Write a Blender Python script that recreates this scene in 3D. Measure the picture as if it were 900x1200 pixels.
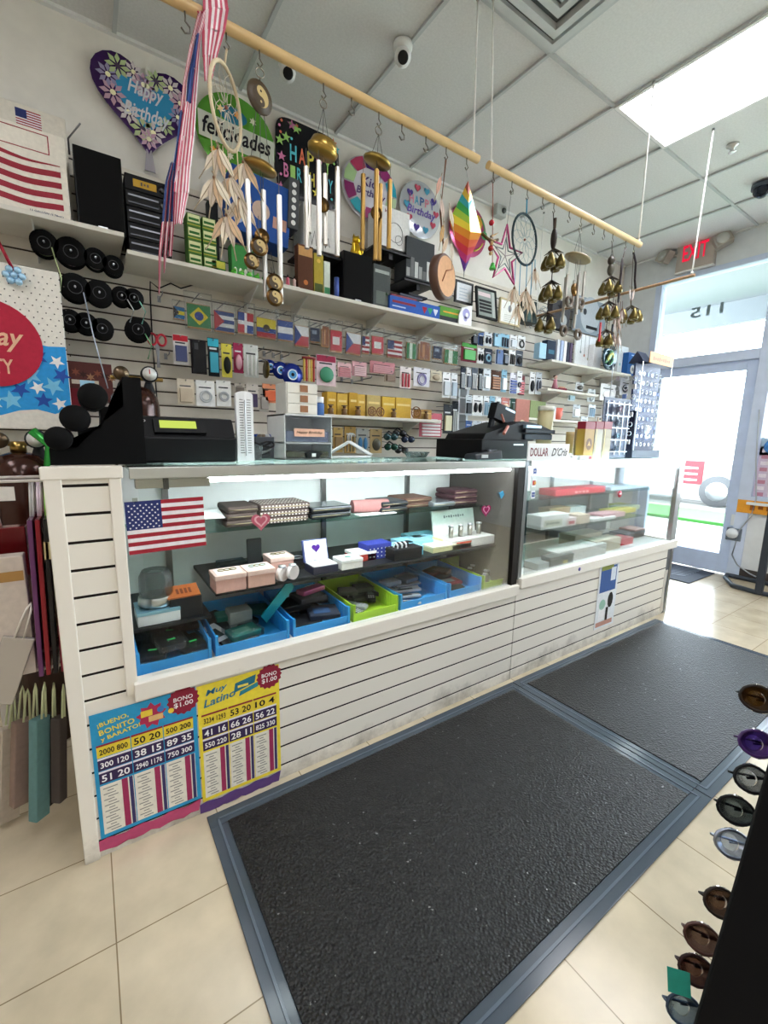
import bpy, math, random
from mathutils import Matrix, Vector
random.seed(7)
for o in list(bpy.data.objects): bpy.data.objects.remove(o)
SC = bpy.context.scene
COL = SC.collection
PI = math.pi
# ------------------------------------------------------------------ camera
CAM = Vector((0.12387, -1.39132, 1.25799))
YAW, PITCH, ROLL, FPX = 0.5977, 0.16597, 0.01956, 509.19552
FW = Vector((math.sin(YAW)*math.cos(PITCH), math.cos(YAW)*math.cos(PITCH), -math.sin(PITCH)))
_r = Vector((math.cos(YAW), -math.sin(YAW), 0)); _u = _r.cross(FW)
RT = math.cos(ROLL)*_r+math.sin(ROLL)*_u
UP = -math.sin(ROLL)*_r+math.cos(ROLL)*_u
cd = bpy.data.cameras.new('camera'); cam = bpy.data.objects.new('camera', cd); COL.objects.link(cam)
cd.sensor_fit = 'VERTICAL'; cd.sensor_height = 36; cd.lens = FPX/1200*36; cd.clip_start = .02; cd.clip_end = 200
cam.matrix_world = Matrix(((RT.x, UP.x, -FW.x, CAM.x), (RT.y, UP.y, -FW.y, CAM.y), (RT.z, UP.z, -FW.z, CAM.z), (0, 0, 0, 1)))
SC.camera = cam
def at(px, py, ax, val):
    """the point of the real plane <axis = val> that a spot of the photograph shows"""
    d = FW+RT*((px-450)/FPX)+UP*((600-py)/FPX)
    t = (val-CAM[ax])/d[ax]
    return CAM+d*t
def rect(x0, y0, x1, y1, Y):
    xm, ym = (x0+x1)/2, (y0+y1)/2
    return at(x0, ym, 1, Y).x, at(x1, ym, 1, Y).x, at(xm, y1, 1, Y).z, at(xm, y0, 1, Y).z
# ------------------------------------------------------------------ world, sun, exposure
w = bpy.data.worlds.new('sky'); SC.world = w; w.use_nodes = True
bg = w.node_tree.nodes['Background']; bg.inputs[0].default_value = (.8, .9, 1, 1); bg.inputs[1].default_value = 12.0
sd = bpy.data.lights.new('sun', 'SUN'); sd.energy = 14; sd.angle = .01; sd.color = (1, .96, .9)
sun = bpy.data.objects.new('sun', sd); COL.objects.link(sun); sun.location = (12, 3, 9)
sun.rotation_euler = Vector((-.35, .55, -.75)).to_track_quat('-Z', 'Y').to_euler()
SC.view_settings.view_transform = 'Standard'; SC.view_settings.look = 'None'
SC.view_settings.gamma = 1; SC.view_settings.use_curve_mapping = False
SC.view_settings.exposure = 0.42
PANEL_E = 12.0
# ------------------------------------------------------------------ materials
_M = {}
def lin(h):
    c = [int(h[i:i+2], 16)/255 for i in (0, 2, 4)]
    return [x/12.92 if x <= .04045 else ((x+.055)/1.055)**2.4 for x in c]+[1]
KIND = {'p': (.45, 0, .06, 25), 'f': (.85, 0, .16, 60), 'm': (.28, 1, .06, 20), 's': (.17, 0, .06, 20), 'g': (.18, .35, .05, 8), 'w': (.4, 0, .18, 9), 'd': (.6, 0, .1, 12)}
def M(key):
    """key = hex colour + '.' + kind: p plastic, f cloth or card, m metal, g foil, w wood, d painted board, c clear film, e glowing"""
    if key in _M: return _M[key]
    if '.' not in key: key2 = key+'.p'
    else: key2 = key
    h, k = key2.split('.')[:2]
    m = bpy.data.materials.new('mat_'+key2); m.use_nodes = True
    nt = m.node_tree; N = nt.nodes; L = nt.links; b = N['Principled BSDF']; col = lin(h)
    if k == 'e':
        N.remove(b); e = N.new('ShaderNodeEmission'); e.inputs[0].default_value = col
        e.inputs[1].default_value = float('.'.join(key2.split('.')[2:])) if key2.count('.') > 1 else 1
        L.new(e.outputs[0], N['Material Output'].inputs[0])
    elif k in 'cG':
        N.remove(b); t = N.new('ShaderNodeBsdfTransparent'); g = N.new('ShaderNodeBsdfGlossy'); mx = N.new('ShaderNodeMixShader')
        fr = N.new('ShaderNodeFresnel'); fr.inputs[0].default_value = 1.3 if k == 'G' else 1.5
        mu = N.new('ShaderNodeMath'); mu.operation = 'MULTIPLY_ADD'; mu.inputs[1].default_value = .55; mu.inputs[2].default_value = .0 if k == 'G' else .03
        L.new(fr.outputs[0], mu.inputs[0]); L.new(mu.outputs[0], mx.inputs[0])
        g.inputs[1].default_value = .03 if k == 'G' else .25
        t.inputs[0].default_value = col
        L.new(t.outputs[0], mx.inputs[1]); L.new(g.outputs[0], mx.inputs[2]); L.new(mx.outputs[0], N['Material Output'].inputs[0])
        if k == 'c':
            nz = N.new('ShaderNodeTexNoise'); nz.inputs['Scale'].default_value = 40; bp = N.new('ShaderNodeBump'); bp.inputs[0].default_value = .6; bp.inputs[1].default_value = .01
            L.new(nz.outputs[0], bp.inputs['Height']); L.new(bp.outputs[0], g.inputs['Normal'])
    else:
        ro, me, va, sc = KIND[k]
        b.inputs['Roughness'].default_value = ro; b.inputs['Metallic'].default_value = me
        if max(col[:3]) < .03 and k in 'pfdw': b.inputs['Specular IOR Level'].default_value = .22
        tc = N.new('ShaderNodeTexCoord'); nz = N.new('ShaderNodeTexNoise'); nz.inputs['Scale'].default_value = sc; nz.inputs['Detail'].default_value = 3
        L.new(tc.outputs['Object'], nz.inputs['Vector'])
        mp = N.new('ShaderNodeMapRange'); mp.inputs[3].default_value = 1-va; mp.inputs[4].default_value = 1+va
        L.new(nz.outputs[0], mp.inputs[0])
        vm = N.new('ShaderNodeVectorMath'); vm.operation = 'SCALE'; vm.inputs[0].default_value = col[:3]
        L.new(mp.outputs[0], vm.inputs['Scale']); L.new(vm.outputs[0], b.inputs['Base Color'])
    _M[key] = m
    return m
def nodes_mat(name, fn, rough=.5, metal=0):
    m = bpy.data.materials.new(name); m.use_nodes = True; nt = m.node_tree; b = nt.nodes['Principled BSDF']
    b.inputs['Roughness'].default_value = rough; b.inputs['Metallic'].default_value = metal
    fn(nt.nodes, nt.links, b); _M[name] = m; return name
def _floor(N, L, b):
    tc = N.new('ShaderNodeTexCoord'); mp = N.new('ShaderNodeMapping'); mp.inputs['Location'].default_value = (-.09/.3048, -(.017-.3048)/.3048, 0)
    mp.inputs['Scale'].default_value = (1/.3048,)*3; L.new(tc.outputs['Object'], mp.inputs[0])
    br = N.new('ShaderNodeTexBrick'); br.offset = 0; br.inputs['Scale'].default_value = 1; br.inputs['Brick Width'].default_value = 1; br.inputs['Row Height'].default_value = 1
    br.inputs['Mortar Size'].default_value = .006; br.inputs['Mortar Smooth'].default_value = .3
    br.inputs['Color1'].default_value = lin('cabda4'); br.inputs['Color2'].default_value = lin('c3b59a'); br.inputs['Mortar'].default_value = lin('85755b')
    L.new(mp.outputs[0], br.inputs['Vector'])
    nz = N.new('ShaderNodeTexNoise'); nz.inputs['Scale'].default_value = 7; nz.inputs['Detail'].default_value = 8; L.new(tc.outputs['Object'], nz.inputs['Vector'])
    mr = N.new('ShaderNodeMapRange'); mr.inputs[1].default_value = .3; mr.inputs[2].default_value = .7; mr.inputs[3].default_value = .84; mr.inputs[4].default_value = 1.1; L.new(nz.outputs[0], mr.inputs[0])
    vm = N.new('ShaderNodeVectorMath'); vm.operation = 'SCALE'; L.new(br.outputs[0], vm.inputs[0]); L.new(mr.outputs[0], vm.inputs['Scale'])
    L.new(vm.outputs[0], b.inputs['Base Color'])
nodes_mat('floor_tile', _floor, .22)
def _mat(N, L, b):
    tc = N.new('ShaderNodeTexCoord'); vo = N.new('ShaderNodeTexVoronoi'); vo.inputs['Scale'].default_value = 130; L.new(tc.outputs['Object'], vo.inputs['Vector'])
    cr = N.new('ShaderNodeMapRange'); cr.inputs[1].default_value = 0; cr.inputs[2].default_value = .6; cr.inputs[3].default_value = .014; cr.inputs[4].default_value = .006; b.inputs['Specular IOR Level'].default_value = .35
    L.new(vo.outputs['Distance'], cr.inputs[0])
    nz = N.new('ShaderNodeTexNoise'); nz.inputs['Scale'].default_value = 60; nz.inputs['Detail'].default_value = 2; L.new(tc.outputs['Object'], nz.inputs['Vector'])
    r2 = N.new('ShaderNodeMapRange'); r2.inputs[1].default_value = .72; r2.inputs[2].default_value = .76; r2.inputs[4].default_value = .25; L.new(nz.outputs[0], r2.inputs[0])
    ad = N.new('ShaderNodeMath'); L.new(cr.outputs[0], ad.inputs[0]); L.new(r2.outputs[0], ad.inputs[1])
    L.new(ad.outputs[0], b.inputs['Base Color'])
    bp = N.new('ShaderNodeBump'); bp.inputs[0].default_value = .8; bp.inputs[1].default_value = .004; L.new(vo.outputs['Distance'], bp.inputs['Height']); L.new(bp.outputs[0], b.inputs['Normal'])
nodes_mat('mat_pile', _mat, .45)
def _ct(N, L, b):
    tc = N.new('ShaderNodeTexCoord'); nz = N.new('ShaderNodeTexNoise'); nz.inputs['Scale'].default_value = 90; nz.inputs['Detail'].default_value = 4; L.new(tc.outputs['Object'], nz.inputs['Vector'])
    mr = N.new('ShaderNodeMapRange'); mr.inputs[3].default_value = .64; mr.inputs[4].default_value = .82; L.new(nz.outputs[0], mr.inputs[0]); L.new(mr.outputs[0], b.inputs['Base Color'])
nodes_mat('ceiling_tile', _ct, .9)
def _dirty(N, L, b):
    tc = N.new('ShaderNodeTexCoord'); nz = N.new('ShaderNodeTexNoise'); nz.inputs['Scale'].default_value = 6; nz.inputs['Detail'].default_value = 9; nz.inputs['Roughness'].default_value = .7
    L.new(tc.outputs['Object'], nz.inputs['Vector'])
    sx = N.new('ShaderNodeSeparateXYZ'); L.new(tc.outputs['Object'], sx.inputs[0])
    low = N.new('ShaderNodeMapRange'); low.inputs[1].default_value = 0; low.inputs[2].default_value = .14; low.inputs[3].default_value = .3; low.inputs[4].default_value = 0; L.new(sx.outputs[2], low.inputs[0])
    ad = N.new('ShaderNodeMath'); L.new(nz.outputs[0], ad.inputs[0]); L.new(low.outputs[0], ad.inputs[1])
    cr = N.new('ShaderNodeValToRGB'); cr.color_ramp.elements[0].position = .62; cr.color_ramp.elements[0].color = lin('eae5da'); cr.color_ramp.elements[1].position = 1.0; cr.color_ramp.elements[1].color = lin('8d8678')
    L.new(ad.outputs[0], cr.inputs[0]); L.new(cr.outputs[0], b.inputs['Base Color'])
nodes_mat('white_board', _dirty, .42)
# ------------------------------------------------------------------ mesh builder
_T = {}
def text_mesh(s, shear=0):
    k = (s, shear)
    if k in _T: return _T[k]
    c = bpy.data.curves.new('t', 'FONT'); c.body = s; c.size = 1; c.resolution_u = 2; c.offset = .018; c.shear = shear
    o = bpy.data.objects.new('t', c); COL.objects.link(o)
    dg = bpy.context.evaluated_depsgraph_get(); dg.update()
    me = o.evaluated_get(dg).to_mesh()
    vs = [tuple(v.co) for v in me.vertices]; fs = [tuple(p.vertices) for p in me.polygons]
    o.evaluated_get(dg).to_mesh_clear()
    bpy.data.objects.remove(o); bpy.data.curves.remove(c)
    if not vs: vs = [(0, 0, 0)]
    x0 = min(v[0] for v in vs); x1 = max(v[0] for v in vs); y0 = min(v[1] for v in vs); y1 = max(v[1] for v in vs)
    _T[k] = (vs, fs, x0, x1, y0, y1); return _T[k]
class MB:
    def __init__(s): s.v = []; s.f = []; s.m = []; s.sm = []; s.M = Matrix.Identity(4)
    def add(s, vs, fs, m, sm=False):
        n = len(s.v); s.v += [tuple(s.M @ Vector(v)) for v in vs]
        for f in fs: s.f.append(tuple(n+i for i in f)); s.m.append(m); s.sm.append(sm)
        return s
    def box(s, x0, x1, y0, y1, z0, z1, m, ins=0, lean=0):
        a = ins
        vs = [(x0+a, y0+a, z0), (x1-a, y0+a, z0), (x1-a, y1-a, z0), (x0+a, y1-a, z0), (x0, y0+lean, z1), (x1, y0+lean, z1), (x1, y1+lean, z1), (x0, y1+lean, z1)]
        return s.add(vs, [(0, 3, 2, 1), (4, 5, 6, 7), (0, 1, 5, 4), (1, 2, 6, 5), (2, 3, 7, 6), (3, 0, 4, 7)], m)
    def poly(s, pts, y, m):
        return s.add([(p[0], y, p[1]) for p in pts], [tuple(range(len(pts)))], m)
    def rc(s, x0, x1, z0, z1, y, m): return s.poly([(x0, z0), (x1, z0), (x1, z1), (x0, z1)], y, m)
    def disc(s, cx, cz, r, y, m, n=20, rz=None):
        rz = rz or r
        return s.poly([(cx+r*math.cos(2*PI*i/n), cz+rz*math.sin(2*PI*i/n)) for i in range(n)], y, m)
    def star(s, cx, cz, r, y, m, n=5, q=.42, a0=PI/2):
        pts = [(cx+r*(1 if i % 2 == 0 else q)*math.cos(a0+PI*i/n), cz+r*(1 if i % 2 == 0 else q)*math.sin(a0+PI*i/n)) for i in range(2*n)]
        n0 = len(pts); vs = [(cx, y, cz)]+[(p[0], y, p[1]) for p in pts]
        return s.add(vs, [(0, 1+i, 1+(i+1) % n0) for i in range(n0)], m)
    def slab(s, pts, y0, y1, m, m2=None):
        n = len(pts); cx = sum(p[0] for p in pts)/n; cz = sum(p[1] for p in pts)/n
        vs = [(p[0], y0, p[1]) for p in pts]+[(p[0], y1, p[1]) for p in pts]+[(cx, y0, cz), (cx, y1, cz)]
        s.add(vs, [(i, (i+1) % n, 2*n) for i in range(n)]+[((i+1) % n+n, i+n, 2*n+1) for i in range(n)], m)
        return s.add(vs[:2*n], [((i+1) % n, i, i+n, (i+1) % n+n) for i in range(n)], m2 or m)
    def pillow(s, pts, d, m, rings=5):
        n = len(pts); cx = sum(p[0] for p in pts)/n; cz = sum(p[1] for p in pts)/n; vs = []; fs = []
        for sg in (-1, 1):
            b = len(vs)
            for r in range(rings):
                t = 1-r/rings; y = sg*d*math.sqrt(max(0, 1-t**3))
                vs += [(cx+(p[0]-cx)*t, y, cz+(p[1]-cz)*t) for p in pts]
            vs.append((cx, sg*d, cz))
            for r in range(rings-1):
                for i in range(n):
                    q = (b+r*n+i, b+r*n+(i+1) % n, b+(r+1)*n+(i+1) % n, b+(r+1)*n+i); fs.append(q if sg < 0 else q[::-1])
            for i in range(n):
                q = (b+(rings-1)*n+i, b+(rings-1)*n+(i+1) % n, b+rings*n); fs.append(q if sg < 0 else q[::-1])
        return s.add(vs, fs, m, True)
    def lathe(s, prof, m, c=(0, 0, 0), seg=20, ax='z', sm=True):
        vs = []; fs = []; k = len(prof)
        for i in range(seg):
            a = 2*PI*i/seg; ca, sa = math.cos(a), math.sin(a)
            for r, h in prof:
                if ax == 'z': p = (r*ca, r*sa, h)
                elif ax == 'y': p = (r*ca, h, r*sa)
                else: p = (h, r*ca, r*sa)
                vs.append((c[0]+p[0], c[1]+p[1], c[2]+p[2]))
        for i in range(seg):
            j = (i+1) % seg
            for q in range(k-1): fs.append((i*k+q, j*k+q, j*k+q+1, i*k+q+1))
        s.add(vs, fs, m, sm)
        for q, rv in ((0, True), (k-1, False)):
            if prof[q][0] > 1e-5:
                f = [i*k+q for i in range(seg)]
                s.add(vs, [tuple(f[::-1] if rv else f)], m)
        return s
    def cyl(s, p0, p1, r, m, seg=10, r2=None):
        p0 = Vector(p0); p1 = Vector(p1); d = (p1-p0); L = d.length
        if L < 1e-6: return s
        q = d.to_track_quat('Z', 'Y').to_matrix(); r2 = r if r2 is None else r2; vs = []
        for i in range(seg):
            a = 2*PI*i/seg; u = q @ Vector((math.cos(a), math.sin(a), 0))
            vs.append(tuple(p0+u*r)); vs.append(tuple(p1+u*r2))
        s.add(vs, [(2*i, 2*((i+1) % seg), 2*((i+1) % seg)+1, 2*i+1) for i in range(seg)], m, True)
        return s.add(vs, [tuple(range(0, 2*seg, 2))[::-1], tuple(range(1, 2*seg, 2))], m)
    def tube(s, pts, r, m, seg=6, closed=False):
        n = len(pts); P = [Vector(p) for p in pts]; vs = []
        for i in range(n):
            a = P[i-1] if (i > 0 or closed) else P[i]; b = P[(i+1) % n] if (i < n-1 or closed) else P[i]
            q = (b-a).to_track_quat('Z', 'Y').to_matrix()
            for k in range(seg):
                t = 2*PI*k/seg; vs.append(tuple(P[i]+q @ Vector((math.cos(t)*r, math.sin(t)*r, 0))))
        fs = []
        for i in range(n if closed else n-1):
            j = (i+1) % n
            for k in range(seg): fs.append((i*seg+k, i*seg+(k+1) % seg, j*seg+(k+1) % seg, j*seg+k))
        if not closed: fs += [tuple(range(seg))[::-1], tuple(range((n-1)*seg, n*seg))]
        return s.add(vs, fs, m, True)
    def ring(s, c, R, r, m, ax='y', seg=28, rz=None, ts=6):
        rz = rz or R; pts = []
        for i in range(seg):
            a = 2*PI*i/seg; u, v = R*math.cos(a), rz*math.sin(a)
            pts.append((c[0]+u, c[1], c[2]+v) if ax == 'y' else ((c[0]+u, c[1]+v, c[2]) if ax == 'z' else (c[0], c[1]+u, c[2]+v)))
        return s.tube(pts, r, m, ts, True)
    def ball(s, c, r, m, seg=14, n=8):
        if not isinstance(r, tuple): r = (r, r, r)
        vs = []; fs = []
        for i in range(n+1):
            t = PI*i/n
            for k in range(seg):
                a = 2*PI*k/seg; vs.append((c[0]+r[0]*math.sin(t)*math.cos(a), c[1]+r[1]*math.sin(t)*math.sin(a), c[2]+r[2]*math.cos(t)))
        for i in range(n):
            for k in range(seg): fs.append((i*seg+k, (i+1)*seg+k, (i+1)*seg+(k+1) % seg, i*seg+(k+1) % seg))
        return s.add(vs, fs, m, True)
    def scrawl(s, n, cx, cz, h, y, m, w):
        """a line of print too small to read in the photograph: n short strokes"""
        for k in range(n):
            x = cx-w/2+w*(k+.15)/n; q = h*(.5-.12*((k*5) % 3)); s.rc(x, x+w*.6/n, cz-q, cz+q, y, m)
        return s
    def text(s, t, cx, cz, h, y, m, w=None, shear=0, mir=False, rot=0):
        vs, fs, x0, x1, y0, y1 = text_mesh(t, shear); k = h/max(.001, y1-y0); kx = k if w is None else w/(x1-x0)
        if mir: kx = -kx
        mx, my = (x0+x1)/2, (y0+y1)/2; ca, sa = math.cos(rot), math.sin(rot); out = []
        for v in vs:
            a, b = (v[0]-mx)*kx, (v[1]-my)*k
            out.append((cx+a*ca-b*sa, y, cz+a*sa+b*ca))
        return s.add(out, [f[::-1] for f in fs] if mir else fs, m)
    def build(s, name, parent=None, loc=None, rz=0, label=None, cat=None, group=None, kind=None, bevel=0, rot=None):
        me = bpy.data.meshes.new(name); me.from_pydata(s.v, [], s.f)
        names = []; idx = []
        for k in s.m:
            if k not in names: names.append(k)
            idx.append(names.index(k))
        for k in names: me.materials.append(M(k))
        me.polygons.foreach_set('material_index', idx); me.polygons.foreach_set('use_smooth', s.sm)
        me.update()
        o = bpy.data.objects.new(name, me); COL.objects.link(o); o.parent = parent
        if loc is not None: o.location = loc
        if rz: o.rotation_euler = (0, 0, rz)
        if rot: o.rotation_euler = rot
        if bevel:
            md = o.modifiers.new('edge', 'BEVEL'); md.width = bevel; md.segments = 2; md.limit_method = 'ANGLE'
        tag(o, label, cat, group, kind); return o
def tag(o, label=None, cat=None, group=None, kind=None):
    if label: o['label'] = label
    if cat: o['category'] = cat
    if group: o['group'] = group
    if kind: o['kind'] = kind
    return o
def thing(name, label, cat, loc=(0, 0, 0), rz=0, group=None, rot=None):
    o = bpy.data.objects.new(name, None); COL.objects.link(o); o.location = loc; o.empty_display_size = .05
    o.rotation_euler = rot or (0, 0, rz)
    return tag(o, label, cat, group)
def S(mb, name, **k): return mb.build(name, kind='structure', **k)
ORD = ['first', 'second', 'third', 'fourth', 'fifth', 'sixth', 'seventh', 'eighth', 'ninth', 'tenth', 'eleventh', 'twelfth', 'thirteenth', 'fourteenth', 'fifteenth', 'sixteenth', 'seventeenth', 'eighteenth', 'nineteenth', 'twentieth']
# ================================================================== THE ROOM
H, YW, XW = 3.198, 1.457, 5.25
XL, YF = -2.6, -5.2
S(MB().box(XL, XW+.1, YF, YW, -.05, 0, 'floor_tile'), 'floor')
S(MB().box(XL, XW+.1, YF, YW, H+.012, H+.06, 'ceiling_tile'), 'ceiling')
g = MB()
for i in range(-8, 6):
    x = 2.221+.61*i
    if XL < x < XW: g.box(x-.009, x+.009, YF, YW, H-.002, H+.0121, 'c2c6c8.d')
for j in range(-5, 2):
    y = .276+1.22*j
    g.box(XL, XW, y-.009, y+.009, H-.001, H+.0121, 'c2c6c8.d')
g.box(XL, XW, YW-.022, YW, H-.004, H+.0121, 'e2e4e4.d'); g.box(XW-.022, XW, YF, YW, H-.004, H+.0121, 'e2e4e4.d')
S(g, 'trim_1')
S(MB().box(XL, XW+.1, YW, YW+.1, 0, H+.05, 'e6e3dc.d'), 'wall_back')
S(MB().box(XL-.1, XL, YF, YW+.1, 0, H+.05, 'cfc6b8.d'), 'wall_left')
S(MB().box(XL-.1, XW+.1, YF-.1, YF, 0, H+.05, 'd8d2c8.d'), 'wall_front')
# door wall: opening for the door with transom, and for the shop window
DY0, DY1, DZ = .12, 1.03, 2.9
WY0, WY1, WZ = -2.6, .02, .76
wd = MB()
for a in ((DY1+.06, YW, 0, H+.05), (WY0, DY1+.06, DZ+.05, H+.05), (YF, WY0, 0, H+.05), (WY0, WY1+.03, 0, WZ-.02)): wd.box(XW, XW+.12, *a, 'dfe3e6.d')
S(wd, 'wall_right')
S(MB().box(XW-.012, XW, WY0, WY1+.04, 0, .1, '4a4440.d'), 'baseboard_right')
fr = MB()
AL = 'ccd8ee.d'
fr.box(XW-.02, XW+.1, DY1, DY1+.06, 0, DZ+.05, AL); fr.box(XW-.02, XW+.1, WY0, DY1, DZ, DZ+.05, AL)
fr.box(XW-.02, XW+.1, DY0-.1, DY0, 0, DZ, AL); fr.box(XW-.02, XW+.1, DY0, DY1, 2.05, 2.14, AL)
o = S(fr, 'door_1', bevel=.003)
lf = MB()
lf.box(XW+.01, XW+.055, DY1-.09, DY1-.004, .01, 2.05, 'c3d2ee.d'); lf.box(XW+.01, XW+.055, DY0+.004, DY0+.09, .01, 2.05, 'c3d2ee.d')
lf.box(XW+.01, XW+.055, DY0+.09, DY1-.09, .01, .2, 'c3d2ee.d'); lf.box(XW+.01, XW+.055, DY0+.09, DY1-.09, 1.96, 2.05, 'c3d2ee.d')
lf.build('door_leaf', o, bevel=.002)
gl = MB(); gl.box(XW+.03, XW+.036, DY0+.09, DY1-.09, .2, 1.96, 'fcfefe.G').build('door_glass', o)
gl = MB(); gl.box(XW+.03, XW+.036, DY0, DY1, 2.14, DZ, 'f8fcfc.G').build('transom_glass', o)
nm = MB(); nm.M = Matrix.Rotation(-PI/2, 4, 'Z')
c0 = at(828, 364, 0, XW+.028)
nm.text('115', -c0.y, c0.z, .1, c0.x, '7c9298.d', w=.28, mir=True); nm.build('street_number', o)
wn = MB()
wn.box(XW-.02, XW+.1, WY0, WY1, WZ-.02, WZ+.04, AL); wn.box(XW-.02, XW+.1, WY0, WY0+.06, WZ, DZ, AL); wn.box(XW-.02, XW+.1, -1.3, -1.24, WZ, DZ, AL)
wn.box(XW-.05, XW+.01, WY0, WY1+.02, WZ-.04, WZ-.015, 'e8ecf0.d')
o = S(wn, 'window_1', bevel=.002)
MB().box(XW+.03, XW+.036, WY0+.06, WY1, WZ+.04, DZ, 'fcfefe.G').build('window_glass', o)
# ------------------------------------------------------------------ outside
S(MB().box(XW+.1, 60, -30, 40, -.12, -.03, '84847f.d'), 'pavement')
sj = MB()
for i in range(12): sj.box(XW+.6+i*.55, XW+.62+i*.55, -6, 10, -.031, -.026, '4c4c49.d')
S(sj, 'trim_2')
tag(MB().box(at(820, 611, 2, 0).x, at(820, 598, 2, 0).x, -20, 25, -.03, .02, '2a6a22.f').build('lawn_strip'), 'strip of green lawn outside beyond the glass shop door', 'lawn', kind='stuff')
cn = MB(); cn.box(XW+.1, XW+2.6, -8, 10, 3.25, 3.6, '7c8082.d'); cn.box(XW+2.5, XW+2.6, -8, 10, 2.95, 3.3, '7c8082.d')
S(cn, 'roof')
S(MB().box(XW+24, XW+25, -30, 45, 0, 3.2, 'd9d2c4.d'), 'trim_3')
# parked car
def car(x, y):
    t = thing('parked_car', 'white parked car with a red lettered rear side panel seen through the shop door', 'car', (x, y, -.03), PI/2)
    b = MB(); prof = [(-2.2, .35), (-2.15, .8), (-1.4, .95), (-.8, 1.4), (.6, 1.42), (1.3, 1.0), (2.15, .9), (2.25, .4)]
    b.slab(prof, -.85, .85, 'a8a8a6.p'); b.build('body', t, bevel=.05)
    b = MB()
    for sy in (-.86, .86):
        b = MB(); b.slab([(-1.3, .98), (-.78, 1.32), (.5, 1.34), (1.05, 1.02)], sy-.01, sy+.01, 'b8c0c8.g'); b.build('side_window', t)
    for wx in (-1.4, 1.35):
        for sy in (-.8, .8):
            wq = MB().lathe([(0, -.1), (.33, -.1), (.33, .1), (0, .1)], '505052.f', (wx, sy, .33), 20, 'y').build('wheel', t)
            MB().lathe([(0, -.12), (.2, -.11), (.2, .11), (0, .12)], 'b8bcc0.m', (wx, sy, .33), 14, 'y').build('hubcap', wq)
    b = MB(); b.box(-1.1, .75, .851, .87, .45, .95, '9c1828.p')
    for k in range(3): b.box(-1.0, .6, .871, .874, .52+.13*k, .56+.13*k, 'f4e6e8.p')
    b.build('door_panel', t)
pc = at(846, 577, 2, .3)
car(pc.x+.9, pc.y+1.5)
# ------------------------------------------------------------------ ceiling fixtures
def panel(x, y, lab, grp=None, e=7.5):
    t = thing('ceiling_light', lab, 'light', (x, y, H), group=grp)
    MB().box(.02, .59, .02, 1.2, -.004, .004, 'fbfbff.e.%g' % (e if grp else PANEL_E)).build('diffuser', t)
    f = MB(); f.box(0, .61, 0, .02, -.008, .006, 'e8e8e8.d'); f.box(0, .61, 1.2, 1.22, -.008, .006, 'e8e8e8.d'); f.box(0, .02, .02, 1.2, -.008, .006, 'e8e8e8.d'); f.box(.59, .61, .02, 1.2, -.008, .006, 'e8e8e8.d')
    f.build('frame', t)
panel(2.831, -.944, 'bright rectangular fluorescent ceiling panel beside the air vent')
for (x, y) in ((.391, -2.164), (.391, -4.6), (2.831, -3.384), (-1.44, -.944), (-1.44, -3.384), (4.05, -3.384)):  # unseen panels, added out of view to light the room evenly
    panel(x, y, 'unseen rectangular ceiling light panel added to light the shop evenly', 'unseen ceiling panels added for even light')
t = thing('air_vent', 'square white ceiling air vent with nested sloping louvres', 'vent', (1.916, -.03, H))
v_ = MB()
for k in range(4):
    a = .29-.065*k; b = a-.035
    for (x0, x1, y0, y1) in ((-a, a, -a, -b), (-a, a, b, a), (-a, -b, -b, b), (b, a, -b, b)): v_.box(x0, x1, y0, y1, -.012-.012*(k % 2), .008, 'c9cccd.d')
v_.build('louvre', t); MB().box(-.29, .29, -.29, .29, .006, .011, '4c5052.d').build('duct', t)
t = thing('fire_sprinkler', 'small chrome fire sprinkler under the ceiling past the light panel', 'sprinkler', (3.79, .007, H))
MB().lathe([(0, .01), (.035, .01), (.035, 0), (.012, -.008), (.012, -.03), (0, -.03)], 'd8d8d8.m').build('fitting', t)
MB().lathe([(0, -.031), (.022, -.033), (.022, -.036), (0, -.036)], 'd8d8d8.m').build('deflector', t)
def cctv(px, py, lab):
    c = at(px, py, 2, H-.03); t = thing('security_camera', lab, 'camera', (c.x, c.y, H))
    MB().lathe([(0, 0), (.048, 0), (.048, -.02), (.04, -.03), (0, -.03)], 'eceeee.p').build('base', t)
    b = MB(); b.ball((0, 0, -.055), .042, 'eceeee.p').build('ball_housing', t)
    l = MB(); l.M = Matrix.Translation((0, 0, -.055)) @ (CAM-Vector((c.x-.2, c.y, H))).to_track_quat('Z', 'Y').to_matrix().to_4x4()
    l.lathe([(0, .03), (.026, .034), (.026, .042), (.02, .044), (0, .044)], '1c1d20.p').build('lens', t)
cctv(337, 79, 'white round security camera with black lens, above the yin yang chime')
cctv(472, 60, 'white round security camera alone on a ceiling tile beside the wooden rod')
c = at(893, 226, 2, H-.06); t = thing('dome_camera', 'dark round dome camera on the ceiling above the shop window', 'camera', (c.x, c.y, H))
MB().lathe([(0, 0), (.07, 0), (.07, -.03), (0, -.03)], '3a4352.p').build('base', t); MB().ball((0, 0, -.035), .06, '182030.g').build('dome', t)
c = at(585, 248, 1, YW-.03); t = thing('motion_sensor', 'small grey box sensor high on the back wall near the ceiling corner', 'sensor', (c.x, YW, c.z))
MB().box(-.06, .06, -.06, 0, -.045, .045, 'b9bdbb.p').build('body', t, bevel=.008); MB().ball((.02, -.062, 0), .022, '5c6062.g').build('lens', t)
# ------------------------------------------------------------------ slatwall
SY = 1.42
sw = MB(); sw.box(XL+.02, 5.0, SY+.004, YW, .05, 2.6, '33241a.d')
z = .055
while z < 2.6:
    z1 = min(z+.068, 2.6); sw.box(XL+.02, 5.0, SY, SY+.014, z, z1, 'dcd6ca.d'); z += .0762
S(sw, 'trim_4', bevel=.0015)
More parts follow.
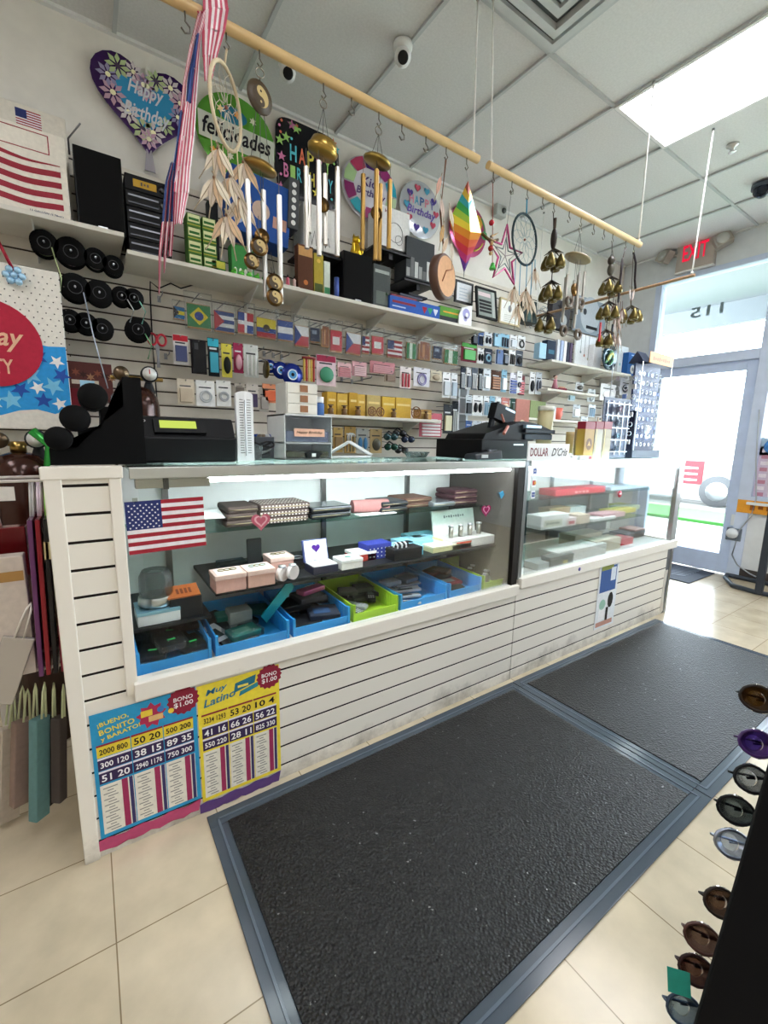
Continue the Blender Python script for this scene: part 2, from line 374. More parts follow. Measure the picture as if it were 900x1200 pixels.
# ------------------------------------------------------------------ COUNTERS (two showcases in one line)
TOP = 1.167
def grooves(b, x0, x1, zs, y=-.001):
    for zz in zs: b.box(x0, x1, y, y+.004, zz-.0035, zz+.0035, '3c2c22.d')
def front_panel(x0, x1, ztop, skip=None):
    b = MB(); z = 0; y0 = 0
    zs = [.055+.0762*i for i in range(20)]; lo = 0
    for q in zs+[9]:
        hi = min(q-.004, ztop)
        if hi > lo: b.box(x0, x1, 0, .018, lo, hi, 'white_board')
        lo = q+.004
        if q > ztop: break
    b.box(x0, x1, .003, .02, 0, ztop-.001, '160e0a.d'); return b
def showcase(name, lab, X0, X1, RZ, gx0, metalr):
    t = thing(name, lab, 'display counter', (X0, 0, 0)); W = X1-X0; D = .5; g0 = gx0-X0
    front_panel(.0 if g0 < .1 else .03, W-(.0 if X0 < 1 else .09), RZ-.03).build('front_panel', t, bevel=.001)
    if g0 > .1:
        b = MB(); lo = RZ-.03
        for q in [.055+.0762*i for i in range(6, 16)]:
            if q < RZ-.03: continue
            hi = min(q-.004, TOP-.01); b.box(.03, .135, 0, .018, lo, hi, 'white_board'); lo = q+.004
        b.box(.03, .135, .003, .02, RZ-.03, TOP-.01, '160e0a.d'); b.build('end_column', t, bevel=.001)
        MB().box(-.005, .033, -.008, .03, 0, TOP, 'white_board').build('corner_post', t, bevel=.003)
        MB().box(.135, .165, -.006, .03, RZ-.04, TOP, 'white_board').build('inner_post', t, bevel=.003)
        MB().box(-.01, .17, -.01, .03, TOP-.028, TOP+.005, 'white_board').build('column_cap', t, bevel=.003)
        MB().box(0, .018, .03, D, 0, TOP-.005, 'white_board').build('end_panel', t)
    MB().box(g0-.03, W, -.022, .03, RZ-.055, RZ, 'white_board').build('ledge', t, bevel=.003)
    MB().box(.018, W-.018, .03, D, RZ-.03, RZ-.012, 'e6e8e6.d').build('deck', t)
    fm = metalr
    MB().box(g0, W, -.004, .02, TOP-.032, TOP, 'c9cdcb.m').build('top_rail', t, bevel=.002)
    MB().box(g0, W, D-.02, D, TOP-.025, TOP, 'b5b8b6.m').build('rear_rail', t)
    MB().box(g0+.0, W, .02, D-.02, TOP-.008, TOP-.001, 'e6f4f0.G').build('top_glass', t)
    MB().box(g0+.02, W-.025, .006, .011, RZ, TOP-.03, 'fcfefd.G').build('front_glass', t)
    if g0 < .1: MB().box(0, .028, -.002, .026, RZ-.01, TOP, fm).build('left_post', t, bevel=.002)
    MB().box(W-(.045 if X0 < 1 else .075), W, -.002, .03, RZ-.01 if X0 < 1 else .56, TOP, fm if X0 < 1 else 'c4c8cc.m').build('right_post', t, bevel=.002)
    if X0 > 1: MB().box(W-.03, W, -.002, .03, 0, .56, 'c4c8cc.m').build('corner_post', t, bevel=.002); MB().box(.018, W-.08, D-.018, D-.0165, RZ, .925, '5a626c.p').build('dark_backing', t)
    MB().box(.018, W-.02, D-.016, D-.006, RZ, TOP-.03, 'f0f3f2.d').build('back_panel', t)
    return t, W, D
tA, WA, DA = showcase('display_showcase', 'long glass showcase with white slatted front and corner column, nearest the gift bags', .03, 1.905, .535, .215, '1c1816.p')
MB().box(WA-.05, WA-.032, .02, DA-.02, .52, TOP-.02, '38322d.w').build('end_wall', tA)
MB().box(WA-.031, WA-.001, .005, DA-.01, 0, TOP-.033, '2e2825.w').build('side_panel', tA)
tB, WB, DB = showcase('display_showcase', 'shorter glass showcase with white slatted front at the door end of the counter', 1.91, 3.69, .565, 1.95, '8a8f94.m')
MB().box(WB-.012, WB-.002, .03, DB-.02, .57, TOP-.04, 'f8fcfc.G').build('side_glass', tB)
b = MB(); b.box(WB-.02, WB, .03, DB, 0, .56, 'white_board').build('end_panel', tB)
b = MB(); b.box(WB-.09, WB-.03, .002, .02, .0, .53, '56595c.d'); b.slab([(WB-.095, .0), (WB-.05, .02), (WB-.07, .2), (WB-.05, .34), (WB-.1, .34)], -.002, .003, 'cfcac2.d'); b.build('broken_edge', tB)
# shelves in the cases (parts of the counters), lights
MB().box(.19, WA-.055, .2, DA-.02, .917, .924, 'd4eae4.G').build('glass_shelf', tA)
b = MB(); b.box(.42, WA-.055, .1, DA-.02, .716, .73, '23262a.p'); b.build('black_shelf', tA, bevel=.002)
MB().box(.17, .405, .11, DA-.02, .639, .649, '23262a.p').build('black_shelf', tA)
b = MB(); b.box(.4, 1.15, .022, .05, TOP-.05, TOP-.035, 'f2fbff.e.34'); b.box(1.15, 1.8, .022, .05, TOP-.05, TOP-.035, 'f2fbff.e.34'); b.build('strip_light', tA, label='glowing white strip light under the top rail')
b = MB(); b.box(.2, WA-.06, .02, .06, TOP-.036, TOP-.012, 'b9b9b4.m'); b.box(.2, .4, .018, .055, TOP-.062, TOP-.037, 'a8a69e.m'); b.box(.27, .285, .015, .058, TOP-.066, TOP-.034, '4a4844.p'); b.build('light_housing', tA)
for x in (.32, 1.0, 1.5): MB().box(x, x+.022, DA-.035, DA-.018, .54, TOP-.04, '85898a.m').build('shelf_standard', tA)
MB().box(.03, WB-.04, .17, DB-.02, .925, .932, 'd4eae4.G').build('glass_shelf', tB)
MB().box(.03, WB-.3, .1, DB-.02, .752, .759, 'd4eae4.G').build('glass_shelf', tB)
for x in (.3, .9, 1.4): MB().box(x, x+.022, DB-.035, DB-.018, .57, TOP-.04, '85898a.m').build('shelf_standard', tB)
b = MB(); b.box(.05, WB-.05, .022, .05, TOP-.05, TOP-.035, 'f2fbff.e.34'); b.build('strip_light', tB, label='glowing white strip light under the top rail')
# ------------------------------------------------------------------ floor mats
def mat3(x0, x1, lab):
    t = thing('rubber_floor_mat', lab, 'floor mat', (x0, -.93, 0)); W = x1-x0; D = .9
    b = MB(); e = .055
    for (a0, a1, b0, b1) in ((0, W, 0, e), (0, W, D-e, D), (0, e, e, D-e), (W-e, W, e, D-e)): b.box(a0, a1, b0, b1, .0005, .006, '444e58.s')
    b.build('rubber_border', t, bevel=.002, label='smooth grey rubber border')
    b = MB(); q = .026
    for (a0, a1, b0, b1) in ((q, W-q, q, q+.008), (q, W-q, D-q-.008, D-q), (q, q+.008, q, D-q), (W-q-.008, W-q, q, D-q)): b.box(a0, a1, b0, b1, .006, .0085, '56626e.s')
    b.build('border_ridge', t, bevel=.001)
    MB().box(e, W-e, e, D-e, .0005, .0095, 'mat_pile').build('pile', t)
mat3(.36, 1.889, 'black ribbed floor mat with rubber border in front of the long showcase')
mat3(1.893, 3.46, 'black floor mat reflecting window light, in front of the shorter showcase')
t = thing('door_mat', 'small dark ribbed door mat just inside the glass door', 'floor mat', (4.62, .2, 0))
MB().box(0, .58, 0, .75, .0005, .008, '3f4654.f').build('base', t)
b = MB()
for i in range(9): b.M = Matrix.Translation((.06+.058*i, .37, 0)) @ Matrix.Rotation(.5, 4, 'Z'); b.box(-.006, .006, -.3, .3, .008, .013, '6a7486.p')
b.build('rib', t)
# ------------------------------------------------------------------ shelves on the slatwall
def shelf(name, lab, x0, x1, y0, ztop, m='dedad0.d', brk=(), th=.02):
    t = thing(name, lab, 'shelf', (x0, SY, ztop))
    MB().box(0, x1-x0, y0-SY, -.001, -th, 0, m).build('board', t, bevel=.002)
    for xb in brk:
        b = MB(); b.add([(xb-x0, -.001, -th), (xb-x0, y0-SY+.04, -th), (xb-x0, -.001, -th-.1), (xb-x0+.006, -.001, -th), (xb-x0+.006, y0-SY+.04, -th), (xb-x0+.006, -.001, -th-.1)], [(0, 1, 2), (5, 4, 3), (0, 3, 4, 1), (1, 4, 5, 2), (2, 5, 3, 0)], 'd8d8d4.d')
        b.build('bracket', t)
    return t
US, UL = 2.112, 2.18
shelf('wall_shelf', 'cream wall shelf carrying the big black speaker, left end above the ribbon spools', -1.4, .343, 1.12, UL, brk=(-.6, .0,))
shelf('wall_shelf', 'long white upper wall shelf carrying the stereo, small speaker and boxed toys', .35, 2.74, 1.12, US, brk=(.98, 1.28, 1.85, 2.3, 2.7))
MS = 1.41
shelf('wall_shelf', 'short white middle shelf carrying yellow gift boxes, above the coat hangers', 1.35, 2.38, 1.17, MS, brk=(1.4, 2.2))
RS = at(700, 431, 1, 1.13).z
shelf('wall_shelf', 'white wall shelf carrying the round globe-like plate near the door corner', 3.62, 5.0, 1.13, RS, brk=(4.0, 4.55, 4.9))
RS2 = at(675, 459, 1, 1.15).z
shelf('wall_shelf', 'small white wall shelf carrying the maroon box, below the globe plate shelf', 3.62, 4.45, 1.15, RS2, brk=(3.9,))
RS3 = at(660, 492, 1, 1.15).z
shelf('wall_shelf', 'low white wall shelf carrying the coral mug behind the cash register', 3.3, 4.4, 1.15, RS3)
# white wire upright standard with grid between the card rows
x0, x1, z0, z1 = rect(535, 455, 545, 530, 1.33)
t = thing('wire_standard', 'white upright metal standard between the card rows, above the card terminal', 'shelf standard', (x0, SY, z0))
b = MB()
for xx in (0, x1-x0): b.box(xx, xx+.02, -.1, -.001, -.15, z1-z0, 'e6ecf2.d')
b.build('upright', t)
b = MB()
for k in range(4): zz = .05+k*(z1-z0)/4; b.box(0, .9, -.11, -.1, zz, zz+.012, 'e6ecf2.d'); b.box(0, .02, -.1, -.001, zz, zz+.012, 'e6ecf2.d')
b.build('rail', t)
# ================================================================== ON THE COUNTER TOPS
def RB(px0, px1, pyt, Y, zb):   # x range and top height of something standing at depth Y on a level zb
    a = at(px0, pyt, 1, Y).x; b = at(px1, pyt, 1, Y).x; return a, b, at((px0+px1)/2, pyt, 1, Y).z
# receipt register with green display
t = thing('receipt_register', 'low black register with glowing yellow-green display, left end of the counter top', 'register', (.235, .2, TOP))
MB().box(0, .335, 0, .26, 0, .085, '0f1114.p', .004).build('cash_drawer', t, bevel=.006)
b = MB(); b.add([(0, .02, .085), (.335, .02, .085), (.335, .27, .085), (0, .27, .085), (0, .06, .15), (.335, .06, .15), (.335, .27, .16), (0, .27, .16)], [(0, 1, 5, 4), (1, 2, 6, 5), (2, 3, 7, 6), (3, 0, 4, 7), (4, 5, 6, 7)], '0c0d10.p'); b.build('body', t, bevel=.005)
b = MB(); b.M = Matrix.Translation((0, .038, .118)) @ Matrix.Rotation(-.55, 4, 'X')
b.box(.075, .235, -.012, 0, -.028, .026, '101214.p'); b.build('display_frame', t)
b = MB(); b.M = Matrix.Translation((0, .038, .118)) @ Matrix.Rotation(-.55, 4, 'X'); b.rc(.092, .205, -.013, .016, -.0135, 'c9dc62.e.0.8'); b.build('display', t, label='glowing yellow-green display')
b = MB(); b.M = Matrix.Translation((0, .038, .118)) @ Matrix.Rotation(-.55, 4, 'X'); b.text('CASIO', .035, .012, .009, -.014, 'd8d8d8.p'); b.build('lettering', t)
# black stepped bracelet display
x0 = at(42, 500, 1, .15).x
t = thing('bracelet_display', 'black velvet stepped bracelet display with three rolls, on the corner column end', 'display stand', (.035, .16, TOP))
BK = '040405.f'
b = MB(); b.slab([(0, 0), (.24, 0), (.24, .26), (.19, .26), (.19, .17), (.13, .17), (.13, .105), (.07, .105), (.07, .05), (0, .05)], 0, .2, BK); b.build('stepped_block', t, bevel=.008)
for (px, py, r) in ((68, 514, .033), (88, 490, .037), (109, 464, .037)):
    c = at(px, py, 1, .1); MB().lathe([(0, -.05), (r*.9, -.05), (r, -.04), (r, .12), (0, .12)], BK, (c.x-.035, 0, c.z-TOP), 22, 'y').build('roll', t)
# thermometer
a0, a1, zt = RB(276, 296, 459, .25, TOP)
t = thing('wall_thermometer', 'tall narrow white thermometer with printed scale standing beside the black register', 'thermometer', (a0, .25, TOP))
W = a1-a0; HH = zt-TOP
b = MB(); pts = [(0, 0), (W, 0), (W, HH-.01)]+[(W/2+W/2*math.cos(a), HH-.012+.014*math.sin(a)) for a in (.4, .8, 1.2, 1.57, 1.9, 2.3, 2.7)]+[(0, HH-.01)]
b.slab(pts, 0, .02, 'eef0f2.p'); b.build('board', t, bevel=.002)
b = MB()
for k in range(22):
    zz = .03+k*(HH-.06)/21
    b.rc(W*.18, W*(.4 if k % 5 else .45), zz, zz+.0022, -.001, '30343a.p'); b.rc(W*.62, W*.84, zz, zz+.0022, -.001, '30343a.p')
b.build('scale', t); MB().cyl((W/2, -.003, .02), (W/2, -.003, HH-.03), .0025, 'dfe4ea.g').build('glass_tube', t)
a0, a1, zt = RB(297, 308, 522, .28, TOP)
t = thing('plastic_cup', 'small clear plastic cup behind the white thermometer foot', 'cup', ((a0+a1)/2, .28, TOP)); MB().lathe([(.012, .001), (.016, zt-TOP), (.0145, zt-TOP), (.011, .004), (0, .004)], 'e6eaec.c', (0, 0, 0), 14).build('cup', t)
# two-drawer organiser with Happy Birthday label
a0, a1, zt = RB(333, 389, 486, .3, TOP); W = a1-a0; HH = zt-TOP
t = thing('drawer_organizer', 'clear plastic two drawer box labelled Happy Birthday, on the counter top', 'storage box', (a0, .3, TOP))
b = MB(); b.box(0, W, 0, .004, 0, .004, 'e4e6e6.p')
for (q0, q1, r0, r1, z0_, z1_) in ((0, .004, 0, .2, 0, HH), (W-.004, W, 0, .2, 0, HH), (0, W, .196, .2, 0, HH), (0, W, 0, .2, HH-.006, HH), (0, W, 0, .2, 0, .005), (0, W, 0, .2, HH*.36, HH*.36+.005)): b.box(q0, q1, r0, r1, z0_, z1_, 'e9ecec.p')
b.build('casing', t)
for (z0_, z1_, cc) in ((HH*.38, HH-.008, 1), (.006, HH*.35, 0)):
    b = MB(); b.box(.006, W-.006, -.006, -.002, z0_+.002, z1_, 'eef2f4.c'); q = b.build('drawer', t)
    b = MB(); b.box(.012, W-.012, .01, .18, z0_+.004, z0_+(z1_-z0_)*.45, '8f96b8.f' if cc else '6f6a4c.f'); b.build('drawer_contents', q)
    if cc:
        b = MB(); zc = (z0_+z1_)/2-.012; b.rc(W*.18, W*.82, zc-.016, zc+.016, -.0075, 'e9b9a0.f'); b.text('Happy Birthday', W/2, zc, .012, -.0085, '50382c.f', w=W*.55, shear=.3); b.build('paper_label', q, label='pink handwritten Happy Birthday label')
b = MB(); b.slab([(.08, .008), (.13, .008), (.15, .03), (.1, .04), (.075, .03)], -.03, -.012, '17181a.p'); b.rc(.1, .118, .014, .028, -.031, 'e8e8e8.p')
o = b.build('black_tape_gun', loc=(a0, .29, TOP)); tag(o, 'small black handheld dispenser with white label leaning by the clear drawers', 'tape gun')
a0, a1, zt2 = RB(334, 371, 449, .33, 0)
t = thing('small_drawer_box', 'little clear three drawer box with brown handles, stacked on the larger drawer box', 'storage box', (a0, .32, zt)); W = a1-a0; HH2 = zt2-zt
b = MB(); b.box(0, W, .004, .12, 0, HH2, 'dcdcd6.p'); b.build('casing', t, bevel=.002)
for k in range(3):
    zz = .004+k*(HH2-.006)/3; q = MB().box(.004, W-.004, -.003, .003, zz, zz+(HH2-.012)/3, 'e9e6dc.p').build('drawer', t, bevel=.001)
    MB().box(W*.42, W*.66, -.007, -.003, zz+.006, zz+(HH2-.012)/3-.006, '9a6a48.p').build('handle', q, label='brown handle')
a0, a1, zt2 = RB(373, 383, 462, .33, 0)
t = thing('small_bottle', 'small bottle with blue lower label and white cap on the clear drawer box', 'bottle', ((a0+a1)/2, .36, zt)); r = (a1-a0)/2
MB().lathe([(0, 0), (r, 0), (r, .05), (r*.7, .056), (0, .056)], '3c66a4.p', (0, 0, 0), 16).build('bottle_body', t); MB().lathe([(0, .056), (r*.9, .056), (r*.9, .08), (0, .08)], 'f2f2f2.p', (0, 0, 0), 16).build('cap', t)
# cables and odd bits behind
t = thing('cable_bundle', 'bundle of grey and black cables piled behind the thermometer', 'cables', (at(312, 530, 1, .4).x, .38, TOP))
for k, cc in enumerate(('3a3c40', '8f9294', '2a2b2e')):
    MB().tube([(-.05+.012*k+.06*math.sin(i*.5+k), .02*math.cos(i*.5), .02+.02*k+.012*math.sin(i*.9+k)) for i in range(16)], .004, cc+'.p').build('cable', t)
t = thing('parts_bin', 'small dark open tray of blue and silver bits between thermometer and clear drawers', 'tray', (at(318, 510, 1, .42).x, .42, TOP+.001))
b = MB(); b.box(-.07, .07, 0, .12, 0, .09, '5a6066.p', .006); b.build('tray', t, bevel=.003)
b = MB()
for k in range(14): b.ball((random.uniform(-.05, .05), random.uniform(.01, .1), .092), (.014, .012, .01), random.choice(['2f4f9a.g', '7a6a58.p', 'b8bcc0.p']), 8, 5)
b.build('contents', t, kind='stuff')
# hangers
for k in range(3):
    c = at(408+3*k, 522, 1, .36+.03*k)
    t = thing('coat_hanger', ['front white plastic coat hanger lying against the others on the counter top', 'middle white plastic coat hanger of the three on the counter top', 'rear white plastic coat hanger of the three on the counter top'][k], 'hanger', (c.x, .36+.04*k, TOP+.002), group='white coat hangers')
    MB().tube([(-.12, 0, .012), (0, .005, .075), (.12, 0, .012), (.115, 0, .004), (-.115, 0, .004)], .0045, 'f0f2f4.p', 6, True).build('frame', t)
    MB().tube([(0, .005, .075), (0, .005, .1), (.012, .005, .115), (.022, .005, .108), (.022, .005, .098)], .002, 'c8ccd0.m').build('hook', t)
# card terminal
c = at(549, 537, 1, .22)
t = thing('card_terminal', 'grey and black card payment terminal lying in front of the cash register', 'card terminal', (1.76, .1, TOP))
b = MB(); b.add([(-.09, 0, 0), (.1, 0, 0), (.1, .09, 0), (-.09, .09, 0), (-.09, .01, .028), (.1, .01, .05), (.1, .08, .05), (-.09, .08, .028)], [(3, 2, 1, 0), (0, 1, 5, 4), (1, 2, 6, 5), (2, 3, 7, 6), (3, 0, 4, 7), (4, 5, 6, 7)], '2b2f36.p'); b.build('body', t, bevel=.008)
b = MB(); b.box(-.055, -.01, -.001, .003, .01, .026, 'cfd3d6.p'); b.build('label_plate', t); b = MB()
for i in range(3):
    for j in range(3): b.box(.02+.02*i, .034+.02*i, .02+.02*j, .032+.02*j, .04, .05, '8a9098.p')
b.build('keypad', t)
# cash register
a0, a1, zt = RB(547, 640, 510, .25, TOP)
t = thing('cash_register', 'large black cash register with raised screen at the joint of the two showcases', 'register', (1.9, .14, TOP))
b = MB(); b.box(-.16, .2, .0, .34, 0, .1, '090a0d.p'); b.build('cash_drawer', t, bevel=.006)
b = MB(); b.rc(.08, .16, .072, .08, -.001, 'c8ccd2.p'); b.build('badge', t)
b = MB(); b.slab([(-.13, .1), (.26, .1), (.42, .12), (.42, .16), (.3, .19), (.17, .2), (.05, .17), (-.11, .13)], .02, .3, '0b0d11.p'); b.build('body', t, bevel=.008)
b = MB(); b.box(.18, .42, .01, .2, .105, .135, '141a24.p'); b.box(.17, .43, .0, .22, .14, .16, '121720.p'); b.box(.17, .3, -.004, .02, .165, .182, '9fb4c8.g'); b.build('key_deck', t, bevel=.003)
b = MB(); b.M = Matrix.Translation((.12, .12, .24)) @ Matrix.Rotation(.25, 4, 'Y'); b.box(-.08, .08, -.02, .03, -.045, .04, '0f1217.p'); b.box(-.075, -.045, .0, .02, -.1, -.04, '0f1217.p'); b.rc(-.01, .07, .022, .034, -.021, 'a8bccc.g'); b.build('screen', t, bevel=.003)
b = MB(); b.cyl((.02, .02, .19), (.03, .05, .23), .006, '9a5a4a.p'); b.cyl((.0, .0, .13), (.05, .02, .17), .008, 'b8766a.p'); b.build('pen', t)
# photo frame behind register (pink flame picture card), tin
def box_thing(name, lab, cat, x0, x1, y0, y1, z0, z1, m, face=None, group=None, bevel=.0015, extra=None, rz=0):
    """a plain packed box with a printed face"""
    t = thing(name, lab, cat, ((x0+x1)/2, y0, z0), rz, group); W = (x1-x0)/2; D = y1-y0; h = z1-z0
    MB().box(-W, W, 0, D, 0, h, m).build('box', t, bevel=min(bevel, W*.2, h*.2, D*.2))
    if face:
        b = MB(); face(b, -W, W, 0, h, -.0012); b.build('printed_face', t)
    if extra: extra(t, W, D, h)
    return t
def F_label(bg, fg, ink=None, txt=None, th=.4):
    def f(b, x0, x1, z0, z1, y):
        w, h = x1-x0, z1-z0
        if bg: b.rc(x0+w*.06, x1-w*.06, z0+h*.08, z1-h*.08, y, bg)
        if fg: b.rc(x0+w*.15, x1-w*.15, z0+h*.2, z0+h*.55, y-.0005, fg)
        if txt: b.text(txt, (x0+x1)/2, z0+h*.7, h*.16 if th is None else h*th*.4, y-.0008, ink or '202020.p', w=w*.7)
    return f
a0, a1, zt = RB(603, 621, 467, .6, TOP)
box_thing('picture_card', 'pink picture card with a bright flame standing up behind the cash register', 'card', at(604, 480, 1, .485).x, at(620, 480, 1, .485).x, .48, .49, TOP, at(612, 468, 1, .485).z, 'c98a80.f', lambda b, x0, x1, z0, z1, y: (b.disc((x0+x1)/2, (z0+z1)*.55, (x1-x0)*.25, y, 'f4e8d0.p'), b.disc((x0+x1)/2, (z0+z1)*.4, (x1-x0)*.18, y-.0005, 'e8b0a0.p')))
MB().box(-.06, .1, -.02, .06, -.06, 0, '2a2e34.p').build('register_riser', t, loc=(0, 0, 0)) if False else None
a0, a1, zt = RB(633, 662, 472, .5, TOP)
t = thing('gift_tin', 'cream round tin with white lid behind the raised register screen', 'tin', (at(640, 480, 1, .46).x, .46, TOP)); zz = at(640, 476, 1, .46).z-TOP
MB().lathe([(0, 0), (.05, 0), (.05, zz-.03), (0, zz-.03)], 'c9bf94.p', (0, 0, 0), 20).build('tin_body', t); MB().lathe([(0, zz-.03), (.053, zz-.03), (.05, zz), (0, zz)], 'f0f0e4.p', (0, 0, 0), 20).build('lid', t)
# DOLLAR sign
a0, a1, z0, z1 = rect(620, 516, 668, 539, -.005)
t = thing('shop_sign', 'white sign reading DOLLAR in dark red, propped on the shorter showcase edge', 'sign', (a0, .0, TOP)); W = a1-a0; HH = .085
MB().box(0, W, 0, .006, 0, HH, 'f2f4f6.p').build('board', t)
b = MB(); b.text('DOLLAR', W*.26, HH*.5, HH*.5, -.001, '7a2438.p', w=W*.42); b.text("D'Cris", W*.75, HH*.5, HH*.5, -.001, '3a4048.p', w=W*.4, shear=.4); b.build('lettering', t)
# incense tubes etc. on showcase B
def std(px0, px1, pyt, Y): a, b, z = RB(px0, px1, pyt, Y, TOP); return a, b, z-TOP
for k, (px0, px1, lab, bodyc) in enumerate(((687, 698, 'gold box with maroon cap and flame oval, first of the three tall boxes', 'b08a3c'), (699, 708, 'silver gold box with maroon cap, middle of the three tall boxes', 'b8b4a8'), (709, 718, 'pale gold box with maroon cap, last of the three tall boxes before the glasses case', 'a89c84'))):
    a, b_, h = std(px0, px1, 494, .05)
    t = thing('incense_box', lab, 'box', (a, .05, TOP), group='tall incense boxes'); W = b_-a
    MB().box(0, W, 0, .05, 0, h*.8, bodyc+'.p').build('box_body', t, bevel=.001); MB().box(-.001, W+.001, -.001, .051, h*.8, h, '8c1a30.p').build('cap', t, bevel=.001)
    q = MB()
    if k == 0: q.disc(W/2, h*.4, W*.32, -.001, '6a4418.p', 16, h*.16); q.star(W/2, h*.4, W*.2, -.0015, 'd8b060.p', 3)
    else: q.rc(W*.12, W*.2, 0, h*.8, -.001, 'e8d890.p')
    q.build('printed_label', t)
a, b_, h = std(667, 686, 500, .2)
t = thing('gold_candle_set', 'cluster of gold and beige candles behind the shop sign', 'candles', ((a+b_)/2, .2, TOP))
for k in range(4): MB().lathe([(0, 0), (.022, 0), (.024, h*(.75+.08*k)), (.0, h*(.75+.08*k))], ['b0965c.p', 'c8b078.p', 'a89468.p', 'd8cca8.p'][k], ((k-1.5)*.045, .03*(k % 2), 0), 12).build('candle', t)
a, b_, h = std(668, 692, 528, -.0)
o = MB().ball(((a+b_)/2-.05, .03, TOP+.018), .018, 'dfe3e8.g').build('glass_marble'); tag(o, 'small silver ball ornament beside the shop sign', 'ornament')
box_thing('flat_card_box', 'flat white and pink box lying before the tall maroon capped boxes', 'box', (a+b_)/2, b_+.02, .0, .05, TOP, TOP+.022, 'eef0f2.p', lambda b, x0, x1, z0, z1, y: b.rc(x1-.03, x1-.005, z0+.004, z1-.004, y, 'd86a80.p'))
# clear case of reading glasses
a, b_, h = std(719, 750, 466, .08)
t = thing('sunglasses_case', 'clear acrylic case of sunglasses hung on a grid, on the shorter showcase', 'display case', (a, .07, TOP)); W = b_-a; D = .07
for q in ((0, .004), (W-.004, W)): MB().box(q[0], q[1], 0, D, 0, h, 'f8fafc.G').build('clear_panel', t)
MB().box(0, W, D-.006, D, 0, h, '555c74.p').build('back_board', t)
b = MB()
for k in range(5): b.box(.01, W-.01, D-.02, D-.012, h*(.1+.2*k), h*(.1+.2*k)+.005, 'd8dce4.m'); b.box(W*(.1+.2*k), W*(.1+.2*k)+.004, D-.014, D-.008, .02, h-.02, 'd8dce4.m')
b.build('grid', t)
def glasses(name, lab, loc, rz, m, lens, s=1, group=None, parent=None, rx=0, folded=False):
    t = thing(name, lab, 'sunglasses', loc, group=group, rot=(rx, 0, rz)) if parent is None else None
    f = MB()
    for sx in (-1, 1): f.ring((sx*.033*s, 0, 0), .028*s, .0028*s, m, 'y', 18, .022*s); f.tube([(sx*.06*s, 0, .006*s), (sx*.062*s, .014*s, .006*s), (-sx*.03*s, .02*s, -.002*s)] if folded else [(sx*.06*s, 0, .006*s), (sx*.066*s, .06*s, .006*s), (sx*.064*s, .12*s, -.008*s)], .0022*s, m)
    f.tube([(-.007*s, 0, .004*s), (0, -.002*s, .008*s), (.007*s, 0, .004*s)], .002*s, m)
    f.build('frame', t)
    for sx in (-1, 1): MB().lathe([(0, -.002*s), (.026*s, 0), (0, .001*s)], lens, (sx*.033*s, 0, 0), 16, 'y').build('lens', t)
    return t
for k, (m, l, lab) in enumerate((('2a3040.p', '50607c.g', 'dark blue-lensed sunglasses, bottom of the clear case'), ('303850.p', '7fb0c8.g', 'aqua-lensed sunglasses in the clear case above the lowest pair'), ('20242c.p', '8a94a8.g', 'black round sunglasses in the middle of the clear case'), ('4a3040.p', 'a88898.g', 'mauve tinted sunglasses at the top of the clear case'))):
    glasses('sunglasses', lab, (a+W*.5, (.07+D-.03), TOP+h*(.16+.22*k)), .35, m, l, .9, 'sunglasses in the clear case').scale = (1, .2, 1)
# key chain tower with orange header
a, b_, h = std(758, 792, 428, .1)
t = thing('keychain_rack', 'tall revolving rack of silver charms with an orange header at the counter end', 'display rack', (a-.05, .1, TOP)); W = b_-a; D = .2
b = MB(); b.box(.01, W-.01, .01, D-.01, 0, .05, '30384c.p'); b.build('base', t)
b = MB(); b.box(W*.08, W*.92, D*.3, D*.36, .05, h, '3c4a74.p'); b.box(W*.05, W*.1, .02, D*.3, .05, h*.5, '1c2440.p'); b.build('back_board', t)
b = MB()
for q in (0, D-.004): b.box(0, .004, q, q+.004, .05, h, 'e8eef4.m')
b.box(W-.004, W, 0, .004, .05, h, 'e8eef4.m'); b.build('wire_frame', t)
for r in range(8):
    b = MB()
    for c_ in range(3): b.ring((.0, .04+.055*c_, .1+r*(h-.14)/8), .014, .003, 'e8ecf4.m', 'x', 9, None, 4) if (r+c_) % 3 else b.box(-.004, .004, .03+.055*c_, .055+.055*c_, .09+r*(h-.14)/8, .12+r*(h-.14)/8, ['e8ecf4.m', '6a86c8.p'][c_ % 2])
    b.build('side_charm_row', t)
b = MB(); b.add([(.01, .0, h), (.01, D*.5, h), (.01, D*.25, h+.07), (W*.3, 0, h), (W*.3, D*.5, h), (W*.3, D*.25, h+.07)], [(0, 2, 1), (3, 4, 5), (0, 3, 5, 2), (1, 2, 5, 4)], '2c3450.p'); b.build('header_block', t)
b = MB(); b.box(W*.18, W, -.004, 0, h, h+.07, 'd89440.p'); b.scrawl(9, W*.58, h+.03, .022, -.005, 'b86a20.p', w=W*.6); b.build('header_card', t, label='orange header card')
for r in range(9):
    for c_ in range(6):
        b = MB(); x = W*(.14+.14*c_); z = .09+r*(h-.12)/8.6
        b.cyl((x, D*.3, z+.02), (x, D*.2, z+.024), .001, 'd8dce4.m', 5); k = random.random()
        if k < .4: b.ring((x, D*.2, z), .012, .0028, 'e8ecf4.m', 'y', 10, None, 4)
        elif k < .7: b.M = Matrix.Translation((x, D*.2, z)); b.star(0, 0, .016, 0, 'e8ecf4.m', 5)
        else: b.box(x-.011, x+.011, D*.2, D*.22, z-.012, z+.01, random.choice(['e8ecf4.m', '6a86c8.p', 'd8e0ea.p']))
        b.build('silver_charm', t)
b = MB(); b.M = Matrix.Translation((W*.55, D*.16, h*.3))
for k in range(-2, 3): b.tube([(0, 0, -.04), (k*.014, 0, -.01), (k*.02, 0, .035)], .003, 'f0f4fa.m')
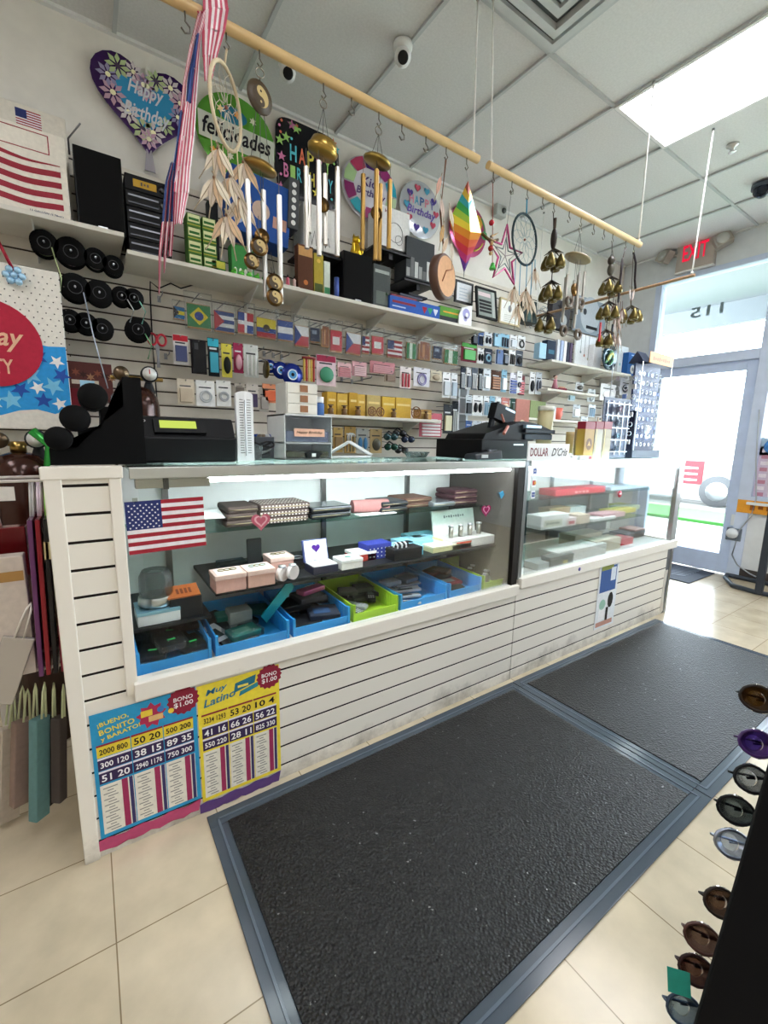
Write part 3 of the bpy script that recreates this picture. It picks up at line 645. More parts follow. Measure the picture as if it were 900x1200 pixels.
b.box(-.02, .02, -.004, .004, -.055, -.045, 'f0f4fa.m'); b.build('candelabrum_charm', t)
a, b_, h = std(749, 762, 0, .1)
c = at(757, 462, 1, .12); o = MB().ball((0, 0, 0), (.03, .025, .016), 'c04860.p').build('red_purse', loc=(c.x-.05, .07, c.z)); 
bpy.data.objects.remove(o)
# ================================================================== INSIDE THE LONG SHOWCASE
DK = .523
def heart(cx, cz, r, n=28):
    out = []
    for i in range(n):
        a = 2*PI*i/n; x = 16*math.sin(a)**3; z = 13*math.cos(a)-5*math.cos(2*a)-2*math.cos(3*a)-math.cos(4*a); out.append((cx+x*r/17, cz+z*r/17))
    return out
def bin_(px, col, lab, deep=.33):
    x0 = at(px[0], px[1], 1, .06).x+.004; x1 = at(px[2], px[3], 1, .06).x-.004; W = x1-x0
    t = thing('plastic_tray', lab, 'tray', (x0, .045, DK)); h = .07
    b = MB()
    b.box(.004, W-.004, .004, deep-.004, 0, .005, col)
    b.add([(.006, .006, 0), (W-.006, .006, 0), (W, 0, h*.5), (0, 0, h*.5), (.01, .01, 0), (W-.01, .01, 0), (W-.004, .006, h*.5), (.004, .006, h*.5)], [(0, 1, 2, 3), (5, 4, 7, 6), (3, 2, 6, 7)], col)
    for sx in (0, 1):
        xa, xb = (0, .006) if sx == 0 else (W-.006, W)
        b.add([(xa, 0, 0), (xb, 0, 0), (xb, deep, 0), (xa, deep, 0), (xa, 0, h), (xb, 0, h), (xb, deep, h*1.15), (xa, deep, h*1.15)], [(0, 3, 2, 1), (4, 5, 6, 7), (0, 1, 5, 4), (1, 2, 6, 5), (2, 3, 7, 6), (3, 0, 4, 7)], col)
    b.box(0, W, deep-.006, deep, 0, h*1.15, col)
    b.box(-.002, .008, -.004, .012, 0, h+.004, col); b.box(W-.008, W+.002, -.004, .012, 0, h+.004, col)
    b.build('tray_body', t, bevel=.001); 
    b = MB()
    for k in range(14): b.box(W-.0075, W-.006, .03+k*.02, .034+k*.02, .012, h*.9, col); b.box(.006, .0075, .03+k*.02, .034+k*.02, .012, h*.9, col)
    b.build('ribs', t)
    return x0, W
BL, GR = '2f9be0.p', 'a8d02c.p'
bins = [((160, 797, 248, 772), BL, 'leftmost blue tray in the showcase, holding black wallets in clear bags'),
        ((251, 770, 338, 748), BL, 'blue tray holding green and teal packets, second from the corner column'),
        ((341, 747, 408, 731), BL, 'blue tray holding black gloves, third from the corner column'),
        ((411, 730, 464, 713), GR, 'lime green tray holding black handsets'),
        ((466, 712, 521, 699), BL, 'blue tray holding carded packets beside the lime green handset tray'),
        ((523, 698, 561, 689), BL, 'blue tray holding dark red and black wallets'),
        ((563, 688, 591, 682), GR, 'lime green tray holding watches, furthest tray along')]
BX = [bin_(*b) for b in bins]
def packet(name, lab, cat, loc, W, D, h, m, rz=0, tilt=0, group=None, deco=None, film=False):
    t = thing(name, lab, cat, loc, group=group, rot=(tilt, 0, rz))
    MB().box(-W/2, W/2, 0, D, 0, h, m).build('pack', t, bevel=min(.004, h*.3))
    b = MB()
    if deco: b.box(-W/2+W*.15, W/2-W*.3, D*.2, D*.7, h, h+.0008, deco); b.build('label', t)
    if film:
        b = MB(); b.box(-W/2-.006, W/2+.006, -.008, D+.01, -.0005, h+.004, 'e8eef0.c'); b.build('clear_bag', t)
    return t
GT = '3ce070.p'
k = 0
for i in range(3):
    for j in range(2):
        x = BX[0][0]+.05+.06*i; t = packet('black_wallet', 'black wallet in a clear bag with a lime price sticker, in the leftmost blue tray', 'wallet', (BX[0][0]+.04+.068*i, .065+.13*j, DK+.03+.022*((i+j) % 2)), .075, .11, .018, '17181c.f', random.uniform(-.3, .3), 0, 'bagged wallets in the leftmost tray', GT if False else None, True)
        b = MB(); b.box(-.012, .012, .03, .038, .0235, .0245, GT); b.build('price_sticker', t, label='lime price sticker')
x, W = BX[1]
packet('teal_packet', 'shiny teal packet lying in the second blue tray', 'packet', (x+.12, .09, DK+.02), .11, .07, .02, '2f9a8c.g', .2, .1, None, '7fd8c0.g', True)
packet('black_packet', 'black flat packet under the teal packet in the second blue tray', 'packet', (x+.1, .07, DK+.006), .13, .09, .012, '202226.f', .1)
packet('white_printed_card', 'white card with black drawing sloping in the second blue tray', 'card', (x+.05, .12, DK+.022), .07, .1, .002, 'dfe0e0.f', .5, .25, None, '2c3a38.f')
packet('grey_box', 'plain grey box standing behind the teal packet', 'box', (x+.13, .2, DK+.006), .085, .07, .075, '8a938f.f')
packet('black_pouch', 'black pouch at the back of the second blue tray', 'pouch', (x+.06, .24, DK+.008), .11, .1, .04, '1c1e22.f', .4)
t = thing('turquoise_fan', 'turquoise folded hand fan leaning up across the blue trays', 'fan', (x+.2, .15, DK+.05), rot=(0, -.6, .2))
MB().slab([(0, -.02), (.17, .0), (.17, .045), (0, .02)], 0, .006, '2aa0a8.g').build('fan_leaf', t)
x, W = BX[2]
for i in range(4): packet('black_glove_pack', ['black glove pack lying lowest in the third blue tray', 'black pack edged in blue, upper left in the third blue tray', 'shiny black bagged pack in front of the third blue tray', 'dark pack at the back of the third blue tray'][i], 'gloves', (x+.07+.075*(i % 2), .07+.1*(i//2), DK+.008+.02*i), .12, .11, .022, ['1a1c22.f', '20283a.f', '14161a.f', '2c3038.f'][i], random.uniform(-.4, .4), 0, None, '4a6a9a.g' if i == 1 else None, i == 2)
packet('magenta_purse', 'muted magenta purse on top of the third blue tray pile', 'purse', (x+.16, .2, DK+.095), .12, .05, .02, 'b0507c.g', .3)
x, W = BX[3]
for i in range(4):
    t = thing('cordless_handset', ['black handset with a key pad lying in front of the lime tray', 'silver handset with red tip beside the key pad handset', 'black handset lying flat at the back of the lime tray', 'dark handset crosswise in the lime tray'][i], 'phone', (x+.05+.05*i, .055+.05*(i % 2)+(.09 if i > 1 else 0), DK+.008+.006*i), rot=(0, 0, [.2, .6, -.5, -1.1][i]))
    MB().box(-.02, .02, 0, .1, 0, .02, ['26282c', '9aa0a4', '1e2226', '2c302c'][i]+'.p').build('body', t, bevel=.006)
    b = MB()
    for r in range(3):
        for c_ in range(3): b.box(-.014+.01*c_, -.007+.01*c_, .012+.013*r, .02+.013*r, .02, .0215, 'b8bcbc.p')
    b.build('keypad', t); MB().box(-.014, .014, .06, .09, .02, .0208, 'a8b8b0.g').build('screen', t)
x, W = BX[4]
for i in range(5): packet('carded_comb', ['%s carded packet in the blue tray right of the lime handset tray' % s for s in ('front white', 'dull grey', 'white and black striped', 'rear silver', 'topmost pale')][i], 'packet', (x+.05+.04*i, .07+.045*i, DK+.008+.008*i), .14, .035, .012, ['dcdee0.p', '9aa2a8.p', 'b8bcc4.p', '8a90a0.g', 'e8e6da.p'][i], -.4+.1*i, 0, None, '404850.p')
x, W = BX[5]
for i in range(4): packet('folded_wallet', ['black wallet in front in the blue tray before the watches', 'dark red wallet in the blue tray before the watches', 'black embossed wallet behind the dark red one', 'brown-black wallet at the back of that blue tray'][i], 'wallet', (x+.07+.035*(i % 2)+.02*(i//2), .07+.06*i, DK+.008+.012*i), .12, .08, .018, ['16181e.f', '7a2432.f', '1c2230.f', '2a2224.f'][i], -.3+.2*i, 0, None, 'c8ccd0.g' if i == 1 else None)
x, W = BX[6]
def watch(lab, x, y, z, m, face, rz, s=1):
    t = thing('wrist_watch', lab, 'watch', (x, y, z), rot=(0, 0, rz)); r = .026*s
    MB().lathe([(r, -.009*s), (r+.002, -.009*s), (r+.002, .009*s), (r, .009*s), (r, -.009*s)], m, (0, 0, r+.002), 18, 'y').build('strap', t)
    MB().lathe([(0, 0), (.014*s, 0), (.014*s, .006), (0, .006)], 'c8ccd0.m', (0, 0, 2*r+.001), 16).build('case', t); MB().lathe([(0, .0062), (.011*s, .0062), (0, .0063)], face, (0, 0, 2*r+.001), 16).build('dial', t)
    return t
for i in range(3): watch(['steel watch in front in the last lime tray', 'dark watch in the middle of the last lime tray', 'bronze watch at the back of the last lime tray'][i], x+.06+.05*i, .09+.04*i, DK+.006, ['b8bcc0.m', '30343a.p', '7a6848.m'][i], 'e8e8e8.p', .3*i)
# more packets further back in the trays
for bi, cols_, lab_ in ((0, ('101216', '1a1c20', '0e1013'), 'black cloth pouch heaped at the back of the leftmost blue tray'), (1, ('2a3038', '206a60', '14161a'), 'crumpled packet at the back of the second blue tray'), (2, ('14161c', '1c2430', '101216'), 'dark packet heaped at the back of the third blue tray'), (3, ('3a4038', '50564c', '26282c'), 'dull gadget packet at the back of the lime handset tray'), (4, ('c8ccd0', '8a96a8', '5a6a80'), 'silver packet at the back of the fourth blue tray'), (5, ('1c1e28', '4a2028', '14161c'), 'dark purse at the back of the fifth blue tray')):
    bx, bw = BX[bi]
    for k in range(5):
        packet('soft_packet', lab_, 'packet', (bx+bw*(.22+.14*k), .2+.028*(k % 3)-.02*(k == 2), DK+.008+.016*((k*2) % 3)), min(.09, bw*.4), .07, .022, cols_[k % 3]+'.f', .5*math.sin(k*2.3+bi), .12*math.cos(k*1.9), lab_.replace(' heaped', '').replace('pouch', 'pouches').replace('packet', 'packets').replace('purse', 'purses'), None, k % 2 == 0)
for i in range(3): watch('small bronze watch lying deep in the last lime tray', BX[6][0]+.08+.05*i, .22+.03*(i % 2), DK+.006, '6a6048.m', 'd8d8d0.p', .7*i, .9)['group'] = 'bronze watches in the last tray'
b = MB(); b.add([(-.06, 0, 0), (.07, -.01, 0), (.08, .09, 0), (-.05, .1, 0), (-.04, .02, .03), (.04, .0, .02), (.06, .07, .028), (-.03, .08, .018)], [(3, 2, 1, 0), (4, 5, 6, 7), (0, 1, 5, 4), (1, 2, 6, 5), (2, 3, 7, 6), (3, 0, 4, 7)], 'eef0f0.f'); o = b.build('tissue_sheet', loc=(.46, .24, .96), bevel=.006); tag(o, 'crumpled white tissue on the clear riser right of the flag decal', 'tissue')
# lower left shelf pieces
def onsh(px0, px1, pyt, Y, zb): a, b, z = RB(px0, px1, pyt, Y, zb); return a, b, max(.012, z-zb)
t = thing('pale_blue_case', 'white box with pale blue lid on the low black shelf by the flag decal', 'box', (.215, .12, .65))
MB().box(0, .125, 0, .12, 0, .035, 'dfe6e8.p').build('box_body', t, bevel=.002); MB().box(-.001, .126, -.001, .121, .035, .045, '8fc4dc.g').build('lid', t)
t = thing('glass_jar', 'clear glass jar with a silver band standing behind the flag decal', 'jar', (.28, .185, .696)); MB().lathe([(0, 0), (.05, 0), (.052, .03), (.05, .1), (.04, .12), (.036, .12), (.045, .1), (.047, .03), (0, .006)], 'dfe4e4.c', (0, 0, 0), 24).build('jar', t)
MB().lathe([(.053, .004), (.057, .01), (.055, .03), (.0525, .034)], 'c8cccc.m', (0, 0, 0), 24).build('silver_band', t)
a, b_, h = onsh(194, 232, 663, .17, .6)
t = thing('orange_card_box', 'dark box with an orange lettered card on top, on the low black shelf', 'box', (a, .13, .65)); W = b_-a
MB().box(0, W, 0, .09, 0, .07, '1c1f24.p').build('box_body', t, bevel=.002); b = MB(); b.M = Matrix.Translation((0, .0, .071)) @ Matrix.Rotation(.25, 4, 'X'); b.box(-.004, W-.004, .0, .075, 0, .005, 'c06a34.p')
for k in range(4): b.box(W*.25+k*W*.13, W*.25+k*W*.13+.008, .02, .05, .005, .006, '7a3418.p')
b.build('orange_card', t, label='orange card')
t = thing('clear_stand', 'empty clear acrylic riser on the glass shelf right of the flag decal', 'stand', (.43, .26, .925)); b = MB(); b.box(0, .09, 0, .1, .03, .034, 'e8f0f0.c'); b.box(0, .003, 0, .1, 0, .03, 'e8f0f0.c'); b.box(.087, .09, 0, .1, 0, .03, 'e8f0f0.c'); b.build('riser', t)
# pink jewellery boxes
LS = .731
def jbox(px0, px1, pyt, Y, lab, m='d8a89c.f', lid='f0e6e2.f'):
    a, b, z = RB(px0, px1, pyt, Y, LS); W = b-a
    t = thing('jewellery_box', lab, 'box', (a, Y, LS), group='pale pink jewellery boxes')
    MB().box(0, W, 0, .09, 0, .045, m).build('box_body', t, bevel=.002); MB().box(-.002, W+.002, -.002, .092, .045, .062, 'e8c8bc.f').build('lid', t, bevel=.002)
    b = MB(); b.box(.008, W-.008, .008, .082, .062, .0628, lid)
    for k in range(3): b.ring((W*(.3+.2*k), .05, .066), .012, .0014, 'a89058.m', 'z', 14, None, 4)
    b.build('ring_card', t, label='white card with rings')
    return t
jbox(252, 288, 664, .08, 'pink jewellery box with ring card, nearest the flag decal'); jbox(290, 322, 658, .08, 'pink jewellery box with pale blue insert, in the middle of the three', 'd4a89a.f', 'd6e2e6.f'); jbox(317, 344, 646, .2, 'pink jewellery box set further back behind the white watches')
for i in range(2): watch(['white strap watch in front of the pink boxes, left one', 'white strap watch in front of the pink boxes, right one'][i], at(331+12*i, 680, 1, .1).x, .1, LS, 'f2e8e6.p', 'f8f8f8.p', .5)
for i, (px, py, m, lab) in enumerate(((300, 640, '2c3034.p', 'black phone case standing behind the pink jewellery boxes'), (276, 650, '9fb4c0.c', 'clear blue-tinted tray behind the first pink jewellery box'))):
    c = at(px, py, 1, .3); packet('phone_case' if i == 0 else 'clear_tray', lab, 'case', (c.x, .32, LS), .06 if i == 0 else .11, .012 if i == 0 else .08, .12 if i == 0 else .03, m)
t = thing('black_bracelet_pad', 'black velvet pad with a silver bracelet left of the purple heart ring box', 'jewellery pad', (at(349, 650, 1, .25).x, .2, LS)); MB().box(-.04, .04, 0, .1, 0, .035, '101114.f').build('pad', t, bevel=.004); MB().ring((0, .05, .038), .022, .003, 'c8ccd4.m', 'z', 20, None, 5).build('bracelet', t)
a, b_, z = RB(357, 386, 628, .18, LS)
t = thing('ring_box', 'open white ring box with a purple heart inside its blue lid', 'ring box', (a, .1, LS)); W = b_-a
MB().box(0, W, 0, .085, 0, .03, '22263e.p').build('base', t, bevel=.002); MB().box(.004, W-.004, .004, .08, .03, .034, 'f4f2f0.f').build('cushion', t)
b = MB(); b.M = Matrix.Translation((0, .085, .03)) @ Matrix.Rotation(-.25, 4, 'X'); b.box(0, W, 0, .012, 0, .09, '3c4a86.p'); b.box(.005, W-.005, -.003, 0, .004, .086, 'eeeef2.f'); b.build('lid', t, bevel=.001)
b = MB(); b.M = Matrix.Translation((0, .081, .03)) @ Matrix.Rotation(-.25, 4, 'X'); b.slab(heart(W/2, .055, .019), -.003, -.0005, '5c2fa0.g'); b.build('heart', t, label='purple heart'); MB().ring((W/2, .04, .04), .012, .002, 'c8ccd4.m', 'z', 16).build('ring', t)
def gbox(px0, px1, pyt, Y, lab, m, lidm, D=.09, name='gift_box', face=None, zb=LS, hmin=.02, hmax=.09):
    a, b, z = RB(px0, px1, pyt, Y+D, zb); h = min(hmax, max(hmin, z-zb)); W = b-a
    t = thing(name, lab, 'box', (a, Y, zb)); MB().box(0, W, 0, D, 0, h*.7, m).build('box_body', t, bevel=.0015); MB().box(-.001, W+.001, -.001, D+.001, h*.7, h, lidm).build('lid', t, bevel=.0015)
    if face: b = MB(); face(b, W, D, h); b.build('decoration', t)
    return t
gbox(390, 414, 650, .1, 'white box with a round mint sticker on top beside the ring box', 'e6e2dc.f', 'f4f4f2.f', .08, face=lambda b, W, D, h: b.lathe([(0, h), (.014, h+.0012), (0, h+.0015)], '7fc0b0.p', (W/2, D/2, 0), 14), hmax=.05)
gbox(404, 430, 642, .17, 'white topped box with red base behind the mint sticker box', 'b03a30.f', 'f0f0ee.f', .08, hmax=.05)
gbox(420, 447, 630, .17, 'blue gift box with white dots and bow', '2c3a9c.f', '2c3a9c.f', .08, face=lambda b, W, D, h: [b.disc(W*(.1+.16*i), h*(.2+.25*j), .003, -.0022, 'e8ecf8.p', 8) for i in range(6) for j in range(3)], hmax=.07)
t = gbox(452, 484, 634, .1, 'black ribbon ball box with white dots beside the light blue boxes', '15161a.f', '1c1d22.f', .07, hmax=.05); b = MB()
for i in range(6): b.ring((.03+.012*i, .035, .056), .016, .004, '18191e.p' if i % 2 else 'e8e8ec.p', 'x', 12, None, 5)
b.build('bow', t)
for i in range(3): gbox(446+12*i, 478+12*i, 634-7*i, .13+.07*i, ['light blue flat gift box in front', 'light blue flat gift box in the middle', 'light blue flat gift box at the back with purple edge'][i], ['6ec4e4.f', '72c0e0.f', '8ea4d8.f'][i], '9adcf2.f', .12, hmax=.045)
for i in range(3): gbox(486+12*i, 517+13*i, 632-8*i, .12+.07*i, ['cream flat gift box in front', 'pale yellow flat gift box in the middle', 'pale yellow-green flat gift box at the back'][i], 'd8d4a0.f', ['ece8cc.f', 'f0e8b4.f', 'dce4a4.f'][i], .14, hmax=.045)
gbox(524, 541, 630, .12, 'small red-orange box between cream boxes and the watch tray', 'cc4a2c.f', 'd45a38.f', .07, hmax=.035)
a, b_, z = RB(534, 583, 633, .1, LS)
t = thing('watch_tray', 'white open box with a tilted lid showing a row of watches', 'watch box', (a, .12, LS)); W = b_-a
MB().box(0, W, 0, .14, 0, .045, 'eceae6.f').build('box_body', t, bevel=.002)
b = MB(); b.M = Matrix.Translation((0, .14, .04)) @ Matrix.Rotation(-.2, 4, 'X'); b.box(0, W, 0, .008, 0, .13, 'e8e8e6.f'); b.scrawl(9, W/2, .095, .014, -.001, '707478.p', w=W*.5); b.build('lid', t)
for i in range(4): watch('steel bracelet watch in the white open box, %s from its left' % ORD[i], a+W*(.14+.22*i), .18+.0*i, LS+.046, 'a8a49a.m', 'e8e8e8.p', .9, 1.05)
# upper glass shelf
US_A = .925
def wallet(px0, px1, pyt, Y, lab, m, n=1, pat=None, D=.16, hh=.025):
    a, b, z = RB(px0, px1, pyt, Y, US_A); W = b-a
    for k in range(n):
        t = thing('wallet', lab if n == 1 else lab+(', top one' if k == n-1 else ', bottom one' if k == 0 else ', middle one'), 'wallet', (a+.004*k, Y, US_A+hh*1.04*k))
        MB().box(0, W, 0, D, 0, hh, m).build('leather_body', t, bevel=hh*.35)
        MB().tube([(.004, -.001, hh*.5), (W-.004, -.001, hh*.5)], .0015, 'b8a888.m').build('zip', t)
        if pat:
            b_ = MB(); n_ = int(W/.014)
            for i in range(n_):
                for q in (0, 1): b_.box(.007+.014*i-.0035, .007+.014*i+.0035, -.0014, 0, hh*.16+q*hh*.45, hh*.16+q*hh*.45+.0045, pat)
                for q in range(5): b_.box(.007+.014*i-.0035, .007+.014*i+.0035, D*.1+q*D*.17, D*.1+q*D*.17+.006, hh, hh+.0008, pat)
            b_.build('woven_pattern', t)
wallet(264, 301, 600, .22, 'brown zip wallet in the left stack on the glass shelf', '4a3c38.f', 3)
wallet(303, 362, 600, .22, 'brown and white patterned wallet in the long stack on the glass shelf', '584844.f', 3, 'cfc4bc.f')
wallet(365, 412, 604, .22, 'glossy black bagged wallet right of the patterned stack', '2a2e34.g', 2)
t = thing('rose_print_roll', 'rose pink patterned roll lying on the glass shelf behind the pink heart', 'rolled cloth', (at(410, 595, 1, .3).x, .28, US_A)); MB().cyl((0, 0, .032), (.17, -.03, .032), .03, 'b07a78.f', 18).build('roll', t); b = MB(); b.ring((.171, -.0305, .032), .02, .003, 'd8a0a4.f', 'x', 16); b.ring((.171, -.0305, .032), .01, .003, 'c03a50.f', 'x', 12); b.build('roll_end', t)
MB().box(-.005, .19, -.08, -.03, 0, .004, 'f0f0f0.f').build('white_paper', t)
wallet(447, 478, 598, .22, 'black wallet lying right of the rose roll', '22262c.p', 2); wallet(474, 506, 594, .28, 'brown leather wallet at the middle right of the glass shelf', '6a4c40.f', 2); wallet(508, 534, 595, .24, 'grey bagged wallet before the dark wallets', '8a9096.g', 1)
wallet(532, 568, 588, .26, 'dark red and black wallet at the right end of the glass shelf', '4a2630.f', 3)
# decals on the glass
a0, a1, z0, z1 = rect(149, 586, 241, 646, .0)
t = thing('flag_decal', 'american flag sheet taped inside the showcase glass at its left end', 'flag', (a0, .003, z0), rot=(0, -.02, 0)); W, h = a1-a0, z1-z0
def usflag(b, W, h, y, cf=.44, st=13, stars=True, x0=0, z0=0):
    for k in range(st): b.rc(x0, x0+W, z0+h*k/st, z0+h*(k+1)/st, y, 'a02030.f' if k % 2 == 0 else 'ece8ec.f')
    b.rc(x0, x0+W*cf, z0+h*6/13, z0+h, y-.0004, '24306c.f')
    if stars:
        for i in range(9):
            for j in range(6 if i % 2 == 0 else 5): b.star(x0+W*cf*(.1+(.16*j) + (.08 if i % 2 else 0)), z0+h*(.5+.053*i), h*.022, y-.0008, 'f4f4f8.f')
b = MB(); b.box(0, W, 0, .001, 0, h, 'ece8ec.f'); usflag(b, W, h, -.0006); b.build('flag_sheet', t)
MB().box(W*.1, W*.16, -.0015, .004, h*.98, h*1.06, 'e8e8e0.c').build('tape', t)
for (px, py, r, m, m2, lab) in ((306, 611, .034, 'c86a80.g', 'f0b8c4.g', 'translucent pink heart sticker on the glass before the patterned wallets'), (570, 598, .033, '9a1a5c.g', 'e89ac0.g', 'shiny magenta heart sticker on the glass near the dark end panel')):
    c = at(px, py, 1, .002); t = thing('heart_sticker', lab, 'sticker', (c.x, .004, c.z)); b = MB(); b.slab(heart(0, 0, r), -.001, .001, m); b.slab(heart(0, .002, r*.7), -.0016, -.001, m2); b.slab(heart(0, .003, r*.5), -.002, -.0016, m); b.build('heart', t)
c = at(588, 580, 1, .002); t = thing('blue_sticker', 'small light blue diamond sticker on the glass, high by the dark end panel', 'sticker', (c.x, .004, c.z)); MB().slab([(0, -.02), (.02, 0), (.008, .02), (-.016, .008)], -.001, .001, '4aa8d8.g').build('sticker', t)
# ================================================================== INSIDE THE SECOND SHOWCASE
DKB = .554; LB = .76; UB = .933
def bb(px0, px1, pyt, Y, D, zb, lab, m, lid=None, name='carton', face=None, hmax=.12):
    a, b, z = RB(px0, px1, pyt, Y+D, zb); h = min(hmax, max(hmax*.8, z-zb)); a = min(a, 3.5); b = min(b, 3.66); W = b-a
    t = thing(name, lab, 'box', (a, Y, zb)); MB().box(0, W, 0, D, 0, h*.75, m).build('box_body', t, bevel=.0015); MB().box(-.001, W+.001, -.001, D+.001, h*.75, h, lid or m).build('lid', t, bevel=.0015)
    if face: b = MB(); face(b, W, h); b.build('printed_face', t)
bb(632, 690, 572, .2, .12, UB, 'flat red box on the top glass shelf of the second showcase', 'c02438.p', 'cc3048.p', face=lambda b, W, h: b.scrawl(4, W*.5, h*.4, h*.4, -.002, 'f0c0c0.p', w=W*.3), hmax=.05)
bb(700, 745, 572, .22, .1, UB, 'pale blue flat box on the top glass shelf of the second showcase', 'c4d8e8.p', hmax=.03)
bb(618, 650, 600, .12, .1, LB, 'white box with a dark oval picture on the middle glass shelf', 'e8ecec.p', face=lambda b, W, h: (b.rc(W*.1, W*.75, h*.15, h*.65, -.001, 'c8ccb8.p'), b.scrawl(8, W*.42, h*.4, h*.2, -.002, '40483c.p', w=W*.5)), hmax=.08)
bb(651, 662, 606, .12, .08, LB, 'small white and red box beside the oval picture box', 'ecdcdc.p', face=lambda b, W, h: b.rc(W*.2, W*.8, h*.2, h*.6, -.001, 'c04050.p'), hmax=.06)
bb(632, 656, 588, .24, .08, LB, 'tan flat carton behind the oval picture box', 'b89870.f', hmax=.09)
bb(664, 676, 605, .12, .09, LB, 'plain beige cube carton on the middle glass shelf', 'd8c8b4.f', hmax=.07)
bb(656, 674, 592, .25, .08, LB, 'light blue-white carton behind the beige cube', 'd4e0e6.f', hmax=.09)
for i in range(3): bb(678+3*i, 704+3*i, 612-5*i, .12+.05*i, .1, LB+.013*i*0, ['white flat box in front on the middle shelf', 'flat maroon and white box on the middle shelf', 'dark flat case behind the maroon box'][i], ['e8eaec.p', 'a04050.p', '3a4050.p'][i], hmax=.022)
for i in range(4): bb(690+12*i, 716+13*i, 602-3*i, .14+.06*i, .1, LB, ['pink flat box', 'yellow long box', 'pale green long box', 'yellow-green long box at the far end'][i]+' on the middle glass shelf', ['d8a8b0.p', 'd8cc4c.p', 'c8d8b8.p', 'c8cc50.p'][i], hmax=.04)
bb(630, 686, 645, .06, .14, DKB, 'large white carton with lid at the bottom of the second showcase', 'e4e8e8.f', 'f2f4f4.f', hmax=.09)
bb(634, 661, 656, .035, .06, DKB, 'dark green-grey box before the large white carton', '55646a.p', '6a7a80.p', hmax=.08, face=lambda b, W, h: b.rc(W*.55, W*.75, h*.2, h*.5, -.001, 'b0a868.p'))
bb(655, 686, 632, .22, .12, DKB, 'cream carton behind the large white one', 'd8d0bc.f', hmax=.12)
bb(682, 710, 638, .09, .1, DKB, 'cream tissue-like carton right of the white carton', 'dcd6c4.f', hmax=.1)
bb(711, 724, 645, .12, .1, DKB, 'bright red small box at the bottom of the second showcase', 'cc2c40.p', hmax=.06)
for i in range(4): bb(698+15*i, 724+15*i, 632-2*i, .2+.0*i, .12, DKB, ['black flat case', 'navy flat case', 'dark grey flat case', 'terracotta flat box'][i]+' at the bottom right of the second showcase', ['22262e.p', '28344e.p', '484e58.p', 'b07060.p'][i], hmax=.05+.01*i)
bb(613, 632, 665, .04, .1, DKB, 'pale glass dish box at the bottom left corner of the second showcase', 'a8b8bc.p', hmax=.05)
c = at(628, 552, 1, 0); t = thing('card_stickers', 'column of payment card stickers on the second showcase glass', 'stickers', (c.x-.005, .003, c.z))
for k, m in enumerate(('2c5cb4', 'b03a28', '2c4c9c')):
    b = MB(); b.box(-.016, .016, -.001, .001, -.02-.06*k, .02-.06*k, 'e8ecf2.p'); b.rc(-.012, .012, -.012-.06*k, .012-.06*k, -.002, m+'.p')
    if k == 1: b.disc(-.004, -.06, .008, -.003, 'd0402c.p'); b.disc(.005, -.06, .008, -.004, 'e09a30.p')
    else: b.text(['AMEX', '', 'VISA'][k], 0, -.06*k, .007, -.003, 'f0f4f8.p', w=.018)
    b.build('card_sticker', t)
c = at(727, 579, 1, 0); t = thing('lips_sticker', 'small red and white round sticker on the second showcase glass', 'sticker', (c.x, .003, c.z)); b = MB(); b.lathe([(0, -.001), (.022, -.001), (.022, .001), (0, .001)], 'c8304c.p', ax='y'); b.rc(-.012, .012, -.003, .004, -.002, 'f4e8ec.p'); b.build('sticker', t)
c = at(679, 667, 1, -.022); t = thing('price_dot', 'tiny round purple sticker on the white ledge of the second showcase', 'sticker', (c.x, -.0225, c.z)); MB().lathe([(0, -.0015), (.011, -.0015), (.011, 0), (0, 0)], '34308c.p', ax='y', seg=14).build('sticker', t)
# ================================================================== POSTERS ON THE FRONT
def lotto(x0, z0, x1, z1, lab, bgm, title, rows, tcol, strip, art):
    t = thing('price_poster', lab, 'poster', (x0, -.003, z0)); W, h = x1-x0, z1-z0
    b = MB(); b.box(0, W, 0, .0015, 0, h, bgm); b.build('sheet', t)
    b = MB(); y = -.0005
    b.star(W*.87, h*.915, W*.17, y, '8c1a34.f', 16, .88); b.text('BONO', W*.87, h*.935, h*.035, y-.001, 'f4e8ea.f', w=W*.2); b.text('$1.00', W*.87, h*.885, h*.045, y-.001, 'f4e8ea.f', w=W*.2)
    art(b, W, h, y)
    cw = W*.93/3
    for r, row in enumerate(rows):
        zz = h*(.655-.105*r)
        for c_, s_ in enumerate(row):
            xx = W*.035+cw*c_; b.rc(xx, xx+cw*.97, zz, zz+h*.085, y, 'e8d038.f' if r == 0 else '32204e.f'); b.rc(xx, xx+cw*.97, zz+h*.085, zz+h*.1, y, '8c1a34.f' if r == 0 else 'e4e0ea.f')
            b.text(s_, xx+cw*.48, zz+h*.042, h*(.055 if len(s_) < 7 else .045), y-.001, '1c1a20.f' if r == 0 else 'f4f2f4.f', w=cw*.82)
    for c_ in range(3):
        xx = W*.035+cw*c_; b.rc(xx, xx+cw*.97, h*.03, h*.43, y, 'e6e2d4.f'); b.rc(xx+cw*.62, xx+cw*.8, h*.03, h*.43, y-.0004, 'a02c58.f'); b.rc(xx+cw*.84, xx+cw*.95, h*.03, h*.43, y-.0004, '3a3464.f')
        for k in range(16): b.rc(xx+cw*(.08 if k % 2 else .2), xx+cw*(.5-.06*(k % 3)), h*(.045+.0235*k), h*(.053+.0235*k), y-.0004, '8c8a86.f')
    b.build('print', t)
    b = MB(); n = 12
    b.slab([(-.01+W*1.03*i/n, -.005+.004*math.sin(i*1.7)) for i in range(n+1)]+[(W-.01-W*1.0*i/n, -.04+.005*math.sin(i*2.3)) for i in range(n+1)], -.002, -.0003, strip); b.build('tape_strip', t)
    return t
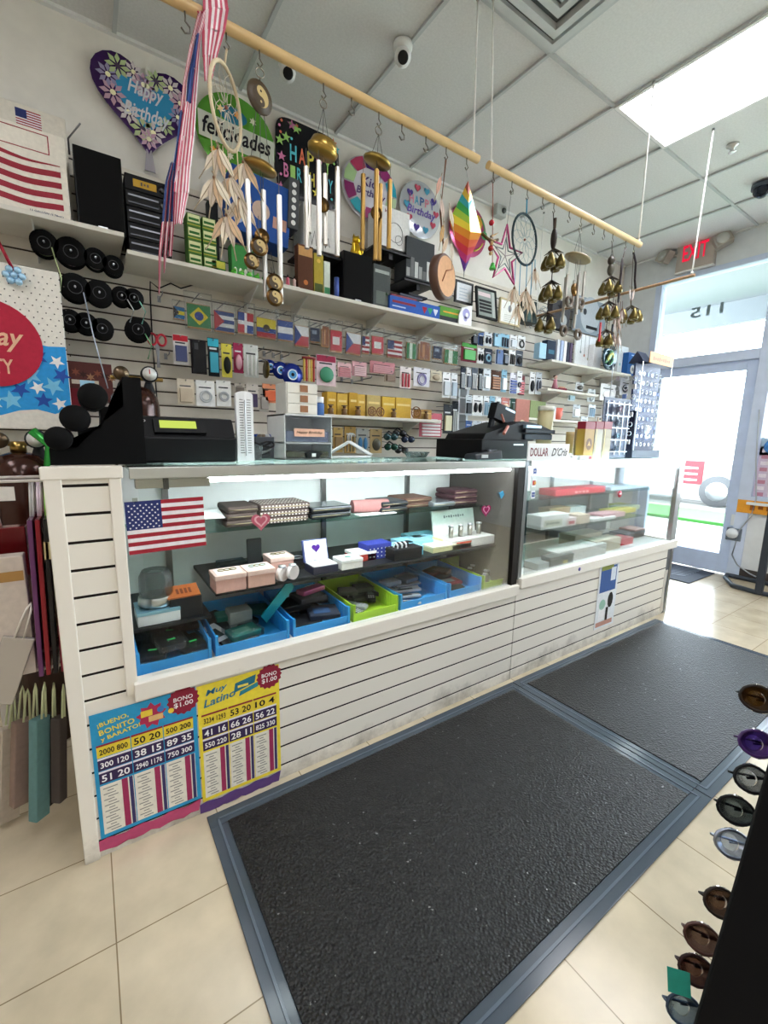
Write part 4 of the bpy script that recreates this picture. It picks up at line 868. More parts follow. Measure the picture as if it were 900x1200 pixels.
def art1(b, W, h, y):
    for k, s_ in enumerate(('¡BUENO,', 'BONITO', 'y BARATO!')): b.text(s_, W*(.2+.03*k), h*(.93-.055*k)-.02*W, h*.042, y-.001, 'ecd83c.f', w=W*(.28+.04*k), rot=.12)
    b.star(W*.55, h*.87, W*.15, y, 'b02c50.f', 9, .7); b.rc(W*.45, W*.56, h*.87, h*.92, y-.0006, 'e8c840.f'); b.rc(W*.52, W*.66, h*.82, h*.865, y-.0006, 'e0b878.f'); b.disc(W*.64, h*.9, W*.035, y-.001, '3a78b8.f'); b.disc(W*.74, h*.86, W*.03, y-.001, 'e8c840.f')
def art2(b, W, h, y):
    b.text('Muy', W*.22, h*.93, h*.06, y-.001, '2c7a9c.f', w=W*.26, shear=.3, rot=.12); b.text('Latino', W*.25, h*.855, h*.065, y-.001, '2c7a9c.f', w=W*.38, shear=.3, rot=.12)
    b.poly([(W*.42, h*.86), (W*.68, h*.9), (W*.7, h*.97), (W*.44, h*.94)], y, '1f6a80.f'); b.poly([(W*.48, h*.82), (W*.72, h*.86), (W*.72, h*.9), (W*.5, h*.86)], y-.0003, '2a8494.f'); b.rc(W*.47, W*.6, h*.895, h*.915, y-.0006, 'e8d860.f')
def prect(x0, y0, x1, y1): return at(x0, y0, 1, -.003), at(x1, y1, 1, -.003)
pa, pb_ = at(104, 838, 1, -.003), at(118, 982, 1, -.003); qa, qb = at(229, 806, 1, -.003), at(236, 937, 1, -.003)
lotto((pa.x+pb_.x)/2, (pb_.z+qb.z)/2, (qa.x+qb.x)/2, (pa.z+qa.z)/2, 'blue lottery price poster reading BUENO BONITO y BARATO on the slatted front', '2894c4.f', 't', (('2000 800', '50 20', '500 200'), ('300 120', '38 15', '89 35'), ('51 20', '2940 1176', '750 300')), 'ecd83c.f', 'b84870.f', art1)
ra, rb = at(327, 778, 1, -.003), at(329, 906, 1, -.003)
lotto((qa.x+qb.x)/2+.004, (rb.z+qb.z)/2, (ra.x+rb.x)/2, (ra.z+qa.z)/2, 'yellow lottery price poster reading Muy Latino on the slatted front', 'ecd83c.f', 't', (('3234 1293', '53 20', '10 4'), ('41 16', '66 26', '56 22'), ('550 220', '28 11', '825 330')), '2c7a9c.f', '5a3c78.f', art2)
sa, sb = at(703, 661, 1, -.004), at(697, 738, 1, -.004); ta, tb = at(726, 655, 1, -.004), at(719, 730, 1, -.004)
X0, X1 = (sa.x+sb.x)/2, (ta.x+tb.x)/2; Z0, Z1 = (sb.z+tb.z)/2, (sa.z+ta.z)/2; W, h = X1-X0, Z1-Z0
t = thing('football_poster', 'narrow white poster with blue and green figures on the second showcase front', 'poster', (X0, -.003, Z0)); MB().box(0, W, 0, .0015, 0, h, 'e6eaec.f').build('sheet', t)
b = MB(); b.rc(W*.08, W*.9, h*.55, h*.93, -.001, '3a5c98.f'); b.rc(W*.1, W*.7, h*.88, h*.95, -.0015, '8a9448.f'); b.rc(W*.6, W*.85, h*.7, h*.9, -.002, 'd8e0ea.f'); b.disc(W*.7, h*.4, W*.14, -.001, '2c2824.f', 12, h*.12); b.disc(W*.3, h*.36, W*.16, -.001, '9cc4b0.f', 12, h*.08); b.rc(W*.15, W*.45, h*.12, h*.3, -.001, 'f4f4f4.f'); b.rc(W*.5, W*.62, h*.1, h*.3, -.0015, '2c2824.f'); b.rc(W*.05, W*.9, h*.03, h*.1, -.001, 'c09080.f'); b.build('print', t)
# ================================================================== ON THE UPPER WALL SHELVES
def stand(px0, px1, pyt, Y, zb): a, b, z = RB(px0, px1, pyt, Y, zb); return a, b, max(.01, z-zb)
def speaker(lab, px0, px1, pyt, Y, zb, D=.2):
    a, b_, h = stand(px0, px1, pyt, Y, zb); W = b_-a; t = thing('loudspeaker', lab, 'speaker', (a, Y, zb))
    MB().box(0, W, .006, D, 0, h, '0a0a0c.w').build('cabinet', t, bevel=.003); MB().box(.003, W-.003, 0, .006, .003, h-.003, '050506.f').build('grille', t, bevel=.002)
    MB().box(W*.4, W*.6, -.0015, 0, h*.04, h*.055, 'c8ccd0.m').build('badge', t)
speaker('tall black loudspeaker on the left wall shelf beside the flag box', 85, 141, 176, 1.16, UL)
speaker('smaller black loudspeaker on the long upper shelf, right of the brown boxes', 403, 437, 297, 1.15, US)
# stereo stack
a, b_, h = stand(146, 196, 208, 1.16, US); W = b_-a
for k in range(5):
    hh = h/5; t = thing('stereo_component', ['bottom black hi-fi unit of the stereo stack', 'second black hi-fi unit from the bottom of the stereo stack', 'middle black hi-fi unit of the stereo stack', 'hi-fi unit just below the amber display unit in the stereo stack', 'top hi-fi unit with an amber display in the stereo stack'][k], 'stereo', (a, 1.16, US+hh*k), group='stereo stack')
    MB().box(0, W, 0, .22, 0, hh-.003, '0c0d0f.p').build('casing', t, bevel=.002)
    b = MB()
    if k == 4: b.box(W*.18, W*.72, -.002, 0, hh*.25, hh*.7, 'b08a24.g'); b.scrawl(3, W*.45, hh*.47, hh*.22, -.003, '3a2c08.p', w=.04)
    else: b.box(W*.05, W*.75, -.002, 0, hh*.62, hh*.72, '6a6c70.m'); b.box(W*.05, W*.75, -.002, 0, hh*.2, hh*.26, '4a4c50.m')
    b.build('front_trim', t); MB().lathe([(0, -.012), (hh*.22, -.01), (hh*.24, 0), (0, 0)], '5a5c60.m', (W*.87, 0, hh*.5), 14, 'y').build('knob', t)
# flag printed box in a clear bin
a0, a1, z0, z1 = rect(-2, 150, 78, 246, 1.15); a0 = at(-60, 200, 1, 1.15).x
t = thing('flag_print_box', 'white box printed with red waving stripes on the left wall shelf', 'box', (a0, 1.15, UL)); W = a1-a0; h = z1-UL
MB().box(0, W, 0, .18, 0, h, 'e8e2d6.f').build('box_body', t, bevel=.002)
b = MB(); n = 10
for k in range(5):
    zz = h*(.1+.13*k); up = [(W*.1+W*.84*i/n, zz+h*.07+h*.018*math.sin(i*.75)+(.0 if k < 4 else -h*.06*i/n)) for i in range(n+1)]; dn = [(W*.1+W*.84*i/n, zz+h*.018*math.sin(i*.75)) for i in range(n, -1, -1)]
    for i in range(n): b.poly([dn[n-i], dn[n-i-1], up[i+1], up[i]], -.001, '9a2c3c.f')
b.box(W*.1, W*.85, -.0012, 0, h*.74, h*.75, '9a2c3c.f'); b.box(W*.1, W*.85, -.0012, 0, h*.95, h*.96, '9a2c3c.f'); b.box(W*.845, W*.855, -.0012, 0, h*.74, h*.96, '9a2c3c.f')
b.text('13 GALLON (3.78mL)', W*.78, h*.035, h*.03, -.002, '30406a.f', w=W*.3); b.build('print', t)
a0_, a1_, z0_, z1_ = rect(17, 124, 42, 148, 1.2); c = (a0_+a1_)/2
t = thing('cream_flag_box', 'cream box with a tiny american flag, standing behind the red striped box', 'box', (at(-60, 150, 1, 1.34).x, 1.335, UL)); W2 = at(77, 150, 1, 1.34).x-at(-60, 150, 1, 1.34).x; h2 = at(40, 128, 1, 1.34).z-UL
MB().box(0, W2, 0, .07, 0, h2, 'e0dace.f').build('box_body', t, bevel=.002)
b = MB(); fx = at(18, 134, 1, 1.335).x-at(-60, 150, 1, 1.34).x; fz = at(30, 148, 1, 1.335).z-UL; b.M = Matrix.Translation((fx, 0, fz)); usflag(b, .09, .065, -.001, stars=False); b.build('small_flag', t)
t = thing('bag_holder_bracket', 'thin steel bracket arm on the slatwall behind the tall loudspeaker', 'bracket', (at(80, 165, 1, SY).x, SY, at(80, 165, 1, SY).z)); MB().tube([(0, -.001, -.06), (0, -.02, 0), (.05, -.12, .03)], .004, '8a8c90.m').build('arm', t)
# green boxes
for c_ in range(2):
    for r in range(4):
        a, b2, h = stand(206+19*c_, 223+19*c_, 0, 1.16, US); hh = .062
        box_thing('tea_box', 'green and cream printed carton, %s stack, %s' % (('left', 'right')[c_], ('on the shelf', 'second from the bottom', 'third from the bottom', 'topmost')[r]), 'box', a, b2, 1.16, 1.25, US+(hh+.001)*r, US+(hh+.001)*r+hh, '4c7a34.f',
                  lambda b, x0, x1, z0, z1, y: (b.rc(x0+.004, x1-.004, z0+.022, z1-.004, y, 'd8dca8.f'), b.rc(x0+.008, x1-.008, z0+.03, z0+.042, y-.0005, '2c6a2c.f'), b.rc(x0, x1, z0+.008, z0+.012, y, 'b8b040.f')), 'green cartons beside the stereo')
a, b2, h = stand(247, 264, 298, 1.16, US)
box_thing('tea_box', 'single green and yellow carton standing right of the two stacks', 'box', a, b2, 1.16, 1.23, US, US+.06, '3c7a34.f', lambda b, x0, x1, z0, z1, y: b.rc(x0+.004, x1-.004, z0+.02, z1-.006, y, 'c8c850.f'))
a, b2, h = stand(243, 255, 236, 1.3, US)
box_thing('dark_bottle_box', 'narrow black box behind the green cartons', 'box', a, b2, 1.3, 1.35, US+.0, US+h, '1a1c20.p')
a, b2, h = stand(271, 297, 288, 1.17, US)
box_thing('toy_carton', 'green carton with white bowling pin shapes', 'box', a, b2, 1.17, 1.24, US, US+h, '3c8a44.f', lambda b, x0, x1, z0, z1, y: [b.disc(x0+(x1-x0)*(.15+.23*i), z0+.03, .009, y, 'eef2e8.f', 12, .02) for i in range(4)])
for i in range(5):
    c = at(274+9*i, 316+1.6*i, 1, 1.14); t = thing('green_toy_car', 'small translucent green toy on the shelf edge, %s from the left' % ORD[i], 'toy', (c.x, 1.14, US), group='green shelf edge toys')
    MB().ball((0, 0, .012), (.016, .012, .012), '58c03c.g', 12, 7).build('toy_body', t); MB().ball((.006, 0, .026), (.008, .008, .007), 'a8e878.g', 10, 6).build('toy_top', t)
a, b2, h = stand(316, 352, 314, 1.14, US)
t = thing('figurine_pack', 'flat white pack of pink and white little figures on the shelf', 'toy pack', (a, 1.15, US)); W = b2-a
MB().box(0, W, 0, .06, 0, .012, 'e8e8e4.f').build('tray', t)
for i in range(4):
    q = MB().lathe([(0, .012), (.011, .014), (.009, .04), (.011, .05), (.0, .062)], ['d8a8a0.p', 'f0ece8.p', 'e07088.p', 'd8b8b0.p'][i], (W*(.2+.22*i), .02, 0), 10).build('figure', t)
    MB().lathe([(0, .06), (.006, .062), (0, .078)], '202020.p', (W*(.2+.22*i), .02, 0), 8).build('hat', q)
a, b2, h = stand(323, 334, 303, 1.17, US); t = thing('green_bottle', 'pale green little bottle on the shelf by the figures', 'bottle', ((a+b2)/2, 1.22, US)); MB().lathe([(0, 0), (.018, 0), (.018, .05), (.008, .065), (.008, .08), (0, .08)], 'b8d8c8.p', seg=14).build('bottle_body', t)
a, b2, h = stand(348, 366, 288, 1.17, US); box_thing('brown_perfume_box', 'tall brown and orange printed box on the shelf', 'box', a, b2, 1.16, 1.21, US, US+h, '5a3420.f', lambda b, x0, x1, z0, z1, y: (b.rc(x0+.005, x1-.005, z1-.06, z1-.01, y, 'c89860.f'), b.disc((x0+x1)/2, z0+.05, .014, y, 'c87840.f')))
a, b2, h = stand(367, 378, 298, 1.17, US); box_thing('yellow_perfume_box', 'tall yellow and olive printed box beside the brown one', 'box', a, b2, 1.16, 1.21, US, US+h, 'b8a43c.f', lambda b, x0, x1, z0, z1, y: (b.rc(x0+.004, x1-.004, z0+.01, z0+.06, y, '4c5a2c.f'), b.disc((x0+x1)/2, z1-.04, .012, y, 'e8c860.f')))
a, b2, h = stand(379, 386, 307, 1.17, US); box_thing('mint_bottle_box', 'thin white and green box right of the yellow one', 'box', a, b2, 1.16, 1.2, US, US+h, 'dce8dc.f', lambda b, x0, x1, z0, z1, y: b.rc(x0+.002, x1-.002, z0+.01, z0+.05, y, '4c9a6c.f'))
a, b2, h = stand(392, 403, 326, 1.13, US); t = thing('blue_candle', 'short blue ribbed glass in front of the smaller loudspeaker', 'glass', ((a+b2)/2-.015, 1.135, US)); b = MB(); b.lathe([(0, 0), (.014, 0), (.016, h), (.0, h)], '5068b8.g', seg=14); b.build('glass_body', t)
a, b2, h = stand(438, 458, 311, 1.15, US); box_thing('speaker_box', 'dark printed carton right of the smaller loudspeaker', 'box', a, b2, 1.15, 1.3, US, US+h, '4a5050.f', lambda b, x0, x1, z0, z1, y: (b.rc(x0+.01, x1-.01, z1-.05, z1-.03, y, 'a8b0ac.f'), b.disc(x1-.03, z0+.09, .01, y, '40c860.f'), b.rc(x0+.02, x1-.02, z0+.02, z0+.1, y, '6a7470.f')))
for i in range(2):
    a, b2, h = stand(462+5*i, 488+0*i, 338, 1.2, US); 
a, b2, h = stand(455, 514, 345, 1.15, US); t = box_thing('blue_toy_box', 'long blue box with three crest shapes on the upper shelf', 'box', a, b2, 1.13, 1.2, US, US+.085, '2c5cb4.f', lambda b, x0, x1, z0, z1, y: [b.rc(x0+.02, x0+(x1-x0)*.5, z0+.045, z0+.06, y, '8c3040.f'), b.rc(x0+.02, x0+(x1-x0)*.3, z0+.02, z0+.028, y, 'b8ccec.f')]+[b.poly([(x1-.16+.05*i, z0+.05), (x1-.14+.05*i, z0+.015), (x1-.12+.05*i, z0+.05), (x1-.12+.05*i, z0+.06), (x1-.16+.05*i, z0+.06)], y, ['a8283c.f', '2c9a6c.f', 'd8e0f0.f'][i]) for i in range(3)])
for k in range(3): c = at(478+8*k, 345, 1, 1.17); packet('flat_game_case', '%s flat dark case lying on the long blue box' % ('lowest', 'middle', 'topmost')[k], 'case', (c.x-.05, 1.14, US+.086+.016*k), .22-.02*k, .06, .015, ['8a2c3c.p', '2c3450.p', '1c2028.p'][k], .05*k)
a, b2, h = stand(515, 545, 352, 1.15, US); box_thing('green_toy_box', 'green box with small orange lettering on the upper shelf', 'box', a, b2, 1.14, 1.2, US, US+.1, '5c9a3c.f', lambda b, x0, x1, z0, z1, y: (b.rc(x0+.03, x1-.05, z0+.06, z0+.07, y, 'd8a040.f'), b.rc(x0, x1, z0, z0+.035, y, '30343a.f')))
a, b2, h = stand(538, 553, 357, 1.13, US); t = thing('arched_card', 'white arched card with blue swirl at the end of the upper shelf', 'card', (a, 1.125, US)); W = b2-a
MB().slab([(0, 0), (W, 0), (W, h)]+[(W*(1-.5*k/5)-W*.1*k/5, h-.0*k) for k in (1,)]+[(W*.2, h*.8), (.0, h*.4)], 0, .01, 'f2f4f6.p').build('card_body', t); b = MB(); b.disc(W*.55, h*.55, W*.28, -.001, 'a8a8dc.f'); b.disc(W*.6, h*.5, W*.12, -.002, 'eef0fa.f'); b.disc(W*.5, h*.3, W*.14, -.001, 'b4b4e0.f'); b.build('swirl', t)
# hung boxes above the shelf
def hung(name, lab, cat, x0, y0, x1, y1, Y, D, m, face=None, tilt=0, group=None, bevel=.002, extra=None, roll=0):
    a, b_, z0, z1 = rect(x0, y0, x1, y1, Y); W, h = b_-a, z1-z0
    t = thing(name, lab, cat, ((a+b_)/2, Y, z0), group=group, rot=(tilt, roll, 0))
    MB().box(-W/2, W/2, 0, D, 0, h, m).build('body', t, bevel=min(bevel, D*.3))
    if face: b = MB(); face(b, -W/2, W/2, 0, h, -.0012); b.build('print', t)
    k = SY-Y-D
    if k > .004: MB().cyl((0, D, h*.9), (0, SY-Y-.001, h*.9+.003), .0025, '9a9ca0.m', 6).build('peg', t)
    if extra: extra(t, W, h)
    return t
hung('blue_appliance_box', 'large blue printed box leaning over the shelf behind the dreamcatcher feathers', 'box', 266, 205, 337, 278, 1.2, .16, '1f4f9c.f', lambda b, x0, x1, z0, z1, y: (b.rc(x0+.02, x0+.12, z1-.05, z1-.03, y, 'd8e0f0.f'), b.disc(0, (z0+z1)*.45, .05, y, 'c8b0a0.f'), b.disc(x0+.05, z0+.06, .025, y, 'a8b8d8.f'), b.rc(x1-.1, x1-.02, z0+.08, z0+.14, y, 'c89a88.f')), .0, roll=.1)
hung('grey_speaker_strip', 'dark grey panel with a column of white dots beside the blue box', 'box', 337, 208, 349, 268, 1.19, .12, '4a4c50.f', lambda b, x0, x1, z0, z1, y: [b.disc(0, z0+(z1-z0)*(.12+.15*i), .014, y, 'e8e8e8.f', 14) for i in range(6)], roll=.05)
def city(b, x0, x1, z0, z1, y):
    for i in range(7): b.rc(x0+(x1-x0)*i/7+.004, x0+(x1-x0)*(i+1)/7-.002, z0+.01, z0+(z1-z0)*(.25+.09*((i*3) % 4)), y, ['9a9c9c.f', '6c6e70.f', 'c8caca.f'][i % 3])
t_ = hung('white_line_art_box', 'white box with black line drawings on a small black bracket shelf', 'box', 356, 243, 398, 294, 1.22, .16, 'e4e4e2.f', lambda b, x0, x1, z0, z1, y: [b.tube([(x0+.02+.03*i, y, z0+.02), (x0+.04+.03*i, y, z0+.08+.02*(i % 2)), (x0+.05+.03*i, y, z0+.03)], .0015, '303234.f', 4) for i in range(5)])
t_ = hung('white_sketch_box', 'white box with grey sketch on a black bracket shelf near the golden figure', 'box', 446, 245, 480, 292, 1.22, .16, 'e8e8e8.f', lambda b, x0, x1, z0, z1, y: (b.ring((0, y, z0+.1), .06, .0015, '5a5c60.f', 'y', 20), b.ring((.03, y, z0+.06), .03, .0015, '8a8c90.f', 'y', 16), b.scrawl(5, x0+.05, z1-.03, .02, y, '7a3040.f', w=.04)))
hung('city_photo_box', 'dark box with a grey skyline picture on a bracket shelf', 'box', 476, 281, 509, 329, 1.2, .14, '3c4044.f', city)
for (x0, y0, x1, y1, lab) in ((355, 294, 400, 303, 'small black bracket shelf under the white line drawing box'), (437, 291, 482, 302, 'small black bracket shelf under the white sketch box'), (474, 328, 510, 338, 'small black wire bracket shelf under the skyline box')):
    a, b_, z0, z1 = rect(x0, y0, x1, y1, 1.18); t = thing('bracket_shelf', lab, 'shelf', (a, 1.18, z1-.012)); W = b_-a; MB().box(0, W, 0, SY-1.181, -.012, 0, '1c1e22.p').build('board', t); MB().box(W*.45, W*.55, .02, SY-1.181, -.05, -.012, '1c1e22.p').build('bracket', t)
# golden figurine
c = at(419, 297, 1, 1.2); t = thing('golden_figurine', 'small shiny golden seated cat figure on top of the smaller loudspeaker', 'figurine', (c.x, 1.22, at(420, 297, 1, 1.15).z-.003)); s_ = 1.
MB().lathe([(0, 0), (.035, .003), (.04, .03), (.028, .07), (.02, .085), (0, .09)], 'd8b030.m', seg=16).build('seated_body', t)
hd = MB().ball((0, -.005, .105), (.027, .024, .024), 'd8b030.m').build('head', t)
for sx in (-1, 1): MB().lathe([(.009, .122), (0, .145)], 'd8b030.m', (sx*.016, 0, 0), 8).build('ear', t); MB().lathe([(0, 0), (.011, .01), (.01, .05), (.012, .06), (0, .065)], 'e0bc40.m', (sx*.03, -.02, .02), 8).build('paw', t)
# framed things near the shelf end
def frame_thing(lab, x0, y0, x1, y1, Y, fm, inner, art=None, tilt=0, fw=.014, name='framed_certificate', group=None):
    a, b_, z0, z1 = rect(x0, y0, x1, y1, Y); W, h = b_-a, z1-z0; t = thing(name, lab, 'frame', ((a+b_)/2, Y, z0), rot=(tilt, 0, 0), group=group)
    b = MB()
    for q in ((-W/2, W/2, 0, fw), (-W/2, W/2, h-fw, h), (-W/2, -W/2+fw, fw, h-fw), (W/2-fw, W/2, fw, h-fw)): b.box(q[0], q[1], -.008, .012, q[2], q[3], fm)
    b.build('frame', t, bevel=.002); b = MB(); b.box(-W/2+.004, W/2-.004, .0, .01, .004, h-.004, inner)
    if art: art(b, -W/2+fw, W/2-fw, fw, h-fw, -.0008)
    b.build('picture', t); MB().cyl((0, .012, h*.8), (0, SY-Y-.001, h*.8), .003, '8a8c90.m', 6).build('peg', t); return t
def lines(col, n=5):
    def f(b, x0, x1, z0, z1, y):
        for k in range(n): b.rc(x0+(x1-x0)*.2, x0+(x1-x0)*(.8-.1*(k % 2)), z0+(z1-z0)*(.15+.7*k/n), z0+(z1-z0)*(.15+.7*k/n)+.006, y, col)
    return f
frame_thing('thin dark frame with a pale landscape certificate above the green box', 533, 330, 554, 356, 1.3, '2c2e32.p', 'e8eef4.f', lines('b8c8d8.f', 4))
t = frame_thing('black plaque frame with ruled panels leaning forward past the shelf end', 560, 336, 584, 374, 1.2, '141518.p', '8a9490.f', lambda b, x0, x1, z0, z1, y: [b.rc(x0+.015, x1-.045, z0+.03+(z1-z0-.1)*k/4, z0+.03+(z1-z0-.1)*(k+.7)/4, y, '1c1e22.p') for k in range(4)]+[b.rc(x0+.01, x1-.05, z1-.05, z1-.02, y, 'd8c8cc.f'), b.rc(x1-.035, x1-.005, z0, z1, y, 'b4bcb8.f')], -.15, .016)
def cert(b, x0, x1, z0, z1, y): b.disc((x0+x1)/2, z1-.06, .022, y, '8a9098.f', 14, .028); lines('c8ccc8.f', 4)(b, x0, x1, z0, z0+(z1-z0)*.5, y)
frame_thing('gold framed white certificate with a small round crest', 585, 351, 609, 381, 1.3, 'c8b890.w', 'eef0ec.f', cert)
t = hung('dark_lantern_box', 'dark green-black lantern box hanging under the blue dreamcatcher feathers', 'box', 614, 352, 630, 378, 1.25, .1, '1c2c2c.p', lambda b, x0, x1, z0, z1, y: (b.rc(x0+.05, x0+.1, z0+.02, z1-.03, y, '56706c.g'), b.rc(x0+.06, x0+.09, z1-.03, z1-.015, y, 'c8d0cc.f')))
# ================================================================== RIBBON SPOOLS
sp = [(51.5, 284, 12, 'c8d8a0', 'pale green'), (83, 294.6, 14, 'd8c8d0', 'pale pink'), (112, 302.7, 10.5, 'a8a8a8', 'grey'), (133, 310.7, 10, '606468', 'dark'),
      (88, 336.5, 14, '1f6a68', 'teal'), (116.5, 343, 13, '808488', 'silver'), (142.7, 346.7, 10, '402c24', 'brown'), (157, 349, 10, '2a7a6a', 'sea green'),
      (82, 374.7, 11, '44484c', 'charcoal'), (101, 378.7, 11, '2a5a9c', 'blue'), (120, 385, 11, '3c4044', 'black'), (162, 386, 13, '50a080', 'mint')]
rows_ = ['top row', 'middle row', 'lower row']
for i, (px, py, r, cc, cn_) in enumerate(sp):
    c = at(px, py, 1, 1.22); R_ = r/FPX*2.61*.86
    t = thing('ribbon_spool', 'black spool of %s ribbon on a slatwall peg, %s of the spools' % (cn_, rows_[0 if i < 4 else 1 if i < 8 else 2]), 'ribbon spool', (c.x, 1.22+.0*i, c.z), group='ribbon spools')
    for y0 in (0, .06): MB().lathe([(.008, y0), (R_, y0), (R_, y0+.003), (.008, y0+.003), (.008, y0)], '08080a.f', (0, 0, 0), 24, 'y').build('flange', t)
    MB().lathe([(R_*.75, .003), (R_*.8, .03), (R_*.75, .06)], cc+'.g', (0, 0, 0), 22, 'y').build('ribbon', t)
    b = MB(); b.ring((0, -.001, 0), R_*.45, .0015, '3c3e42.p'); b.cyl((0, -.02, 0), (0, SY-1.221, 0), .004, 'b8bcc0.m', 8); b.build('peg', t)
    if i in (0, 4, 6, 7, 11):
        Lh = [.28, .45, .12, .12, .14][[0, 4, 6, 7, 11].index(i)]; MB().tube([(R_*.5, -.005, -R_*.3), (R_*.6+.02, -.01, -Lh*.5), (R_*.6+(.06 if i == 4 else .0), -.005, -Lh)], .003, ['c8d8a0', 'c0c8d8', 'd8dce0', '9adcc8', '8ad8a0'][[0, 4, 6, 7, 11].index(i)]+'.g', 5).build('loose_ribbon', t)
# scissors
c = at(184, 398, 1, 1.25); t = thing('scissors', 'red handled scissors hanging open end down beneath the last spool', 'scissors', (c.x, 1.25, c.z)); 
for sx in (-1, 1): MB().ring((sx*.022, 0, 0), .02, .006, 'c01c34.p', 'y', 16, .028).build('handle', t); b = MB(); b.slab([(sx*.012, -.02), (sx*-.002, -.022), (sx*-.008, -.14), (sx*.001, -.14)] if sx > 0 else [(.002, -.022), (-.012, -.02), (-.001, -.14), (.008, -.14)], .002*sx, .002*sx+.002, '8a8c94.m'); b.build('blade', t)
MB().cyl((.02, .0, .02), (.02, SY-1.251, .02), .003, '9a9ca0.m').build('peg', t)
# hanging black cord from upper shelf
t = thing('black_cable', 'black cable dangling down the slatwall under the upper shelf', 'cable', (0, 0, 0)); P = [at(*p, 1, 1.4) for p in ((232, 322), (226, 334), (212, 338), (200, 332), (186, 338), (176, 330), (176, 345), (178, 390), (181, 430), (184, 470))]; MB().tube([tuple(p) for p in P], .004, '16171a.p').build('cord', t); MB().box(P[0].x-.015, P[0].x+.015, 1.36, 1.41, P[0].z-.02, P[0].z+.03, '16171a.p').build('adapter', t)
# ================================================================== PARTY BAG, TANKS, LEFT CLUTTER
Y_ = 1.1
a1 = at(76, 400, 1, Y_).x; z1 = at(40, 314, 1, Y_).z; z0 = at(40, 503, 1, Y_).z; W = .86
t = thing('party_bag', 'big birthday gift bag with a red circle, blue stars and white dotted top', 'gift bag', (a1-W, Y_, z0)); h = z1-z0
MB().box(0, W, 0, .16, 0, h, 'e8e4da.f').build('bag', t, bevel=.003)
b = MB()
for i in range(30):
    for j in range(15): b.disc(.02+.029*i+.014*(j % 2), h*.45+h*.036*j, .003, -.0008, '4a4440.f', 6)
n = 14; b.poly([(0, h*.12)]+[(W*i/n, h*.10+.02*math.sin(i*1.2)) for i in range(1, n)]+[(W, h*.14), (W, h*.54)]+[(W*(1-i/n), h*.5+.03*math.sin(i*.8)) for i in range(1, n+1)], -.0012, '2c9ae0.f')
for i in range(44):
    x = W-.04-.075*(i % 11)+.02*math.sin(i*2.1); zz = h*(.17+.095*(i//11))+.012*math.sin(i*1.3); b.star(x, zz, .03+.012*((i*7) % 3)/2, -.0018-.0001*i, ['f0f0f0.f', '2450a8.f', '7cc8ec.f'][i % 3], 5, .42, random.uniform(0, 2))
cx = at(-12, 403, 1, Y_).x-(a1-W); cz = at(0, 403, 1, Y_).z-z0; R_ = at(50, 403, 1, Y_).x-at(-12, 403, 1, Y_).x
b.disc(cx, cz, R_, -.008, 'b4203c.f', 40)
b.text('birthday', cx-.04, cz+.02, .1, -.0095, 'e8b898.f', w=R_*1.75, shear=.3); b.text('PARTY', cx-.01, cz-.09, .06, -.0095, 'e8b898.f', w=R_*.9); b.text('happy', cx-.04, cz+.12, .07, -.0095, 'e8b898.f', w=R_, shear=.3); b.build('print', t)
b = MB(); b.tube([(.5, -.01, h), (.52, -.03, h+.2), (.62, -.03, h+.04)], .008, 'b01c34.g'); b.build('handle', t, label='red ribbon handle')
c = at(16, 322, 1, Y_-.03); t = thing('snowflake_bow', 'light blue beaded snowflake bow on the birthday bag corner', 'bow', (c.x, Y_-.022, c.z)); b = MB()
for k in range(7):
    a = 2*PI*k/6; r = .026 if k < 6 else 0; b.ball((r*math.cos(a), 0, r*math.sin(a)), (.014, .012, .014), 'a8d0ec.g', 10, 6)
b.build('beads', t); MB().tube([(0, 0, .02), (-.03, 0, .1), (-.045, 0, .14)], .007, '9c1830.g').build('ribbon', t, label='dark red ribbon')
def tank(px, pyt, Y, r, lab, green=False):
    c = at(px, pyt, 1, Y); z = c.z; t = thing('helium_tank', lab, 'gas tank', (c.x, Y, 0)); B = '3c2018.g'
    MB().lathe([(0, 0), (r, .01), (r, z-.09), (r*.93, z-.05), (r*.7, z-.015), (r*.3, z), (0, z)], B, seg=28).build('cylinder', t)
    MB().lathe([(0, z), (.025, z), (.025, z+.04), (0, z+.04)], 'a88c50.m', seg=14).build('valve', t)
    g_ = MB().lathe([(0, -.02), (.035, -.02), (.035, .015), (0, .015)], '26282c.p', (.06, -.04, z+.05), 18, 'y').build('pressure_gauge', t); b = MB(); b.lathe([(0, -.021), (.029, -.0215), (0, -.022)], 'e8e8e4.p', (.06, -.04, z+.05), 18, 'y'); b.box(.058, .062, -.065, -.063, z+.05, z+.07, 'c02020.p'); b.build('dial', g_)
    MB().lathe([(0, -.02), (.03, -.02), (.03, .015), (0, .015)], '6a5a48.m', (-.05, -.04, z+.045), 18, 'y').build('pressure_gauge', t)
    b = MB(); b.cyl((-.09, 0, z+.03), (.12, 0, z+.035), .009, 'b89858.m'); b.cyl((.06, 0, z+.02), (.06, 0, z-.03), .014, '202226.p', 12, .03); b.cyl((.06, 0, z-.03), (.06, 0, z-.1), .012, '202226.p', 10, .005); b.build('regulator', t)
    b = MB(); b.box(-r*.6, -r*.15, -r-.001, -r*.7, z-.17, z-.12, 'e8e4dc.f'); b.build('paper_tag', t)
    if green: MB().tube([(.05, -.05, z+.08), (.1, -.06, z+.03), (.09, -.06, z-.06), (.11, -.07, z-.1)], .018, '2c9a3c.g', 8).build('green_grip', t, label='green rubber grip')
tank(157, 452, .95, .1, 'dark brown helium tank with gauges behind the black register')
tank(22, 530, .75, .1, 'dark brown helium tank with a green grip at the far left behind the corner column', True)
